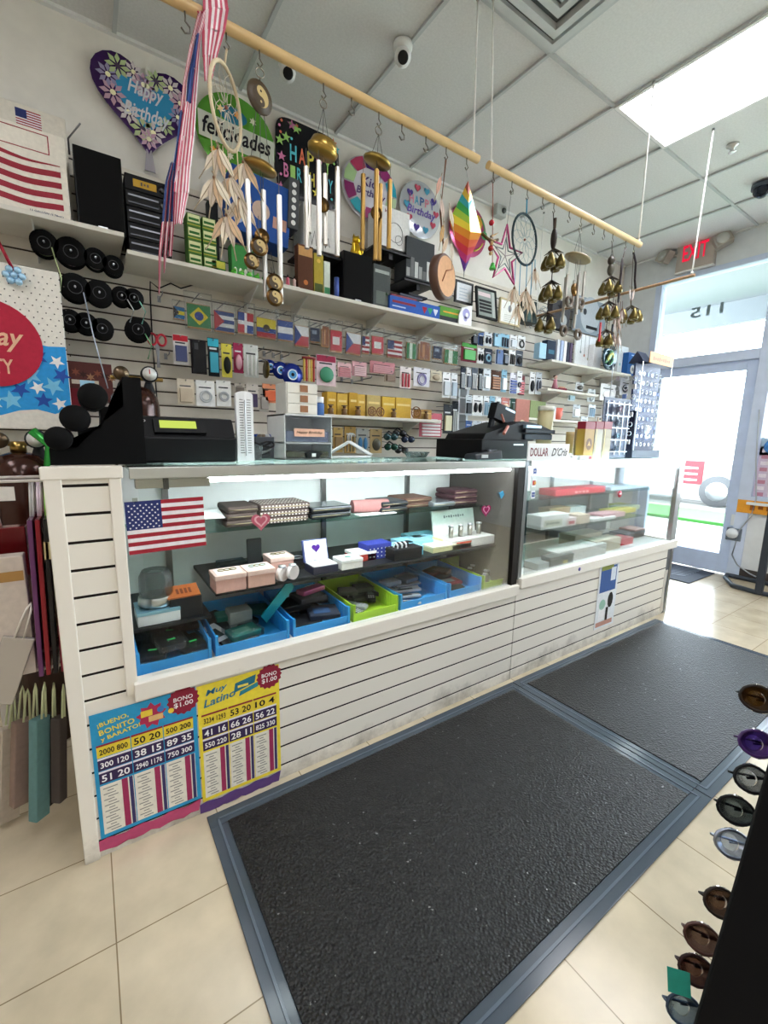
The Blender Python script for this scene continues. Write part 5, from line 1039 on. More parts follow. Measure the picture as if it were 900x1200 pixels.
hung('dark_picture_pack', 'brown and cream patterned pack behind the black bracelet display', 'pack', 81, 425, 132, 470, 1.3, .05, '5a2c28.f', lambda b, x0, x1, z0, z1, y: (b.rc(x0+.01, x1-.06, z0+.08, z0+.1, y, 'd8c8b8.f'), [b.star(x0+.03+.03*i, z1-.05-.01*(i % 3), .02, y-.0002*i, ['8a4a38.f', '3a1c18.f', 'a87858.f'][i % 3], 6) for i in range(7)]))
hung('maroon_pack', 'dark maroon pack hanging beneath the brown patterned pack', 'pack', 84, 455, 98, 500, 1.28, .03, '7c1826.f')
hung('blue_dotted_card', 'pale blue sheer card hanging left of the brown tank', 'card', 95, 446, 112, 480, 1.2, .004, 'a8d4ec.f', lambda b, x0, x1, z0, z1, y: [b.disc(x0+.02+.02*(i % 4), z0+.03+.03*(i//4), .005, y, 'e4f0f8.f', 8) for i in range(12)])
# ================================================================== PACKETS ON THE SLATWALL
def flagart(kind):
    def f(b, x0, x1, z0, z1, y):
        w, h = x1-x0, z1-z0; X0, X1, Z0, Z1 = x0+w*.07, x1-w*.07, z0+h*.08, z0+h*.68; hw, hh = X1-X0, Z1-Z0
        R = lambda a, b_, c, d, m, k=0: b.rc(X0+hw*a, X0+hw*b_, Z0+hh*c, Z0+hh*d, y-.0005*k, m+'.f')
        if kind == 'bahamas': R(0, 1, 0, 1, '1f6a9c'); R(0, 1, .33, .66, 'd8c838', 1); b.poly([(X0, Z0), (X0+hw*.5, (Z0+Z1)/2), (X0, Z1)], y-.001, '181a1c.f')
        elif kind == 'brazil': R(0, 1, 0, 1, '1f7a3c'); b.poly([(X0+hw*.1, (Z0+Z1)/2), ((X0+X1)/2, Z0+hh*.1), (X1-hw*.1, (Z0+Z1)/2), ((X0+X1)/2, Z1-hh*.1)], y-.0005, 'e0d030.f'); b.disc((X0+X1)/2, (Z0+Z1)/2, hh*.2, y-.001, '24408c.f', 14)
        elif kind == 'cuba': R(0, 1, 0, 1, 'e0e0e0'); R(0, 1, 0, .2, '28407c', 1); R(0, 1, .4, .6, '28407c', 1); R(0, 1, .8, 1, '28407c', 1); b.poly([(X0, Z0), (X0+hw*.5, (Z0+Z1)/2), (X0, Z1)], y-.001, 'a82430.f')
        elif kind == 'cross': R(0, 1, 0, 1, 'e8e8ec'); R(0, .42, .6, 1, '24408c', 1); R(.58, 1, 0, .4, '24408c', 1); R(.58, 1, .6, 1, 'b02434', 1); R(0, .42, 0, .4, 'b02434', 1)
        elif kind == 'tri': R(0, 1, .5, 1, 'dcc830'); R(0, 1, .25, .5, '243c84', 1); R(0, 1, 0, .25, 'b42430', 1); b.disc((X0+X1)/2, (Z0+Z1)/2, hh*.2, y-.001, '4a4030.f', 12)
        elif kind == 'bwb': R(0, 1, 0, 1, '2c50a0'); R(0, 1, .33, .67, 'ececf0', 1)
        elif kind == 'rwb': R(0, 1, 0, .5, 'c02c3c'); R(0, 1, .5, 1, 'e8e8ec', 1); b.poly([(X0, Z0), (X0+hw*.5, (Z0+Z1)/2), (X0, Z1)], y-.001, '24408c.f')
        elif kind == 'red': R(0, 1, 0, 1, 'c83848'); R(.2, .8, .3, .7, 'ececec', 1)
        elif kind == 'usa': usflag(b, hw, hh, y, .44, 7, False, X0, Z0)
        elif kind == 'green': R(0, 1, 0, 1, '2c7a44'); R(.3, .6, 0, 1, 'dce8dc', 1)
        elif kind == 'brown': R(.1, .9, 0, 1.2, '8a5030'); R(.3, .5, .1, 1, 'c89060', 1)
        elif kind == 'navy': R(0, 1, 0, 1.1, '1c2848'); R(.2, .7, .6, .9, '8a98b0', 1)
    return f
def bagged(lab, x0, y0, x1, y1, kind, Y=1.26, group=None):
    a, b_, z0, z1 = rect(x0, y0, x1, y1, Y); W, h = b_-a, z1-z0; t = thing('flag_packet', lab, 'packet', ((a+b_)/2, Y, z0), rot=(0, random.uniform(-.03, .03), 0), group=group)
    MB().box(-W*.42, W*.42, .004, .016, h*.04, h*.7, 'b88a5c.f').build('backing_card', t); b = MB(); flagart(kind)(b, -W/2, W/2, 0, h, .003); b.build('folded_flag', t)
    MB().box(-W/2, W/2, -.004, .02, 0, h, 'fafcfc.c').build('clear_bag', t); MB().cyl((0, -.03, h*.93), (0, SY-Y-.001, h*.93+.004), .0025, '7a7c80.m', 6).build('peg', t)
flags = [(202, 352, 217, 375, 'bahamas', 'blue yellow black'), (217, 343, 249, 387, 'brazil', 'green yellow diamond'), (249, 353, 276, 391, 'cuba', 'blue striped red triangle'), (277, 354, 298, 393, 'cross', 'white crossed'),
         (299, 362, 325, 398, 'tri', 'yellow blue red'), (324, 364, 345, 401, 'bwb', 'blue white blue'), (344, 370, 363, 408, 'rwb', 'blue triangle'), (363, 378, 376, 402, 'navy', 'navy and grey'),
         (376, 376, 387, 408, 'brown', 'brown wooden pieces'), (386, 375, 402, 414, 'red', 'red and white'), (404, 378, 424, 417, 'rwb', 'another blue triangle'), (424, 384, 434, 416, 'usa', 'narrow red striped'),
         (435, 384, 451, 417, 'red', 'second red and white'), (453, 389, 473, 421, 'usa', 'striped blue cornered'), (476, 392, 489, 423, 'green', 'green and white'), (490, 395, 506, 423, 'brown', 'second brown wooden pieces'), (507, 400, 519, 422, 'navy', 'second navy and grey'), (520, 402, 538, 428, 'green', 'dark green white')]
for i, (x0, y0, x1, y1, k, d) in enumerate(flags):
    bagged('clear packet of %s, %s in the row under the upper shelf' % (d if 'wooden' in d else d+' flag', ORD[i]), x0, y0, x1, y1, k, group='flag packets row')
def card(lab, x0, y0, x1, y1, base, prod=None, kind='blob', Y=1.27, name='carded_item', top=None, group=None, cat='packaged item', film=False):
    a, b_, z0, z1 = rect(x0, y0, x1, y1, Y); W, h = b_-a, z1-z0; t = thing(name, lab, cat, ((a+b_)/2, Y, z0), group=group)
    MB().box(-W/2, W/2, .004, .008, 0, h, base+'.f').build('card', t)
    b = MB()
    if top: b.rc(-W*.48, W*.48, h*.78, h*.98, .003, top+'.f')
    b.rc(-W*.35, W*.3, h*.7, h*.75, .0035, ('3a3c40' if sum(lin(base)[:3]) > 1 else 'd8dce0')+'.f'); b.build('printing', t)
    if prod:
        b = MB(); P = prod+('.p')
        if kind == 'blob': b.box(-W*.36, W*.36, -.012, .004, h*.1, h*.62, P)
        elif kind == 'stick':
            for q in (-.28, 0, .28): b.cyl((W*q, -.003, h*.06), (W*q, -.003, h*.68), W*.07, P, 8)
        elif kind == 'ring': b.ring((0, -.002, h*.38), min(W, h)*.3, .004, P); b.ring((0, -.004, h*.38), min(W, h)*.22, .003, P)
        elif kind == 'round': b.ball((0, -.004, h*.36), (W*.36, .014, h*.26), P)
        elif kind == 'pair':
            for q in (-.22, .22): b.ball((W*q, -.004, h*.4), (W*.17, .012, h*.25), P, 10, 6)
        elif kind == 'bars':
            for q in range(5): b.box(-W*.4, W*.4, -.008, .004, h*(.05+.13*q), h*(.13+.13*q), P)
        elif kind == 'case': b.box(-W*.42, W*.42, -.012, .004, h*.03, h*.95, P); b.box(-W*.3, -W*.05, -.014, -.011, h*.7, h*.88, '30343a.p')
        b.build('product', t)
    MB().cyl((0, -.02, h*.94), (0, SY-Y-.001, h*.94+.003), .0025, '8a8c90.m', 6).build('peg', t)
    return t
R2 = [(203, 392, 221, 427, 'e4e0dc', '3a4470', 'blob', 'c02434', 'white card with red top holding a blue knife'), (224, 398, 242, 438, '2a2226', '16171a', 'case', None, 'black phone case in a clear edged pack'), (244, 396, 257, 441, '202428', '30a0b8', 'blob', '38b0c8', 'black pack with a teal printed top'),
      (260, 403, 272, 442, 'd8cc50', '1c2018', 'round', None, 'yellow clear pack with a black round lid'), (274, 402, 285, 437, '9c2850', 'd8a0b0', 'round', None, 'magenta pack with a pink ball'), (286, 404, 303, 442, 'd8dcd8', 'f2f4f4', 'stick', None, 'clear pack of white stick tools'),
      (371, 416, 394, 452, 'e0c8d0', '38906c', 'round', 'a02c4c', 'pink toy card with a green and blue toy'), (396, 425, 412, 442, 'e0b8bc', 'd89098', 'bars', None, 'first pink bar pack of the sweet coloured pair'), (413, 424, 430, 441, 'd8a8b0', 'e8c8cc', 'bars', None, 'second pink bar pack of the sweet coloured pair'),
      (434, 424, 463, 438, 'c88890', 'e0a8b0', 'bars', None, 'wide rose bar pack'), (451, 435, 464, 448, 'c8b8a8', '8a7060', 'blob', None, 'small tan pack under the wide rose pack'), (469, 430, 482, 455, 'f0e8e8', 'c84858', 'stick', None, 'white card with thin red sticks'), (485, 431, 504, 453, 'e4e4ec', '9088c0', 'ring', None, 'white and lilac ring card'),
      (505, 434, 518, 447, 'd8d0bc', 'b8a890', 'round', None, 'beige round item card'), (519, 436, 528, 466, 'f0f2f4', 'c8d0d8', 'blob', None, 'first tall white card right of the beige one'), (529, 437, 536, 467, 'eef2f6', 'a8b8c8', 'blob', None, 'second tall white card right of the beige one')]
for q in R2: card(q[8]+' on the slatwall below the flag packets', q[0], q[1], q[2], q[3], q[4], q[5], q[6], top=q[7])
R3 = [(208, 444, 228, 474, 'dcd0bc', 'c8b8a0', 'blob', 'beige card with small print above the register'), (230, 446, 252, 476, 'f0f0ee', 'c4c8cc', 'ring', 'coiled white cable bag, left of the two'), (254, 446, 271, 476, 'eeeeea', 'b4b8bc', 'ring', 'coiled white cable bag, right of the two'),
      (275, 449, 287, 462, 'b8b0a4', '6a6058', 'blob', 'small beige pack behind the thermometer'), (289, 450, 303, 480, 'd8d0c8', '3c2c54', 'blob', 'white card with a dark violet square'), (308, 450, 326, 472, 'f0a078', 'e0683c', 'blob', 'orange pack above the clear drawers'), (304, 455, 315, 482, 'c8c0b8', 'a09890', 'blob', 'grey bagged pack beside the orange one')]
for q in R3: card(q[7]+' on the slatwall', q[0], q[1], q[2], q[3], q[4], q[5], q[6])
# pencils bundle
a, b_, z0, z1 = rect(355, 413, 369, 447, 1.25); W = b_-a; h = z1-z0; t = thing('pencil_bundle', 'upright bundle of yellow and red striped sticks beside the blue eye charms', 'pencils', ((a+b_)/2, 1.25, z0))
for k in range(5): MB().cyl((W*(-.4+.2*k), 0, 0), (W*(-.4+.2*k), 0, h*(.8+.05*(k % 3))), W*.09, ['d8b848.p', 'b83830.p', 'e8d088.p'][k % 3], 8).build('stick', t)
b = MB(); b.ring((0, 0, h*.8), W*.5, .008, '8a2c28.p', 'z', 14, W*.15); b.cyl((0, 0, h*.85), (0, SY-1.251, h*.85), .003, '8a8c90.m'); b.build('band', t)
# evil eyes
for i, (px, py, r) in enumerate(((318.6, 428.8, 6), (330, 433.7, 8), (343, 439, 10.5))):
    c = at(px, py, 1, 1.2); R_ = r/FPX*2.75*1.15; t = thing('eye_charm', '%s cobalt blue glass eye charm hanging on the slatwall' % ('smallest', 'middle sized', 'largest')[i], 'charm', (c.x, 1.22-.01*i, c.z), group='blue eye charms')
    MB().lathe([(0, 0), (R_, .002), (R_*1.02, .008), (R_, .014), (0, .016)], '142c8c.g', (0, 0, 0), 26, 'y').build('glass_disc', t)
    b = MB(); b.disc(0, -.0, R_*.5, -.001, 'e8eef4.p'); b.disc(0, 0, R_*.38, -.0018, '4aa0dc.p'); b.disc(0, 0, R_*.16, -.0026, '0c1020.p'); b.build('eye', t); MB().tube([(0, .005, R_), (0, .1, R_+.015), (0, SY-c.y-.022+.01*i, R_+.02)], .0015, '3a50a0.f').build('cord', t)
c = at(312, 433, 1, 1.2); t = thing('bronze_disc', 'dark bronze coin disc seen edge-on left of the blue eye charms', 'charm', (c.x, 1.2, c.z)); MB().lathe([(.006, -.004), (.05, -.004), (.05, .004), (.006, .004), (.006, -.004)], '6a5c38.m', (0, 0, 0), 24, 'x').build('disc', t); MB().tube([(0, 0, .05), (.0, .1, .08), (0, SY-1.201, .085)], .002, '8a6a50.f').build('cord', t)
# empty pegs
for i, (px, py) in enumerate(((308, 409), (317, 412), (328, 414), (338, 416), (398, 440), (410, 443), (422, 446), (434, 443), (452, 425), (190, 345), (198, 415))):
    c = at(px, py, 1, 1.3); t = thing('empty_peg', 'bare steel slatwall peg with nothing on it', 'peg', (c.x, SY, c.z), group='bare slatwall pegs'); MB().tube([(0, -.001, 0), (0, -.13, .0), (0, -.14, .012)], .003, '9a9ea2.m').build('rod', t); MB().box(-.008, .008, -.008, -.001, -.012, .02, '9a9ea2.m').build('mount', t)
# middle shelf yellow gift boxes
for i, (px0, px1, pyt, m) in enumerate(((385, 396, 459, 'd4a83c'), (397, 409, 461, 'dcb44c'), (411, 421, 460, 'c89c34'), (421, 430, 462, 'd8b050'), (432, 448, 463, 'c8b070'), (450, 465, 465, 'e0b848'), (466, 484, 466, 'd8b048'), (494, 508, 480, 'c09858'))):
    a, b_, h = stand(px0, px1, pyt, 1.2, MS)
    t = box_thing('yellow_gift_box', 'yellow gold gift box on the middle shelf, %s from the left' % ORD[i], 'box', a, b_, 1.22, 1.3, MS, MS+max(.04, h), m+'.f', lambda b, x0, x1, z0, z1, y: b.rc(x0+.01, x1-.01, z0+(z1-z0)*.6, z0+(z1-z0)*.7, y, 'f0d890.f'), 'yellow gift boxes on the middle shelf')
for i, px in enumerate((388, 404, 420, 462, 500)):
    c = at(px, 478, 1, 1.19); t = thing('brown_figurine', 'small dark brown carved figure before the yellow boxes, %s from the left' % ORD[i], 'figurine', (c.x, 1.195, MS), group='carved figures on the middle shelf')
    MB().lathe([(0, 0), (.02, .002), (.016, .02), (.02, .035), (.008, .045), (0, .046)], '7a5830.w', seg=12).build('carved_body', t); MB().ball((0, 0, .053), .012, '5a3c24.w', 10, 6).build('head', t); MB().box(-.016, .016, -.01, .01, .058, .063, '4a3020.w').build('hat', t)
for i, px in enumerate((436, 446, 488)):
    c = at(px, 478, 1, 1.18); t = thing('wooden_wheel', 'little round bronze wheel ornament standing on the middle shelf, %s from the left' % ORD[i], 'ornament', (c.x, 1.18, MS+.034+(.01 if i == 2 else 0))); r = .03 if i < 2 else .042
    b = MB(); b.ring((0, 0, 0), r, .004, '8a5c38.w', 'y', 20); b.ring((0, 0, 0), r*.5, .003, '8a5c38.w', 'y', 14)
    for k in range(6): b.cyl((0, 0, 0), (r*math.cos(k*PI/3), 0, r*math.sin(k*PI/3)), .002, '8a5c38.w', 5)
    b.build('wheel', t)
# below the middle shelf
LOW = [(391, 501, 402, 530, 'c8a868', '8a7048', 'blob', 'gold packet at the left under the middle shelf'), (404, 500, 417, 531, 'b89858', '787058', 'stick', 'gold packet with grey tools under the middle shelf'), (418, 502, 432, 531, 'b0b4b0', '3878a8', 'pair', 'grey packet with blue gloves under the middle shelf'), (434, 503, 448, 531, 'c8b080', '5a5848', 'round', 'gold packet with dark round item under the middle shelf'),
       (492, 484, 518, 512, 'c86878', 'e8e0e0', 'bars', 'large pink striped packet at the end of the middle shelf'), (520, 474, 530, 508, '30343c', 'c8c4a0', 'blob', 'black card with pale item left of the white upright'), (530, 470, 537, 508, '20242c', 'd0d4d8', 'stick', 'narrow black card with silver item left of the white upright')]
for q in LOW: card(q[7], q[0], q[1], q[2], q[3], q[4], q[5], q[6])
for i, (px, py) in enumerate(((458, 512), (470, 508), (482, 515), (464, 524), (478, 528))):
    c = at(px, py, 1, 1.2); t = thing('swim_goggles', 'dark %s goggles pack bunched under the middle shelf' % ('teal', 'black', 'navy', 'green tinted', 'glossy black')[i], 'goggles', (c.x, 1.2+.02*i, c.z), group='bunched dark goggles')
    for sx in (-1, 1): MB().ball((sx*.03, 0, 0), (.032, .02, .026), ['1c3c40.g', '121418.g', '182440.g', '1c4a3c.g', '101216.g'][i], 12, 7).build('lens', t)
    MB().tube([(-.06, 0, 0), (0, .03, .04), (.06, 0, 0)], .006, '14161a.p').build('strap', t); MB().cyl((0, .02, .03), (0, SY-1.201-.02*i, .04), .003, '8a8c90.m').build('peg', t)
c = at(505, 540, 1, .4); t = thing('glass_dish', 'small clear dish with pale stones on the counter top near the card terminal', 'dish', (c.x-.1, .4, TOP)); MB().lathe([(0, .002), (.05, .002), (.07, .03), (.068, .03), (.048, .005), (0, .005)], 'dce8e8.c', seg=20).build('dish', t); b = MB()
for k in range(9): b.ball((random.uniform(-.04, .04), random.uniform(-.03, .03), .018), (.013, .012, .01), random.choice(['8a7a68.p', 'c8c4bc.p', 'e0dcd8.p']), 8, 5)
b.build('pebbles', t, kind='stuff')
# dense right-hand cards, row by row
pal = ['20283a', 'd8e0e8', '3a5a90', 'e8eaec', '16181e', '8ab8d0', 'c8d0d8', '5a6270', 'eef2f4', '2c4a78']
kinds = ['blob', 'pair', 'stick', 'case', 'ring', 'round']
names5 = {'20283a': 'navy', 'd8e0e8': 'pale grey', '3a5a90': 'blue', 'e8eaec': 'white', '16181e': 'black', '8ab8d0': 'light blue', 'c8d0d8': 'silver grey', '5a6270': 'slate', 'eef2f4': 'bright white', '2c4a78': 'deep blue'}
def dense(rowlab, items, y_of, hh, grp, Y=1.26):
    for i, (px0, px1, ci, pi, ki) in enumerate(items):
        y0 = y_of(px0); card('%s card with %s item, %s %s' % (names5[pal[ci]], names5[pal[pi]], ORD[i], rowlab), px0, y0, px1, y0+hh, pal[ci], pal[pi], kinds[ki], Y=Y, group=grp)
card('dark green topped maroon pack at the head of the right-hand cards', 541, 402, 559, 424, '7c2038', '4aa850', 'blob', top='58b058')
dense('in the top row right of the flags', [(553, 560, 4, 0, 0), (561, 567, 2, 4, 2), (568, 577, 1, 0, 1), (578, 586, 7, 5, 3), (587, 597, 5, 0, 2), (598, 606, 3, 6, 0), (607, 616, 8, 4, 4)], lambda x: 388+(x-553)*.1, 16, 'top row of small cards')
dense('in the second row of small cards', [(560, 567, 3, 4, 1), (568, 577, 0, 5, 4), (581, 589, 3, 2, 3), (590, 596, 4, 7, 0), (597, 604, 8, 4, 2), (605, 613, 7, 4, 5)], lambda x: 408+(x-560)*.06, 18, 'second row of small cards')
dense('in the third row of small cards', [(540, 546, 0, 1, 2), (547, 552, 3, 7, 0), (553, 560, 7, 3, 2), (561, 566, 4, 6, 2), (567, 575, 1, 8, 0), (588, 594, 5, 8, 0), (606, 612, 3, 0, 4), (621, 627, 3, 4, 5), (628, 635, 6, 7, 1)], lambda x: 430+(x-540)*.07, 26, 'third row of small cards')
card('dark brown card of amber beads in the third row', 576, 434, 587, 457, '4a2c20', 'b07850', 'bars'); card('white card of blue bars in the third row beside the red bars', 598, 437, 606, 462, 'e8e8f4', '28489c', 'bars'); card('maroon card of red and white bars in the third row', 608, 440, 615, 463, '6a2c34', 'd87078', 'bars')
dense('in the row above the card terminal', [(546, 553, 6, 4, 0), (554, 566, 3, 4, 1), (567, 573, 3, 5, 2), (574, 580, 5, 3, 0), (581, 587, 3, 5, 0)], lambda x: 463+(x-546)*.04, 24, 'fourth row of small cards')
card('small pink picture card in the fourth row', 588, 466, 597, 484, 'c88078', 'f0d8c0', 'round'); card('dark green card in the fourth row', 599, 467, 607, 484, '2c5048', '60706c', 'blob')
dense('in the row behind the cash register', [(546, 553, 2, 5, 5), (554, 564, 6, 7, 5), (565, 573, 3, 2, 5), (574, 582, 8, 6, 0)], lambda x: 493+(x-546)*.02, 18, 'lowest row of small cards')
# right shelves contents
def rbox(px0, px1, pyt, Y, zb, lab, m, face=None, name='boxed_item', D=.06):
    a, b_, h = stand(px0, px1, pyt, Y, zb); return box_thing(name, lab, 'box', a, b_, Y, Y+D, zb, zb+max(.02, h), m, face)
rbox(633, 641, 402, 1.16, RS, 'light blue book at the left of the globe plate shelf', 'a8d0e8.f'); rbox(642, 652, 399, 1.16, RS, 'dark navy picture box on the globe plate shelf', '1c2c44.f', lambda b, x0, x1, z0, z1, y: b.rc(x0+.02, x1-.02, z0+.05, z1-.08, y, '3c7088.f'))
for i, (px0, px1, m, n_) in enumerate(((654, 657, 'd8dce4', 'white spiral'), (658, 661, 'a8b8d8', 'pale blue'), (662, 665, 'eef0f4', 'bright white'), (666, 668, '30344a', 'dark navy'), (669, 672, '50405c', 'violet'))): rbox(px0, px1, 398+i, 1.16, RS, '%s notebook standing upright on the globe plate shelf' % n_, m+'.f', name='notebook')
rbox(676, 699, 393, 1.3, RS, 'white board hung with small trinkets behind the shelf items', 'eef2f6.f', lambda b, x0, x1, z0, z1, y: [b.disc(x0+(x1-x0)*(.25+.2*i), z0+(z1-z0)*(.5-.08*i), .014, y, ['8a9aa0.m', 'b87868.p', 'a0a48c.p'][i], 10) for i in range(3)]+[b.rc(x0+(x1-x0)*(.24+.2*i), x0+(x1-x0)*(.26+.2*i), z0+(z1-z0)*(.52-.08*i), z1, y, '7a8288.m') for i in range(3)], 'trinket_board', .02)
rbox(697, 706, 404, 1.24, RS, 'white card box behind the globe plate', 'eef0f4.f'); rbox(726, 737, 406, 1.2, RS, 'white box with a teal figure right of the globe plate', 'e8f0f4.f', lambda b, x0, x1, z0, z1, y: (b.rc((x0+x1)/2, (x0+x1)/2+.012, z0+.04, z1-.06, y, '2c8a8c.f'), b.disc(x0+.04, z0+.1, .015, y, 'a8d8dc.f')))
rbox(737, 749, 414, 1.14, RS, 'blue box with a white disc at the end of the globe plate shelf', '1f5a9c.f', lambda b, x0, x1, z0, z1, y: (b.disc((x0+x1)/2, z0+.055, .045, y, 'd8dcd8.f', 20), b.disc((x0+x1)/2, z0+.055, .02, y-.001, '8a9094.f'), b.rc(x0+.06, x1-.02, z1-.03, z1-.02, y, 'a8c8e8.f')), D=.12)
c = at(714, 419, 1, 1.15); t = thing('globe_plate', 'round dark teal plate with green and yellow swirls standing on the right wall shelf', 'plate', (c.x, 1.15, RS)); R_ = c.z-RS
MB().lathe([(0, 0), (R_*.6, .004), (R_, -.01), (R_*1.0, .004), (R_*.6, .014), (0, .014)], '2c4450.g', (0, 0, R_), 30, 'y').build('plate', t)
b = MB(); b.tube([(R_*.6*math.sin(k*.5)*math.cos(k*.23), -.006, R_+R_*.5*math.cos(k*.62)) for k in range(22)], .012, '7ab08c.g'); b.tube([(R_*.4*math.cos(k*.5), -.01, R_+R_*.35*math.sin(k*.7)) for k in range(14)], .01, 'c8c46c.g'); b.disc(R_*.2, R_*1.35, R_*.16, -.012, '6cc8d0.g'); b.build('swirl', t)
rbox(652, 664, 461, 1.16, RS2, 'maroon box with gold print on the small right shelf', '7c2034.f', lambda b, x0, x1, z0, z1, y: b.rc(x0+.03, x1-.03, z0+.02, z0+.03, y, 'c89878.f'))
c = at(652, 462, 1, 1.16); t = thing('doll_figurine', 'small pink and dark doll figure beside the maroon box', 'figurine', (c.x-.04, 1.155, RS2)); MB().lathe([(0, 0), (.03, .005), (.015, .06), (.018, .08), (0, .09)], 'c88090.p', seg=12).build('dress', t); MB().ball((0, 0, .105), .018, 'e0b8a8.p').build('head', t); MB().ball((0, .004, .112), (.02, .018, .016), '30201c.p').build('hair', t)
for i, (x0, y0, x1, y1, m, p, k, lab) in enumerate(((675, 448, 684, 458, 'd8dce0', '4a4440', 'round', 'small grey box with a dark knob'), (666, 458, 674, 470, 'f0f4f8', 'a8d0e0', 'blob', 'white sheet pack'), (689, 456, 698, 471, 'd0d8dc', 'a8b0b4', 'ring', 'grey ringed pack'), (704, 450, 722, 470, 'f4f6f8', 'ffffff', 'round', 'bright white bagged ball pack'), (727, 444, 746, 464, 'e4e8ee', '3c4658', 'pair', 'white pack with dark glasses shapes'))):
    card(lab+' between the right-hand shelves', x0, y0, x1, y1, m, p, k)
c = at(659, 484, 1, 1.13); a, b_, h = stand(654, 667, 478, 1.12, RS3); t = thing('coral_mug', 'coral pink mug on the low shelf behind the cash register', 'mug', ((a+b_)/2, 1.2, RS3)); MB().lathe([(0, 0), (.05, .002), (.062, h), (.056, h), (.046, .008), (0, .008)], 'e8705c.p', seg=22).build('cup', t); MB().ring((.075, 0, h*.55), .025, .007, 'e8705c.p', 'y', 14).build('handle', t)
rbox(641, 652, 476, 1.16, RS3, 'white box with a blue square beside the coral mug', 'eef0f4.f', lambda b, x0, x1, z0, z1, y: b.rc(x0+.02, x0+.07, z0+.02, z1-.02, y, '2c50a8.f'))
rbox(622, 640, 470, 1.16, RS3-.02, 'olive green soft pack behind the raised register screen', '8a9868.f')
for i in range(6): card('blister card with %s item beyond the cash register, under the low shelf' % ('a white', 'a silver', 'a pale blue', 'a beige', 'an aqua', 'a clear')[i], 672+9*i, 474+(i % 2)*14, 680+9*i, 489+(i % 2)*14, 'e4eaf0', ['f4f4f4', 'b8bcc4', 'a0c0d8', 'd8c8b0', '90c8d0', 'dce4ec'][i], kinds[i])
hung('owl_poster', 'grey-blue furry animal picture hanging above the right wall shelf', 'picture', 672, 350, 710, 392, 1.35, .01, '8c98a4.f', lambda b, x0, x1, z0, z1, y: (b.disc(0, (z0+z1)*.55, (x1-x0)*.3, y, 'b4bcc4.f'), b.disc(-.1, (z0+z1)*.6, .03, y-.001, '30343c.f'), b.rc(-.06, .14, z0+.05, z0+.08, y-.001, '20242a.f')))
hung('black_jug', 'dark backed pack with a grey face hanging beside the bell chimes', 'pack', 647, 352, 668, 386, 1.2, .06, '34343a.f', lambda b, x0, x1, z0, z1, y: (b.disc(.04, z0+.08, .05, y, '9aa0a4.f'), b.star(-.02, z1-.06, .05, y, '1a1a20.f', 5)))
t = thing('wire_coil', 'coiled silver spring wire hanging near the bell chimes', 'coil', (at(638, 365, 1, 1.2).x, 1.2, at(638, 365, 1, 1.2).z)); b = MB(); b.tube([(.05*math.cos(k*.9), .004*k, .05*math.sin(k*.9)-.002*k) for k in range(40)], .004, 'b8bcc0.m'); b.build('spring', t); MB().cyl((0, .15, .05), (0, SY-1.201, .05), .003, '8a8c90.m').build('peg', t)
# ================================================================== FOIL BALLOONS ON THE WALL
BYW = 1.425
def balloon(name, lab, x0, y0, x1, y1, shape, m, art, dd=.014):
    a, b_, z0, z1 = rect(x0, y0, x1, y1, BYW); 
    t = thing(name, lab, 'balloon', ((a+b_)/2, BYW, (z0+z1)/2)); RX, RZ = (b_-a)/2, (z1-z0)/2
    b = MB(); b.pillow(shape(RX, RZ), dd, m); b.build('foil', t); b = MB(); art(b, RX, RZ, -dd-.0015); b.build('print', t); return t
circ = lambda rx, rz: [(rx*math.cos(2*PI*i/40), rz*math.sin(2*PI*i/40)) for i in range(40)]
def flower(b, x, z, r, y, m, c='e8e4c0.f'):
    for k in range(8):
        a = 2*PI*k/8; ux, uz = math.cos(a), math.sin(a)
        b.poly([(x+ux*r*.2, z+uz*r*.2), (x+ux*r*.6-uz*r*.2, z+uz*r*.6+ux*r*.2), (x+ux*r, z+uz*r), (x+ux*r*.6+uz*r*.2, z+uz*r*.6-ux*r*.2)], y, m)
    b.disc(x, z, r*.22, y-.0005, c, 10)
def heartart(b, RX, RZ, y):
    b.poly(heart(0, .0, RX*.66), y, '3a9cd0.g')
    rr = random.Random(3); hp = heart(0, .01, RX*.82, 17)
    for i, (x, z) in enumerate(hp): flower(b, x*.97, z*.95, .046+.016*rr.random(), y-.0006*(1+i % 3), ['d8b0c8.g', 'a8a0cc.g', 'c8d8a8.g', 'e8dce4.g'][i % 4], '3a2c4c.f' if i % 4 == 2 else 'e8e4c0.f')
    b.text('Happy', 0, .05, .08, y-.003, 'e8ecf8.g', w=RX*.75, shear=.35); b.text('Birthday', 0, -.055, .085, y-.003, 'e8ecf8.g', w=RX*.95, shear=.35)
t = balloon('heart_balloon', 'purple and blue heart foil balloon with pale flowers reading Happy Birthday', 113, 66, 224, 180, lambda rx, rz: [(p[0]*rx*1.14, p[1]*rz*1.14) for p in heart(0, .04, 1.0, 44)], '3c1c5c.g', heartart)
MB().slab([(-.012, -.2), (.012, -.2), (.026, -.3), (-.026, -.3)], -.004, .004, 'b8b4c0.g').build('filling_tail', t)
def felart(b, RX, RZ, y):
    b.poly([(-RX*.93, -RZ*.3), (RX*.93, -RZ*.42), (RX*.97, RZ*.2), (-RX*.94, RZ*.3)], y, 'e4e8dc.g'); b.disc(-RX*.1, RZ*.45, RX*.35, y-.0004, '3a88a8.g', 16, RZ*.2)
    b.text('felicidades', 0, 0, RZ*.42, y-.002, '1c1c24.f', w=RX*1.7, shear=.2)
    for i in range(7): b.star(-RX*.6+RX*.2*i, RZ*(.5 if i % 2 else -.55), RX*.1, y-.001, ['e8a040.f', 'f0d8a0.f', 'e8e8d0.f'][i % 3], 6, .5)
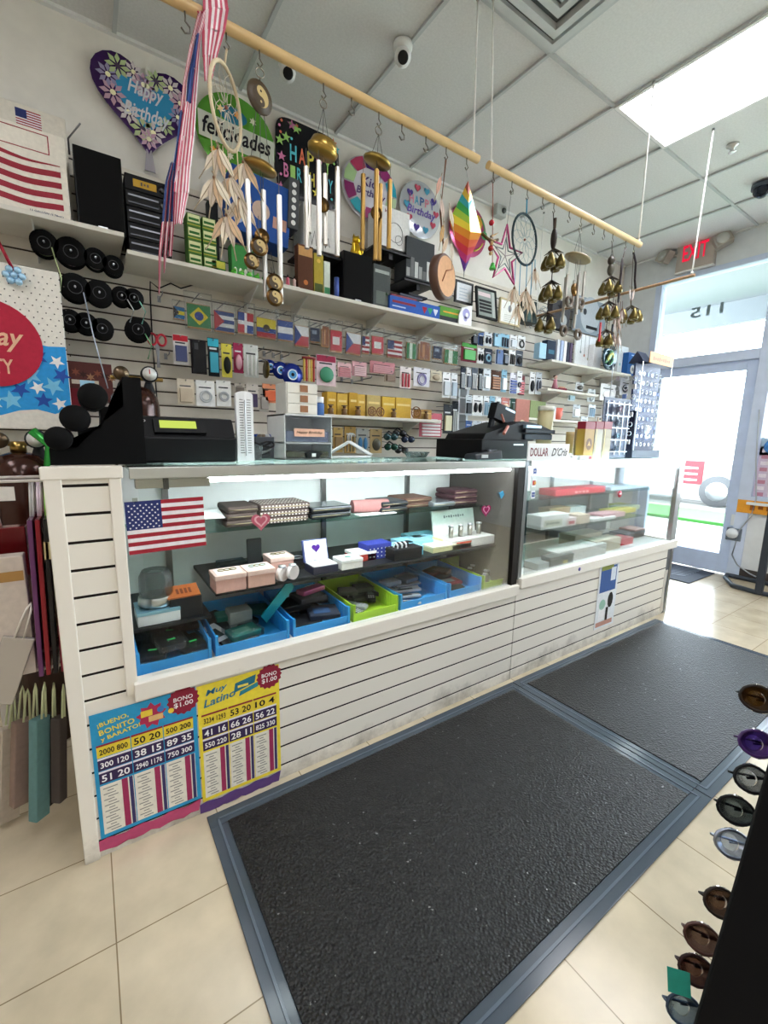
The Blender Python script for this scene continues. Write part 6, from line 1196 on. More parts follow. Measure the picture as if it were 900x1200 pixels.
balloon('round_balloon', 'round green and white foil balloon reading felicidades', 229, 112, 322, 208, circ, '62a83c.g', felart)
def sq(rx, rz): return [(sx*rx*(1-.06*(1-abs(t_))), sz*rz) if False else (0, 0) for sx in () for sz in () for t_ in ()] or [(rx*math.copysign(abs(math.cos(a))**.35, math.cos(a)), rz*math.copysign(abs(math.sin(a))**.35, math.sin(a))) for a in [2*PI*(i+.5)/40 for i in range(40)]]
def sqart(b, RX, RZ, y):
    cols = ['5ac8d8.f', 'e87858.f', 'e8d860.f', 'd880b0.f', 'a8d878.f']
    for i, ch in enumerate('HAPPY'): b.text(ch, -RX*.5+RX*.27*i, RZ*.12, RZ*.42, y-.001, cols[i], w=RX*.2)
    for i, ch in enumerate('BIRTHDAY'): b.text(ch, -RX*.72+RX*.2*i, -RZ*.38, RZ*.36, y-.001, cols[(i+3) % 5], w=RX*.15)
    rr = random.Random(5)
    for i in range(46):
        x, z = rr.uniform(-.9, .9)*RX, rr.uniform(-.92, .92)*RZ
        if abs(z+.12*RZ) < RZ*.5 and abs(x) < RX*.75: continue
        (b.disc if i % 3 else b.star)(x, z, .008 if i % 3 else .03, y-.0005, cols[i % 5]) if i % 3 else b.star(x, z, .03, y-.0005, cols[i % 5])
balloon('square_balloon', 'black square foil balloon with multicoloured HAPPY BIRTHDAY letters and stars', 323, 148, 397, 238, sq, '1a1a22.g', sqart)
def wheelart(b, RX, RZ, y):
    cols = ['3cb0cc.g', 'a83c84.g', '5c3484.g', 'c8446c.g', 'b8d8a0.g', '8c2c6c.g', '40b4c8.g', 'b04880.g', '54307c.g', 'c8e0b8.g']
    for k in range(10):
        a0, a1 = 2*PI*k/10+.03, 2*PI*(k+1)/10-.03; P = [(RX*r*math.cos(a), RZ*r*math.sin(a)) for r, a in ((.62, a0), (.95, a0), (.96, (a0+a1)/2), (.95, a1), (.62, a1))]; b.poly(P, y, cols[k])
    b.text('Kids', 0, RZ*.18, RZ*.3, y-.001, '3c2468.f', w=RX*.7, shear=.2); b.text('Birthday', 0, -RZ*.18, RZ*.3, y-.001, '3c2468.f', w=RX*1.05, shear=.2)
balloon('round_balloon', 'round foil balloon with a purple, magenta and turquoise segmented rim', 400, 184, 465, 260, circ, 'e0dce8.g', wheelart)
def dotart(b, RX, RZ, y):
    for i, ch in enumerate('HAPPY'): b.text(ch, -RX*.5+RX*.25*i, RZ*.25, RZ*.3, y-.001, ['c87890.f', '4898b8.f', '3c6098.f', 'c87890.f', '5858a0.f'][i], w=RX*.2)
    b.text('Birthday', 0, -RZ*.15, RZ*.36, y-.001, '6850a8.f', w=RX*1.4, shear=.2)
    for i in range(10): a = 2*PI*i/10; b.poly(heart(RX*.72*math.cos(a), RZ*.72*math.sin(a), .03, 14), y-.0006, ['b84860.f', '4c3c8c.f', '4898b8.f'][i % 3])
balloon('round_balloon', 'round silver foil balloon with small hearts and violet Birthday script', 468, 212, 516, 279, circ, 'c8ccd4.g', dotart)
def rainart(b, RX, RZ, y):
    cols = ['d85878.g', 'e8b040.g', '5cb878.g', '48a0c8.g', '9058a8.g', 'c04c60.g', 'e8dc60.g']; rr = random.Random(9)
    for i in range(26):
        a = rr.uniform(0, 2*PI); r = rr.uniform(.2, .8); b.disc(RX*r*math.cos(a), RZ*r*math.sin(a), rr.uniform(.03, .06), y-.0003*i, cols[i % 7], 9)
    for i in range(5): a = 2*PI*i/5; b.tube([(RX*.8*math.cos(a+q*.2), y-.009, RZ*.8*math.sin(a+q*.2)) for q in range(5)], .006, cols[(i+2) % 7], 4)
balloon('round_balloon', 'round multicoloured swirly foil balloon behind the rainbow spinner', 526, 238, 570, 301, circ, 'b84c78.g', rainart)
# ================================================================== HANGING RODS
RY, RZ_ = .2, 2.507
def rod(name, lab, p0, p1, r, m): o = thing(name, lab, 'rod', p0); MB().cyl((0, 0, 0), tuple(Vector(p1)-Vector(p0)), r, m, 14).build('pole', o); return o
ra_ = at(560, 186, 1, RY); rb_ = at(572, 194, 1, RY); rc_ = at(750, 287, 1, RY); r0_ = at(185, 0, 1, RY)
r1 = rod('hanging_rod', 'long pale wooden rod hung by white cord, carrying the beige dreamcatcher and gold chimes', (r0_.x-.45, RY, RZ_), (ra_.x, RY, RZ_), .017, 'd8b884.w')
r2 = rod('hanging_rod', 'shorter pale wooden rod on two white cords, carrying bells and the blue dreamcatcher', (rb_.x, RY, RZ_), (rc_.x, RY, RZ_), .017, 'd8b884.w')
r3e = (3.516, .02, 2.36); r3 = rod('hanging_rod', 'thin brown rod pointing towards the door, hung by one cord before the exit sign', r3e, (3.516, 1.3, 2.36), .01, '9c7c5c.w')
def cord(parent, base, p0, p1, nm='cord', r=.004, m='eeeeea.f'):
    B = Vector(base); b = MB(); P = [Vector(p0)-B, Vector(p1)-B]; b.tube([tuple(P[0].lerp(P[1], k/6)) for k in range(7)], r, m); b.ball(tuple(P[0]+Vector((0, 0, .02))), .009, m, 8, 5); b.build(nm, parent)
    MB().tube([tuple(P[1]), tuple(P[1]+Vector((.0, 0, .012)))], .008, '8a8c90.m').build('ceiling_hook', parent)
cord(r1, (r0_.x-.45, RY, RZ_), (ra_.x-.03, RY, RZ_), tuple(at(560, 0, 2, H-.012))); cord(r1, (r0_.x-.45, RY, RZ_), (r0_.x-.4, RY, RZ_), (r0_.x-.4, RY, H-.012))
cord(r2, (rb_.x, RY, RZ_), (rb_.x+.02, RY, RZ_), tuple(at(578, 0, 2, H-.012))); cord(r2, (rb_.x, RY, RZ_), (rc_.x-.02, RY, RZ_), tuple(at(766, 98, 2, H-.012)))
cord(r3, r3e, (3.516, .04, 2.36), tuple(at(836, 153, 2, H-.012)), r=.005); cord(r3, r3e, (3.516, 1.25, 2.36), (3.516, 1.25, H-.012), r=.004)
def hookx(px, py): return at(px, py, 1, RY).x
for i, (px, py) in enumerate(((217, 25), (412, 115), (471, 148), (499, 165), (600, 215), (636, 235), (667, 252), (696, 264), (708, 270))):
    x = hookx(px, py); t = thing('screw_hook', 'empty small steel screw hook under a wooden rod', 'hook', (x, RY, RZ_-.016), group='empty rod hooks'); MB().tube([(0, 0, 0), (0, 0, -.025), (.012, 0, -.035), (.012, 0, -.05), (-.002, 0, -.056), (-.012, 0, -.046)], .0028, '7c7870.m').build('hook', t)
def hang(name, lab, cat, px, py, rz=0, group=None):
    x = hookx(px, py); t = thing(name, lab, cat, (x, RY, RZ_-.02), rz, group); MB().tube([(0, 0, .004), (0, 0, -.02), (.01, 0, -.032), (0, 0, -.045), (-.008, 0, -.036)], .0025, '7c7870.m').build('hook', t); return t
def L(px, py, t): p = at(px, py, 1, RY); return p.x-t.location.x, p.z-t.location.z
def feather(b, p, s, m, m2, a=0):
    b.M = Matrix.Translation(p) @ Matrix.Rotation(a, 4, 'Y'); b.slab([(0, 0), (.006*s, -.015*s), (.008*s, -.035*s), (.003*s, -.052*s), (0, -.058*s), (-.003*s, -.05*s), (-.008*s, -.03*s), (-.006*s, -.012*s)], -.001, .001, m); b.cyl((0, 0, .01*s), (0, 0, -.08*s), .0012*s, m2, 5); b.M = Matrix.Identity(4)
def dreamcatcher(lab, px, py, cx, cy, r, rz, m, cordm, fm, fcols, drops, ry_=1.0):
    t = hang('dreamcatcher', lab, 'dreamcatcher', px, py, 0); x, z = L(cx, cy, t)
    MB().tube([(0, 0, -.04), (x, 0, z+r*ry_)], .0035, cordm, 6).build('cord', t)
    w_ = Matrix.Translation((x, 0, z)) @ Matrix.Rotation(rz, 4, 'Z'); b = MB(); b.M = w_; b.ring((0, 0, 0), r, .006, m, 'y', 30, r*ry_); b.build('hoop', t)
    b = MB(); b.M = w_; n = 10
    for k in range(n):
        for q, (r0, r1) in enumerate(((1, .7), (.7, .4), (.4, .12))):
            a0 = 2*PI*(k+.5*(q % 2))/n; a1 = a0+PI/n
            b.cyl((r*r0*math.cos(a0), 0, r*ry_*r0*math.sin(a0)), (r*r1*math.cos(a1), 0, r*ry_*r1*math.sin(a1)), .001, fm, 4); a2 = a0-PI/n; b.cyl((r*r0*math.cos(a0), 0, r*ry_*r0*math.sin(a0)), (r*r1*math.cos(a2), 0, r*ry_*r1*math.sin(a2)), .001, fm, 4)
    b.ball((0, 0, 0), .006, '8a5040.p', 8, 5); b.build('web', t)
    for i, (dx, ln, s) in enumerate(drops):
        q = MB(); xx = x+dx; zz = z-ry_*math.sqrt(max(0, r*r-min(r*.99, abs(dx))**2)); q.tube([(xx, 0, zz), (xx+.005, 0, zz-ln)], .002, cordm, 5); q.ball((xx+.005, 0, zz-ln), .006, '8a6048.p', 8, 5); q = q.build('feather_string', t)
        for k in range(4): b = MB(); feather(b, (xx+.005, .004*k-.006, zz-ln), s, fcols[(i+k) % len(fcols)], 'a89880.f', (-.55+.36*k)); b.build('feather', q)
    return t
dreamcatcher('beige leather dreamcatcher with long cream feathers on the long rod', 265, 42, 265, 126, .085, .75, 'd8c8a8.f', 'd8c8a8.f', 'c8c0b0.f', ['e8dcc8.f', 'd0b090.f', 'c8b8a8.f'], ((-.05, .12, 1.6), (-.015, .2, 1.7), (.03, .14, 1.6), (-.035, .02, 1.5), (.045, .04, 1.5), (0, .08, 1.5)), 1.35)
dreamcatcher('round blue dreamcatcher with blue cord and pale feathers on the shorter rod', 618, 226, 615, 281, .115, .15, '2c4048.f', '2c90b8.f', '9ab0b8.f', ['dccfbe.f', 'e8dccc.f', 'c8ac94.f'], ((-.06, .14, 1.5), (-.02, .2, 1.5), (.03, .12, 1.5), (.07, .17, 1.5), (.09, .05, 1.2)))
dreamcatcher('dark tilted dreamcatcher with white and brown feathers near the door end of the rod', 733, 288, 727, 329, .12, .5, '3c3438.f', '6a6060.f', 'a8a8ac.f', ['e0d8d8.f', 'a89088.f', '7c6860.f'], ((-.06, .06, 1.4), (0, .1, 1.5), (.05, .05, 1.4), (.03, .2, 1.4), (-.03, .2, 1.3)))
def chime(lab, px, py, cx, cy, rd, tubes, tm, dm, top=True, oval=.75, coin=True, flat=.006):
    t = hang('wind_chime', lab, 'wind chime', px, py); x, z = L(cx, cy, t)
    b = MB(); b.ring((0, 0, -.06), .014, .002, '9a9488.m', 'y', 14)
    for dx in (-.6, 0, .6): b.tube([(0, 0, -.07), (x+rd*dx, 0, z)], .0012, '6a6a68.f', 4)
    b.build('cord', t); b = MB(); b.M = Matrix.Translation((x, 0, z)) @ Matrix.Rotation(.18, 4, 'Y') @ Matrix.Rotation(.25, 4, 'X'); b.lathe([(0, -flat), (rd*.9, -flat), (rd, 0), (rd*.8, flat*2.2), (0, flat*3.5)], dm, seg=24); b.ring((0, 0, flat*.3), rd*.96, .003, dm, 'z', 24); b.build('top_disc', t)
    for i, (dx, y, l0, l1, r) in enumerate(tubes):
        q = MB().cyl((x+dx, y, z-l0), (x+dx, y, z-l1), r, tm, 12).build('chime_tube', t); MB().cyl((x+dx, y, z), (x+dx, y, z-l0), .0012, '6a6a68.f', 4).build('thread', q)
    m_ = sum(q[3] for q in tubes)/len(tubes)
    if coin: b = MB(); b.cyl((x, 0, z), (x, 0, z-m_-.03), .001, '5a5a58.f', 4); b.lathe([(0, -.004), (rd*.45, -.004), (rd*.45, .004), (0, .004)], '7a5c34.m', (x, 0, z-m_*.55), 16, 'y'); b.build('striker', t)
    return t, x, z
t, x, z = chime('yin yang chime with three white tubes and bronze coins on the long rod', 304, 62, 305, 197, .056, ((-.045, 0, .05, .33, .009), (.015, .02, .055, .4, .009), (.06, -.01, .07, .42, .009)), 'dcdcd8.m', 'a8884c.m')
xx, zz = L(304, 116, t); b = MB(); b.M = Matrix.Translation((xx, -.012, zz)) @ Matrix.Rotation(.3, 4, 'Z'); b.lathe([(0, 0), (.046, 0), (.048, .005), (.046, .01), (0, .01)], '4a3c2a.p', ax='y', seg=26)
def yy(b, r, y=-.001):
    n = 16; b.disc(0, 0, r, y, '4a3c2c.p'); b.poly([(r*math.sin(PI*k/n), r*math.cos(PI*k/n)) for k in range(n+1)]+[(0, -r)][:0], y-.0006, 'c8b078.p'); b.disc(0, r/2, r/2, y-.0012, 'c8b078.p'); b.disc(0, -r/2, r/2, y-.0014, '4a3c2c.p'); b.disc(0, r/2, r*.12, y-.0018, '2c241c.p'); b.disc(0, -r/2, r*.12, y-.002, 'c8b078.p')
yy(b, .03); b.build('yin_yang_medallion', t, label='dark round yin yang medallion')
for (px, py, r) in ((302, 291, .03), (293, 308, .026), (320, 333, .03), (320, 350, .03)):
    xx, zz = L(px, py, t); b = MB(); b.M = Matrix.Translation((xx, -.02, zz)); b.lathe([(0, 0), (r, 0), (r, .005), (0, .005)], '6a5030.m', ax='y', seg=18); yy(b, r*.7); b.M = Matrix.Identity(4); b.cyl((xx, -.018, zz+r), (xx*.8+x*.2, -.005, zz+.1), .001, '5a5a58.f', 4); b.build('coin', t)
chime('large gold disc wind chime with white tubes hanging before the black square balloon', 379, 97, 378, 177, .055, ((-.055, .02, .06, .33, .009), (-.025, -.02, .05, .36, .009), (.02, .02, .06, .3, .009), (.055, -.01, .04, .34, .009), (-.04, .03, .08, .27, .008)), 'dcd8d0.m', 'b89850.m', flat=.014)
t, x, z = chime('gold wind chime with bronze tubes hanging before the segmented round balloon', 444, 132, 442, 190, .056, ((-.05, .02, .05, .32, .009), (-.015, -.02, .04, .36, .009), (.03, .02, .06, .34, .009), (.055, -.01, .05, .3, .009)), 'a08048.m', 'a89050.m')
t, x, z = chime('oval wooden topped wind chime with thin silver tubes on the shorter rod', 681, 258, 677, 303, .075, ((-.08, 0, .1, .27, .008), (-.05, .03, .1, .34, .008), (0, -.02, .08, .3, .008), (.05, .02, .07, .36, .008), (.08, 0, .05, .27, .008), (.03, .03, .1, .25, .007)), 'b8b4ac.m', '9c8c68.w')
for (dx, dz) in ((-.06, -.24), (.05, -.23), (-.09, -.4), (.05, -.4)): b = MB(); b.ring((x+dx, -.01, z+dz), .024, .01, '6a5c50.w', 'y', 12); b.build('wooden_ring', t)
# brass bell strings
def bells(lab, px, py, tiers, orn=None, rm='74663e.m'):
    t = hang('bell_chime', lab, 'bell chime', px, py); last = (0, -.045)
    for i, (bx, by, n, r) in enumerate(tiers):
        x, z = L(bx, by, t); MB().tube([(last[0], 0, last[1]), (x, 0, z+.07)], .0025, '3c3430.f', 5).build('cord', t)
        b = MB()
        for k in range(6): a = 2*PI*k/6; b.cyl((x, 0, z+.075), (x+.05*math.cos(a), .05*math.sin(a), z+.05), .008, '4a4038.m', 6, .001)
        b.build('leaf_cap', t)
        for k in range(n):
            a = 2*PI*k/n+.4; cx, cy = x+r*math.cos(a), r*.8*math.sin(a); q = MB().lathe([(0, .05), (.008, .045), (.014, .03), (.024, .01), (.027, -.01), (.022, -.022), (.012, -.02), (0, -.012)], rm, (cx, cy, z), 14).build('bell', t); MB().cyl((cx, cy, z+.048), (x, 0, z+.07), .0015, '3c3430.f', 4).build('bell_string', q)
        last = (x, z)
    return t
t = bells('three tier brass bell chime with dark ornament next to the blue dreamcatcher', 649, 243, ((648, 310, 4, .045), (645, 347, 4, .045), (640, 384, 3, .04)))
x, z = L(649, 280, t); b = MB(); b.ball((x, 0, z), (.018, .016, .055), '2c2420.p', 12, 8); b.cyl((x, 0, z+.05), (x, 0, z+.1), .008, '4a4038.m', 8); b.build('dark_ornament', t)
t = bells('brass bell chime with an owl ornament near the door end of the rod', 718, 277, ((715, 340, 4, .05), (712, 369, 4, .05), (709, 402, 3, .035)))
x, z = L(716, 312, t); b = MB(); b.ball((x, 0, z+.03), (.028, .02, .026), '3a342c.p', 12, 8); b.ball((x, 0, z-.02), (.024, .018, .035), '4a4436.p', 12, 8); b.star(x, z+.06, .03, 0, '3a342c.p', 3); b.build('owl_ornament', t)
for (px, py, m) in ((703, 390, 'c8303c.p'), (717, 392, '202228.p')): x, z = L(px, py, t); MB().box(x-.006, x+.006, -.004, .004, z-.05, z+.06, m).build('tassel', t)
t = bells('brass bell cluster on a dark feathered cord, last on the shorter rod', 743, 289, ((738, 373, 5, .06),)); x, z = L(744, 318, t); b = MB(); b.tube([(0, 0, -.04), (x, 0, z+.05), (x+.01, 0, z-.05), (x+.03, 0, z-.1)], .007, '302c30.f'); b.build('dark_braid', t)
for k in range(3): b = MB(); feather(b, (x-.02+.03*k, .01, z-.1), 1.3, ['e0d8d8.f', '8a8c9c.f', 'c8b8b0.f'][k], 'a89880.f', -.3+.3*k); b.build('feather', t)
# rawhide drum with feathers
t = hang('feathered_drum', 'round tan hide drum with feathers at the end of the long rod', 'drum ornament', 523, 174); x, z = L(519, 325, t)
MB().tube([(0, 0, -.045), (-.02, 0, z*.5), (x, 0, z+.11)], .004, '8a6450.f').build('cord', t); b = MB(); b.M = Matrix.Translation((x, 0, z)) @ Matrix.Rotation(.35, 4, 'Z'); b.lathe([(0, -.018), (.088, -.018), (.094, -.012), (.094, .018), (.088, .022), (0, .022)], '5a3c30.w', ax='y', seg=30); b.build('rim', t)
b = MB(); b.M = Matrix.Translation((x, 0, z)) @ Matrix.Rotation(.35, 4, 'Z'); b.disc(0, 0, .082, -.0195, 'd8a880.f', 28); b.tube([(-.04, -.021, -.03), (-.01, -.021, .02), (.04, -.021, .04)], .003, 'a06848.f', 4); b.build('drum_skin', t)
for (px, py, a, m) in ((512, 225, .3, 'd8a898.f'), (522, 260, -.3, 'e8dcc8.f'), (515, 280, .2, 'c8a068.f'), (524, 300, -.1, 'e8e0d0.f'), (512, 250, -.2, 'e0c8c0.f'), (520, 295, .4, 'd8c0a8.f')): xx, zz = L(px, py, t); b = MB(); feather(b, (xx, -.025, zz+.05), 1.4, m, 'a89880.f', a); b.build('feather', t)
# rainbow spinner
t = hang('rainbow_spinner', 'rainbow striped diamond wind spinner in front of the swirly balloon', 'wind spinner', 547, 187); x, z = L(546, 266, t); ht, wd_ = .19, .1
MB().tube([(0, 0, -.045), (x, 0, z+ht)], .0015, 'c8ccd0.f', 4).build('cord', t); b = MB(); n = 12
for k in range(n):
    a0, a1 = -1+2*k/n, -1+2*(k+1)/n; w0, w1 = wd_*(1-abs(a0)), wd_*(1-abs(a1)); c_ = ['2c3080.g', '5c2c8c.g', 'b02c70.g', 'c83040.g', 'd85c30.g', 'e09030.g', 'e8d040.g', '9cc040.g', '3c9c50.g', '3498a0.g', 'c8a83c.g', '8a3c2c.g'][k]
    b.add([(x-w0, 0, z+ht*a0), (x, -.03*(1-abs(a0)), z+ht*a0-.03), (x+w0, 0, z+ht*a0), (x-w1, 0, z+ht*a1), (x, -.03*(1-abs(a1)), z+ht*a1-.03*(k < n-1)), (x+w1, 0, z+ht*a1), (x, .03*(1-abs(a0)), z+ht*a0), (x, .03*(1-abs(a1)), z+ht*a1)], [(0, 1, 4, 3), (1, 2, 5, 4), (2, 6, 7, 5), (6, 0, 3, 7)], c_)
b.build('spinner_body', t)
# red bead charm
t = hang('bead_charm', 'string charm with red bead, bronze bar and green bell, first on the shorter rod', 'charm', 578, 208); b = MB(); x, z = L(577, 315, t); b.tube([(0, 0, -.045), (x, 0, z)], .002, '9a5a4a.f', 5); b.build('cord', t)
for (px, py, r, m) in ((576, 261, .013, 'b02030.g'), (575, 291, .013, 'a82828.g'), (576, 285, .01, 'c8a870.p'), (575, 297, .009, 'c8a870.p')): xx, zz = L(px, py, t); MB().ball((xx, 0, zz), r, m, 10, 6).build('bead', t)
xx, zz = L(575, 279, t); b = MB(); b.tube([(xx-.06, 0, zz+.005), (xx-.02, 0, zz-.008), (xx+.02, 0, zz-.008), (xx+.05, 0, zz+.005)], .007, '6a5434.m'); b.cyl((xx-.01, -.01, zz), (xx+.04, -.01, zz+.03), .006, '6a5434.m', 8, .001); b.build('bronze_bar', t); MB().lathe([(0, .03), (.008, .025), (.016, 0), (.014, -.004), (0, -.004)], '4cb050.g', (x, 0, z), 12).build('green_bell', t)
# pink wire star
t = hang('star_ornament', 'pink and grey wire star ornament hanging beside the blue dreamcatcher', 'star ornament', 600, 215); x, z = L(592, 300, t); MB().tube([(0, 0, -.04), (x, 0, z+.14)], .0012, '8a8a90.f', 4).build('cord', t)
b = MB(); pts = [(x+(.13 if i % 2 == 0 else .052)*math.cos(PI/2+PI*i/5), 0, z+(.14 if i % 2 == 0 else .056)*math.sin(PI/2+PI*i/5)) for i in range(10)]; b.tube(pts, .006, 'c84884.g', 5, True); b.tube([(x+(p[0]-x)*.6, 0, z+(p[2]-z)*.6) for p in pts], .003, '5a7078.g', 5, True)
for p in pts[::2]: b.cyl((x, 0, z), p, .002, '9a8a94.g', 5)
b.build('star_frame', t)
# ================================================================== AMERICAN FLAG STREAMERS
def streamer(nm, lab, pts, m='stripes', blue=None, n=6, tie=True):
    """pts: (px_left, px_right, py) rows down the strip"""
    P = [(at(a, y, 1, RY-.03), at(b, y, 1, RY-.03)) for a, b, y in pts]; O = P[0][0]
    t = thing(nm, lab, 'streamer', (O.x, RY-.03, O.z)); b = MB()
    for i in range(len(P)-1):
        for k in range(n):
            q = []
            for row, f in ((P[i], k/n), (P[i], (k+1)/n), (P[i+1], (k+1)/n), (P[i+1], k/n)):
                v = row[0].lerp(row[1], f)-O; q.append((v.x, .006*math.sin(f*9+i), v.z))
            mm = 'c85870.f' if k % 2 == 0 else 'f4e8ec.f'
            if blue and blue[0] <= i < blue[1] and k < n*.6: mm = '28407c.f' if (k+i) % 2 else '3a5494.f'
            b.add(q, [(0, 1, 2, 3)], mm); b.add([(p[0], p[1]+.003, p[2]) for p in q], [(3, 2, 1, 0)], mm)
    b.build('cloth', t)
    if tie: MB().tube([(.0, .0, 0), (.01, .03, max(.01, RZ_-O.z))], .003, 'b8304c.f', 4).build('tie', t)
streamer('flag_streamer', 'long american flag streamer twisting down left of the dreamcatcher', [(236, 243, 14), (229, 236, 40), (222, 233, 80), (216, 230, 120), (210, 228, 160), (206, 224, 195), (203, 222, 225), (203, 214, 262)], blue=(1, 3), n=10)
streamer('flag_streamer', 'second american flag streamer with a blue starred stretch, ending beside the stereo', [(232, 237, 14), (223, 228, 50), (215, 219, 95), (211, 217, 130), (207, 214, 165), (202, 210, 200), (198, 207, 215)], blue=(3, 6), n=8)
streamer('flag_pennant', 'red and white striped flag pennant hanging at the top of the picture', [(238, 264, -20), (238, 268, 10), (237, 264, 35), (238, 255, 65), (240, 248, 95)], n=9)
for i in range(3): streamer('flag_tassel', 'thin striped flag ribbon ending over the upper shelf, %s of three' % ('left', 'middle', 'right')[i], [(200+3*i, 203+3*i, 190), (194+4*i, 198+4*i, 212), (190+5*i, 194+5*i, 260), (186+6*i, 189+6*i, 300), (186+6*i, 187+6*i, 345-25*i)], blue=(0, 2), n=5, tie=False)
# ================================================================== DOOR WALL
RW = Matrix.Rotation(-PI/2, 4, 'Z')
def dw(px, py, x=XW): p = at(px, py, 0, x); return -p.y, p.z
X_ = XW-.06
l0 = dw(793, 300, X_)[0]; l1 = dw(838, 290, X_)[0]; zb = dw(813, 314, X_)[1]; zt = dw(818, 277, X_)[1]
t = thing('exit_sign', 'beige EXIT sign with red letters and two lamp heads above the glass door', 'exit sign', (XW, -(l0+l1)/2, zb), -PI/2); W, h = l1-l0, zt-zb
MB().box(-W/2, W/2, -.06, -.001, 0, h, 'b8aea4.p').build('housing', t, bevel=.006); b = MB(); b.text('EXIT', 0, h*.55, h*.52, -.0615, 'cc1838.e.1.1', w=W*.66); b.build('lettering', t, label='glowing red letters')
b = MB(); b.box(-W/2, W/2, -.062, -.001, -.012, 0, 'ece8e4.p'); b.build('lower_trim', t)
for sx, (px, py) in ((-1, (780, 301)), (1, (847, 282))):
    cx, cz = dw(px, py, X_); cx -= (l0+l1)/2; cz -= zb; b = MB(); b.M = Matrix.Translation((cx, -.06, cz)) @ Matrix.Rotation(.5*-sx, 4, 'Y') @ Matrix.Rotation(.4*sx, 4, 'Z'); b.box(-.07, .07, -.05, .03, -.06, .06, 'aaa298.p'); hd = b.build('lamp_head', t, bevel=.01)
    b = MB(); b.M = Matrix.Translation((cx, -.06, cz)) @ Matrix.Rotation(.5*-sx, 4, 'Y') @ Matrix.Rotation(.4*sx, 4, 'Z'); b.lathe([(0, -.052), (.045, -.056), (.05, -.05)], 'd8d8d4.g', ax='y', seg=18); b.build('lens', hd); MB().cyl((cx, -.04, cz), (sx*W/2*.9, -.03, h*.6), .014, 'aaa298.p').build('neck', t)
# outlet, cable, posters in the window
cx, cz = dw(861, 615); t = thing('wall_outlet', 'white wall outlet with a round plug and grey cable below the shop window', 'outlet', (XW, -cx, cz), -PI/2)
MB().box(-.035, .035, -.008, -.001, -.01, .1, 'dfe4ea.p').build('cover_plate', t, bevel=.002); MB().box(-.05, .07, -.03, -.001, -.15, -.03, '6a7684.p').build('socket_box', t, bevel=.004); MB().lathe([(0, -.06), (.045, -.055), (.05, -.03), (0, -.03)], 'e4e8ee.p', (0, 0, -.08), 18, 'y').build('round_plug', t)
q = [dw(*p, XW-.03) for p in ((866, 622), (858, 650), (864, 662), (878, 672), (886, 676))]; q2 = [dw(*p, XW-.03) for p in ((866, 622), (880, 605), (886, 585), (886, 540), (890, 480))]
for Q in (q, q2): MB().tube([(a-cx, -.03, z-cz) for a, z in Q], .006, 'b4bac2.p').build('cable', t)
def wposter(name, lab, pts, bgm, art, x=XW+.02):
    (x0, y0), (x1, y1) = pts; a0, zt_ = dw(x0, y0, x); a1 = a0+(.5 if x1 is None else x1); zb_ = dw(x0, y1, x)[1]
    t = thing(name, lab, 'poster', (x, -a0, zb_), -PI/2); W, h = a1-a0, zt_-zb_; MB().box(0, W, 0, .002, 0, h, bgm).build('sheet', t); b = MB(); art(b, W, h, -.0008); b.build('print', t)
wposter('window_poster', 'faded pink number grid poster inside the shop window', ((876, 523), (.55, 583)), 'd8c8dc.f', lambda b, W, h, y: [b.rc(W*(.05+.16*i), W*(.15+.16*i), h*(.05+.12*j), h*(.12+.12*j), y, 'c88ca0.f' if (i+j) % 2 else 'f0e8f0.f') for i in range(6) for j in range(8)])
wposter('window_poster', 'small grey and blue swirl poster above the pink one in the window', ((881, 513), (.55, 533)), 'a8c0d0.f', lambda b, W, h, y: (b.ring((W*.3, y, h*.5), h*.3, .02, '4c8cd0.f', 'y', 16),))
wposter('window_banner', 'orange yellow lettered strip at the bottom of the shop window', ((865, 585), (.6, 600)), 'e8a030.f', lambda b, W, h, y: b.scrawl(7, W*.5, h*.5, h*.5, y, 'a05818.f', w=W*.7), x=XW-.025)
# display stand foot
p0 = at(852, 675, 2, .02); t = thing('tubular_stand', 'black tubular stand with a looped foot at the right edge of the picture', 'stand', (p0.x, p0.y, 0))
pl = [Vector((min(v.x, XW-.06)-p0.x, v.y-p0.y, 0)) for v in (at(*q, 2, .02) for q in ((858, 671), (850, 677), (858, 686), (885, 694), (905, 698), (925, 702), (925, 685), (895, 679), (870, 672)))]
MB().tube([(p.x, p.y, .022) for p in pl], .02, '26303c.p', 10, True).build('foot_loop', t); c = at(889, 695, 2, .02)-Vector((p0.x, p0.y, .02)); MB().box(c.x-.025, c.x+.025, c.y-.025, c.y+.025, .02, 1.5, '232c38.p').build('post', t, bevel=.004)
MB().box(c.x-.02, c.x+.02, c.y-.9, c.y, 1.4, 1.45, '232c38.p').build('arm', t)
# ================================================================== FOREGROUND SUNGLASSES RACK
P1, P2 = Vector((.97, -1.2, .2)), Vector((1.117, -1.206, .667)); dr = (P2-P1)/(P2-P1).z; Lo = P1-dr*.2; Hi = P1+dr*1.25
t = thing('sunglasses_rack', 'tall black leaning sunglasses rack panel at the bottom right corner', 'display rack', (Lo.x, Lo.y, 0)); out = Vector((.34, -.94, 0)); nrm = Vector((.94, .34, 0)); b = MB()
A = [Vector((0, 0, 0)), Hi-Lo]; vs = []
for k in (0, .022):
    for p in A:
        for s_ in (0, .55): v_ = p+out*s_+nrm*k; vs.append(tuple(v_))
b.add(vs, [(0, 1, 3, 2), (4, 6, 7, 5), (0, 2, 6, 4), (1, 5, 7, 3), (2, 3, 7, 6), (0, 4, 5, 1)], '040406.f'); b.build('panel', t, bevel=.003)
b = MB(); b.box(.03, .5, -.5, -.02, 0, .03, '060607.p'); b.build('base', t, bevel=.005)
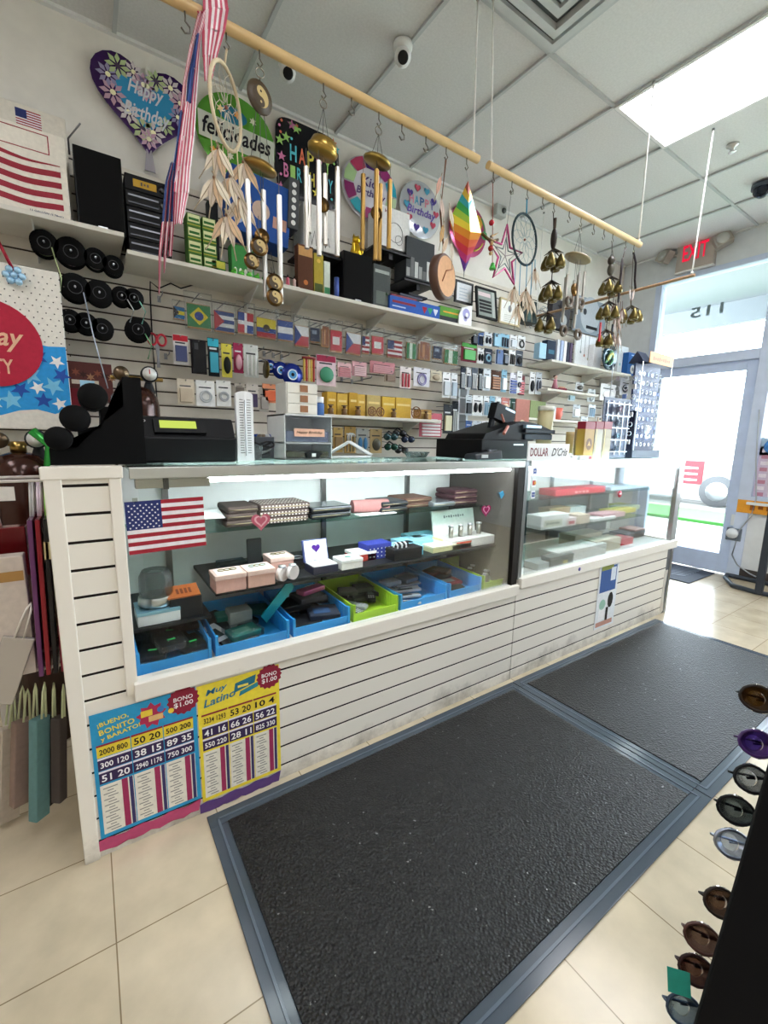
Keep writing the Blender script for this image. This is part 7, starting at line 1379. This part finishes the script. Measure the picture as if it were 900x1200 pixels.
GL = [(893, 824, '2a2420.p', 'b09060.g', 'black and tan sunglasses topmost on the dark rack'), (890, 876, '3c1a5a.p', '8a70a8.g', 'purple sunglasses on the dark rack'), (882, 916, '141418.p', 'b8bcc0.g', 'black sunglasses with pale lenses below the purple pair'), (866, 957, '101014.p', '90989c.g', 'black curved sunglasses above the silver pair'), (861, 995, 'a8b0c0.m', 'd0d8e4.g', 'silver rimless sunglasses on the dark rack'), (846, 1062, '2c2420.p', '9a8a80.g', 'thin brown sunglasses below the silver pair'), (826, 1110, '4a2c24.p', 'a89890.g', 'tortoise brown sunglasses above the teal tag'), (818, 1145, '301c1c.p', '98847c.g', 'dark red-brown sunglasses with a teal price tag'), (802, 1188, '2c3c50.p', 'b8c4cc.g', 'slate blue sunglasses lowest on the dark rack')]
for i, (px, py, m, l, lab) in enumerate(GL):
    p = CAM+(FW+RT*((px+23-450)/FPX)+UP*((600-py)/FPX))*.86
    g_ = glasses('sunglasses', lab, tuple(p), -1.0+.12*(i % 3), m, l[:6]+'.G', 1.1, 'sunglasses on the dark rack', rx=-.5, folded=True)
    MB().tube([(.02, .005, 0), (.055, .02, 0)], .004, '1a1b1e.p').build('holder_pin', g_)
    if i == 7: b = MB(); b.box(-.09, -.05, -.006, -.005, -.045, -.005, '1f8a78.f'); b.build('price_tag', g_, label='teal price tag')
# ================================================================== GIFT BAGS AT THE COUNTER END
def giftbag(lab, x, y0, y1, z0, z1, m, m2=None, hm='d8d4cc.f', face=0, th=.02, group=None, hz=.1, lean=0):
    if face: t = thing('gift_bag', lab, 'gift bag', (x, y0, z0), group=group, rot=(0, lean, 0)); W = y1-y0; X = lambda b, a0, a1, t0, t1, c0, c1, mm: b.box(a0, a1, t0, t1, c0, c1, mm)
    else: t = thing('gift_bag', lab, 'gift bag', (x, y0, z0), group=group, rot=(0, lean, 0)); W = y1-y0; X = lambda b, a0, a1, t0, t1, c0, c1, mm: b.box(t0, t1, a0, a1, c0, c1, mm)
    h = z1-z0; b = MB(); X(b, 0, W, 0, th, 0, h, m); b.build('bag', t, bevel=.003)
    if m2: b = MB(); X(b, .0, W, -.001, th+.001, h*.75, h*.86, m2); X(b, W*.2, W*.7, -.001, th+.001, h*.2, h*.6, m2); b.build('print', t)
    b = MB()
    for q in (th*.3, th*.8):
        P = [(W*.3, h), (W*.42, h+hz*.8), (W*.5, h+hz), (W*.58, h+hz*.8), (W*.7, h)]; b.tube([((q, a, c) if not face else (a, q, c)) for a, c in P], .003, hm)
    b.build('handle', t)
t = thing('bag_hook_arm', 'white wire hook arms sticking out of the counter end panel with gift bags on them', 'hooks', (.03, .2, 1.12))
for y in (.02, .16): MB().tube([(-.001, y, 0), (-.5, y, .0), (-.52, y, .025)], .005, 'ece8e2.p').build('hook_arm', t)
for y in (.02, .16): MB().tube([(-.001, y, -.58), (-.3, y, -.58), (-.32, y, -.555)], .005, 'ece8e2.p').build('hook_arm', t)
cols = [('5a1420', 'dark red', 'd8c8a8'), ('7a2030', 'wine red', None), ('1c1a1c', 'black', 'c8b888'), ('8a1c28', 'bright maroon', None), ('6a3a6c', 'plum purple', None)]
for i, (m, n_, m2) in enumerate(cols):
    gx = at(80-9*i, 720, 1, .12).x; giftbag('%s gift bag seen edge-on among the upper bags, %s from the corner post' % (n_, ORD[i]), gx-.014, .12, .36, .56, 1.02, m+'.g', m2 and m2+'.f', ['e8e8e8.f', 'b8a8e0.f', '9ad860.f', 'e8d8e8.f', 'c8c8c8.f'][i], lean=.03, th=.012)
def fbag(lab, x0, y0, x1, y1, Y, m, m2=None, hm='e4e0d8.f', rot=(0, 0, 0), cat='gift bag', name='gift_bag', th=.05):
    a, b_, z0, z1 = rect(x0, y0, x1, y1, Y); W, h = b_-a, z1-z0; t = thing(name, lab, cat, (b_, Y, z1), rot=rot)
    MB().box(-W, 0, 0, th, -h, 0, m).build('bag', t, bevel=.003)
    if m2: b = MB(); b.box(-W*.98, -W*.02, -.001, 0, -h*.2, -h*.12, m2); b.build('edge_band', t)
    for q in (0, th): MB().tube([(-W*.65, q, 0), (-W*.58, q, .08), (-W*.5, q, .1), (-W*.42, q, .08), (-W*.35, q, 0)], .003, hm).build('handle', t)
fbag('maroon gift bag facing forward at the far left edge, above the cream bag', -60, 620, 33, 680, .3, '6c1418.g')
fbag('cream paper bag with a gold band at the far left edge', -60, 655, 36, 800, .16, 'ccc0b4.f', 'b08850.g', name='paper_bag', cat='paper bag')
fbag('silvery tissue bag hanging tilted beneath the cream paper bag', 6, 752, 46, 828, .14, 'b8b2ac.g', None, rot=(0, .35, 0), th=.015)
for i, (m, n_, x0, y0, x1, y1, Y, rz) in enumerate((('8a7468', 'brown patterned', 22, 842, 50, 935, .22, .5), ('5a8080', 'grey teal', 44, 838, 66, 948, .16, .8), ('2c2824', 'dark olive', 58, 835, 74, 932, .2, .9), ('3c3430', 'dark brown', 70, 838, 84, 930, .14, .9), ('b8ac9c', 'beige', 8, 850, 34, 955, .3, .4))):
    fbag('small %s gift bag in the lower cluster beside the corner post' % n_, x0, y0, x1, y1, Y, m+'.f', None, 'c8d0a8.f', rot=(0, .12, rz), th=.03)
# white panel edge at far left
x_ = at(4, 700, 1, .9); o = MB().box(-.03, 0, 0, .3, 0, 1.0, 'd8d4cc.d').build('white_display_end', loc=(x_.x-.01, .8, 0)); tag(o, 'white vertical panel end at the left edge behind the gift bags', 'panel')
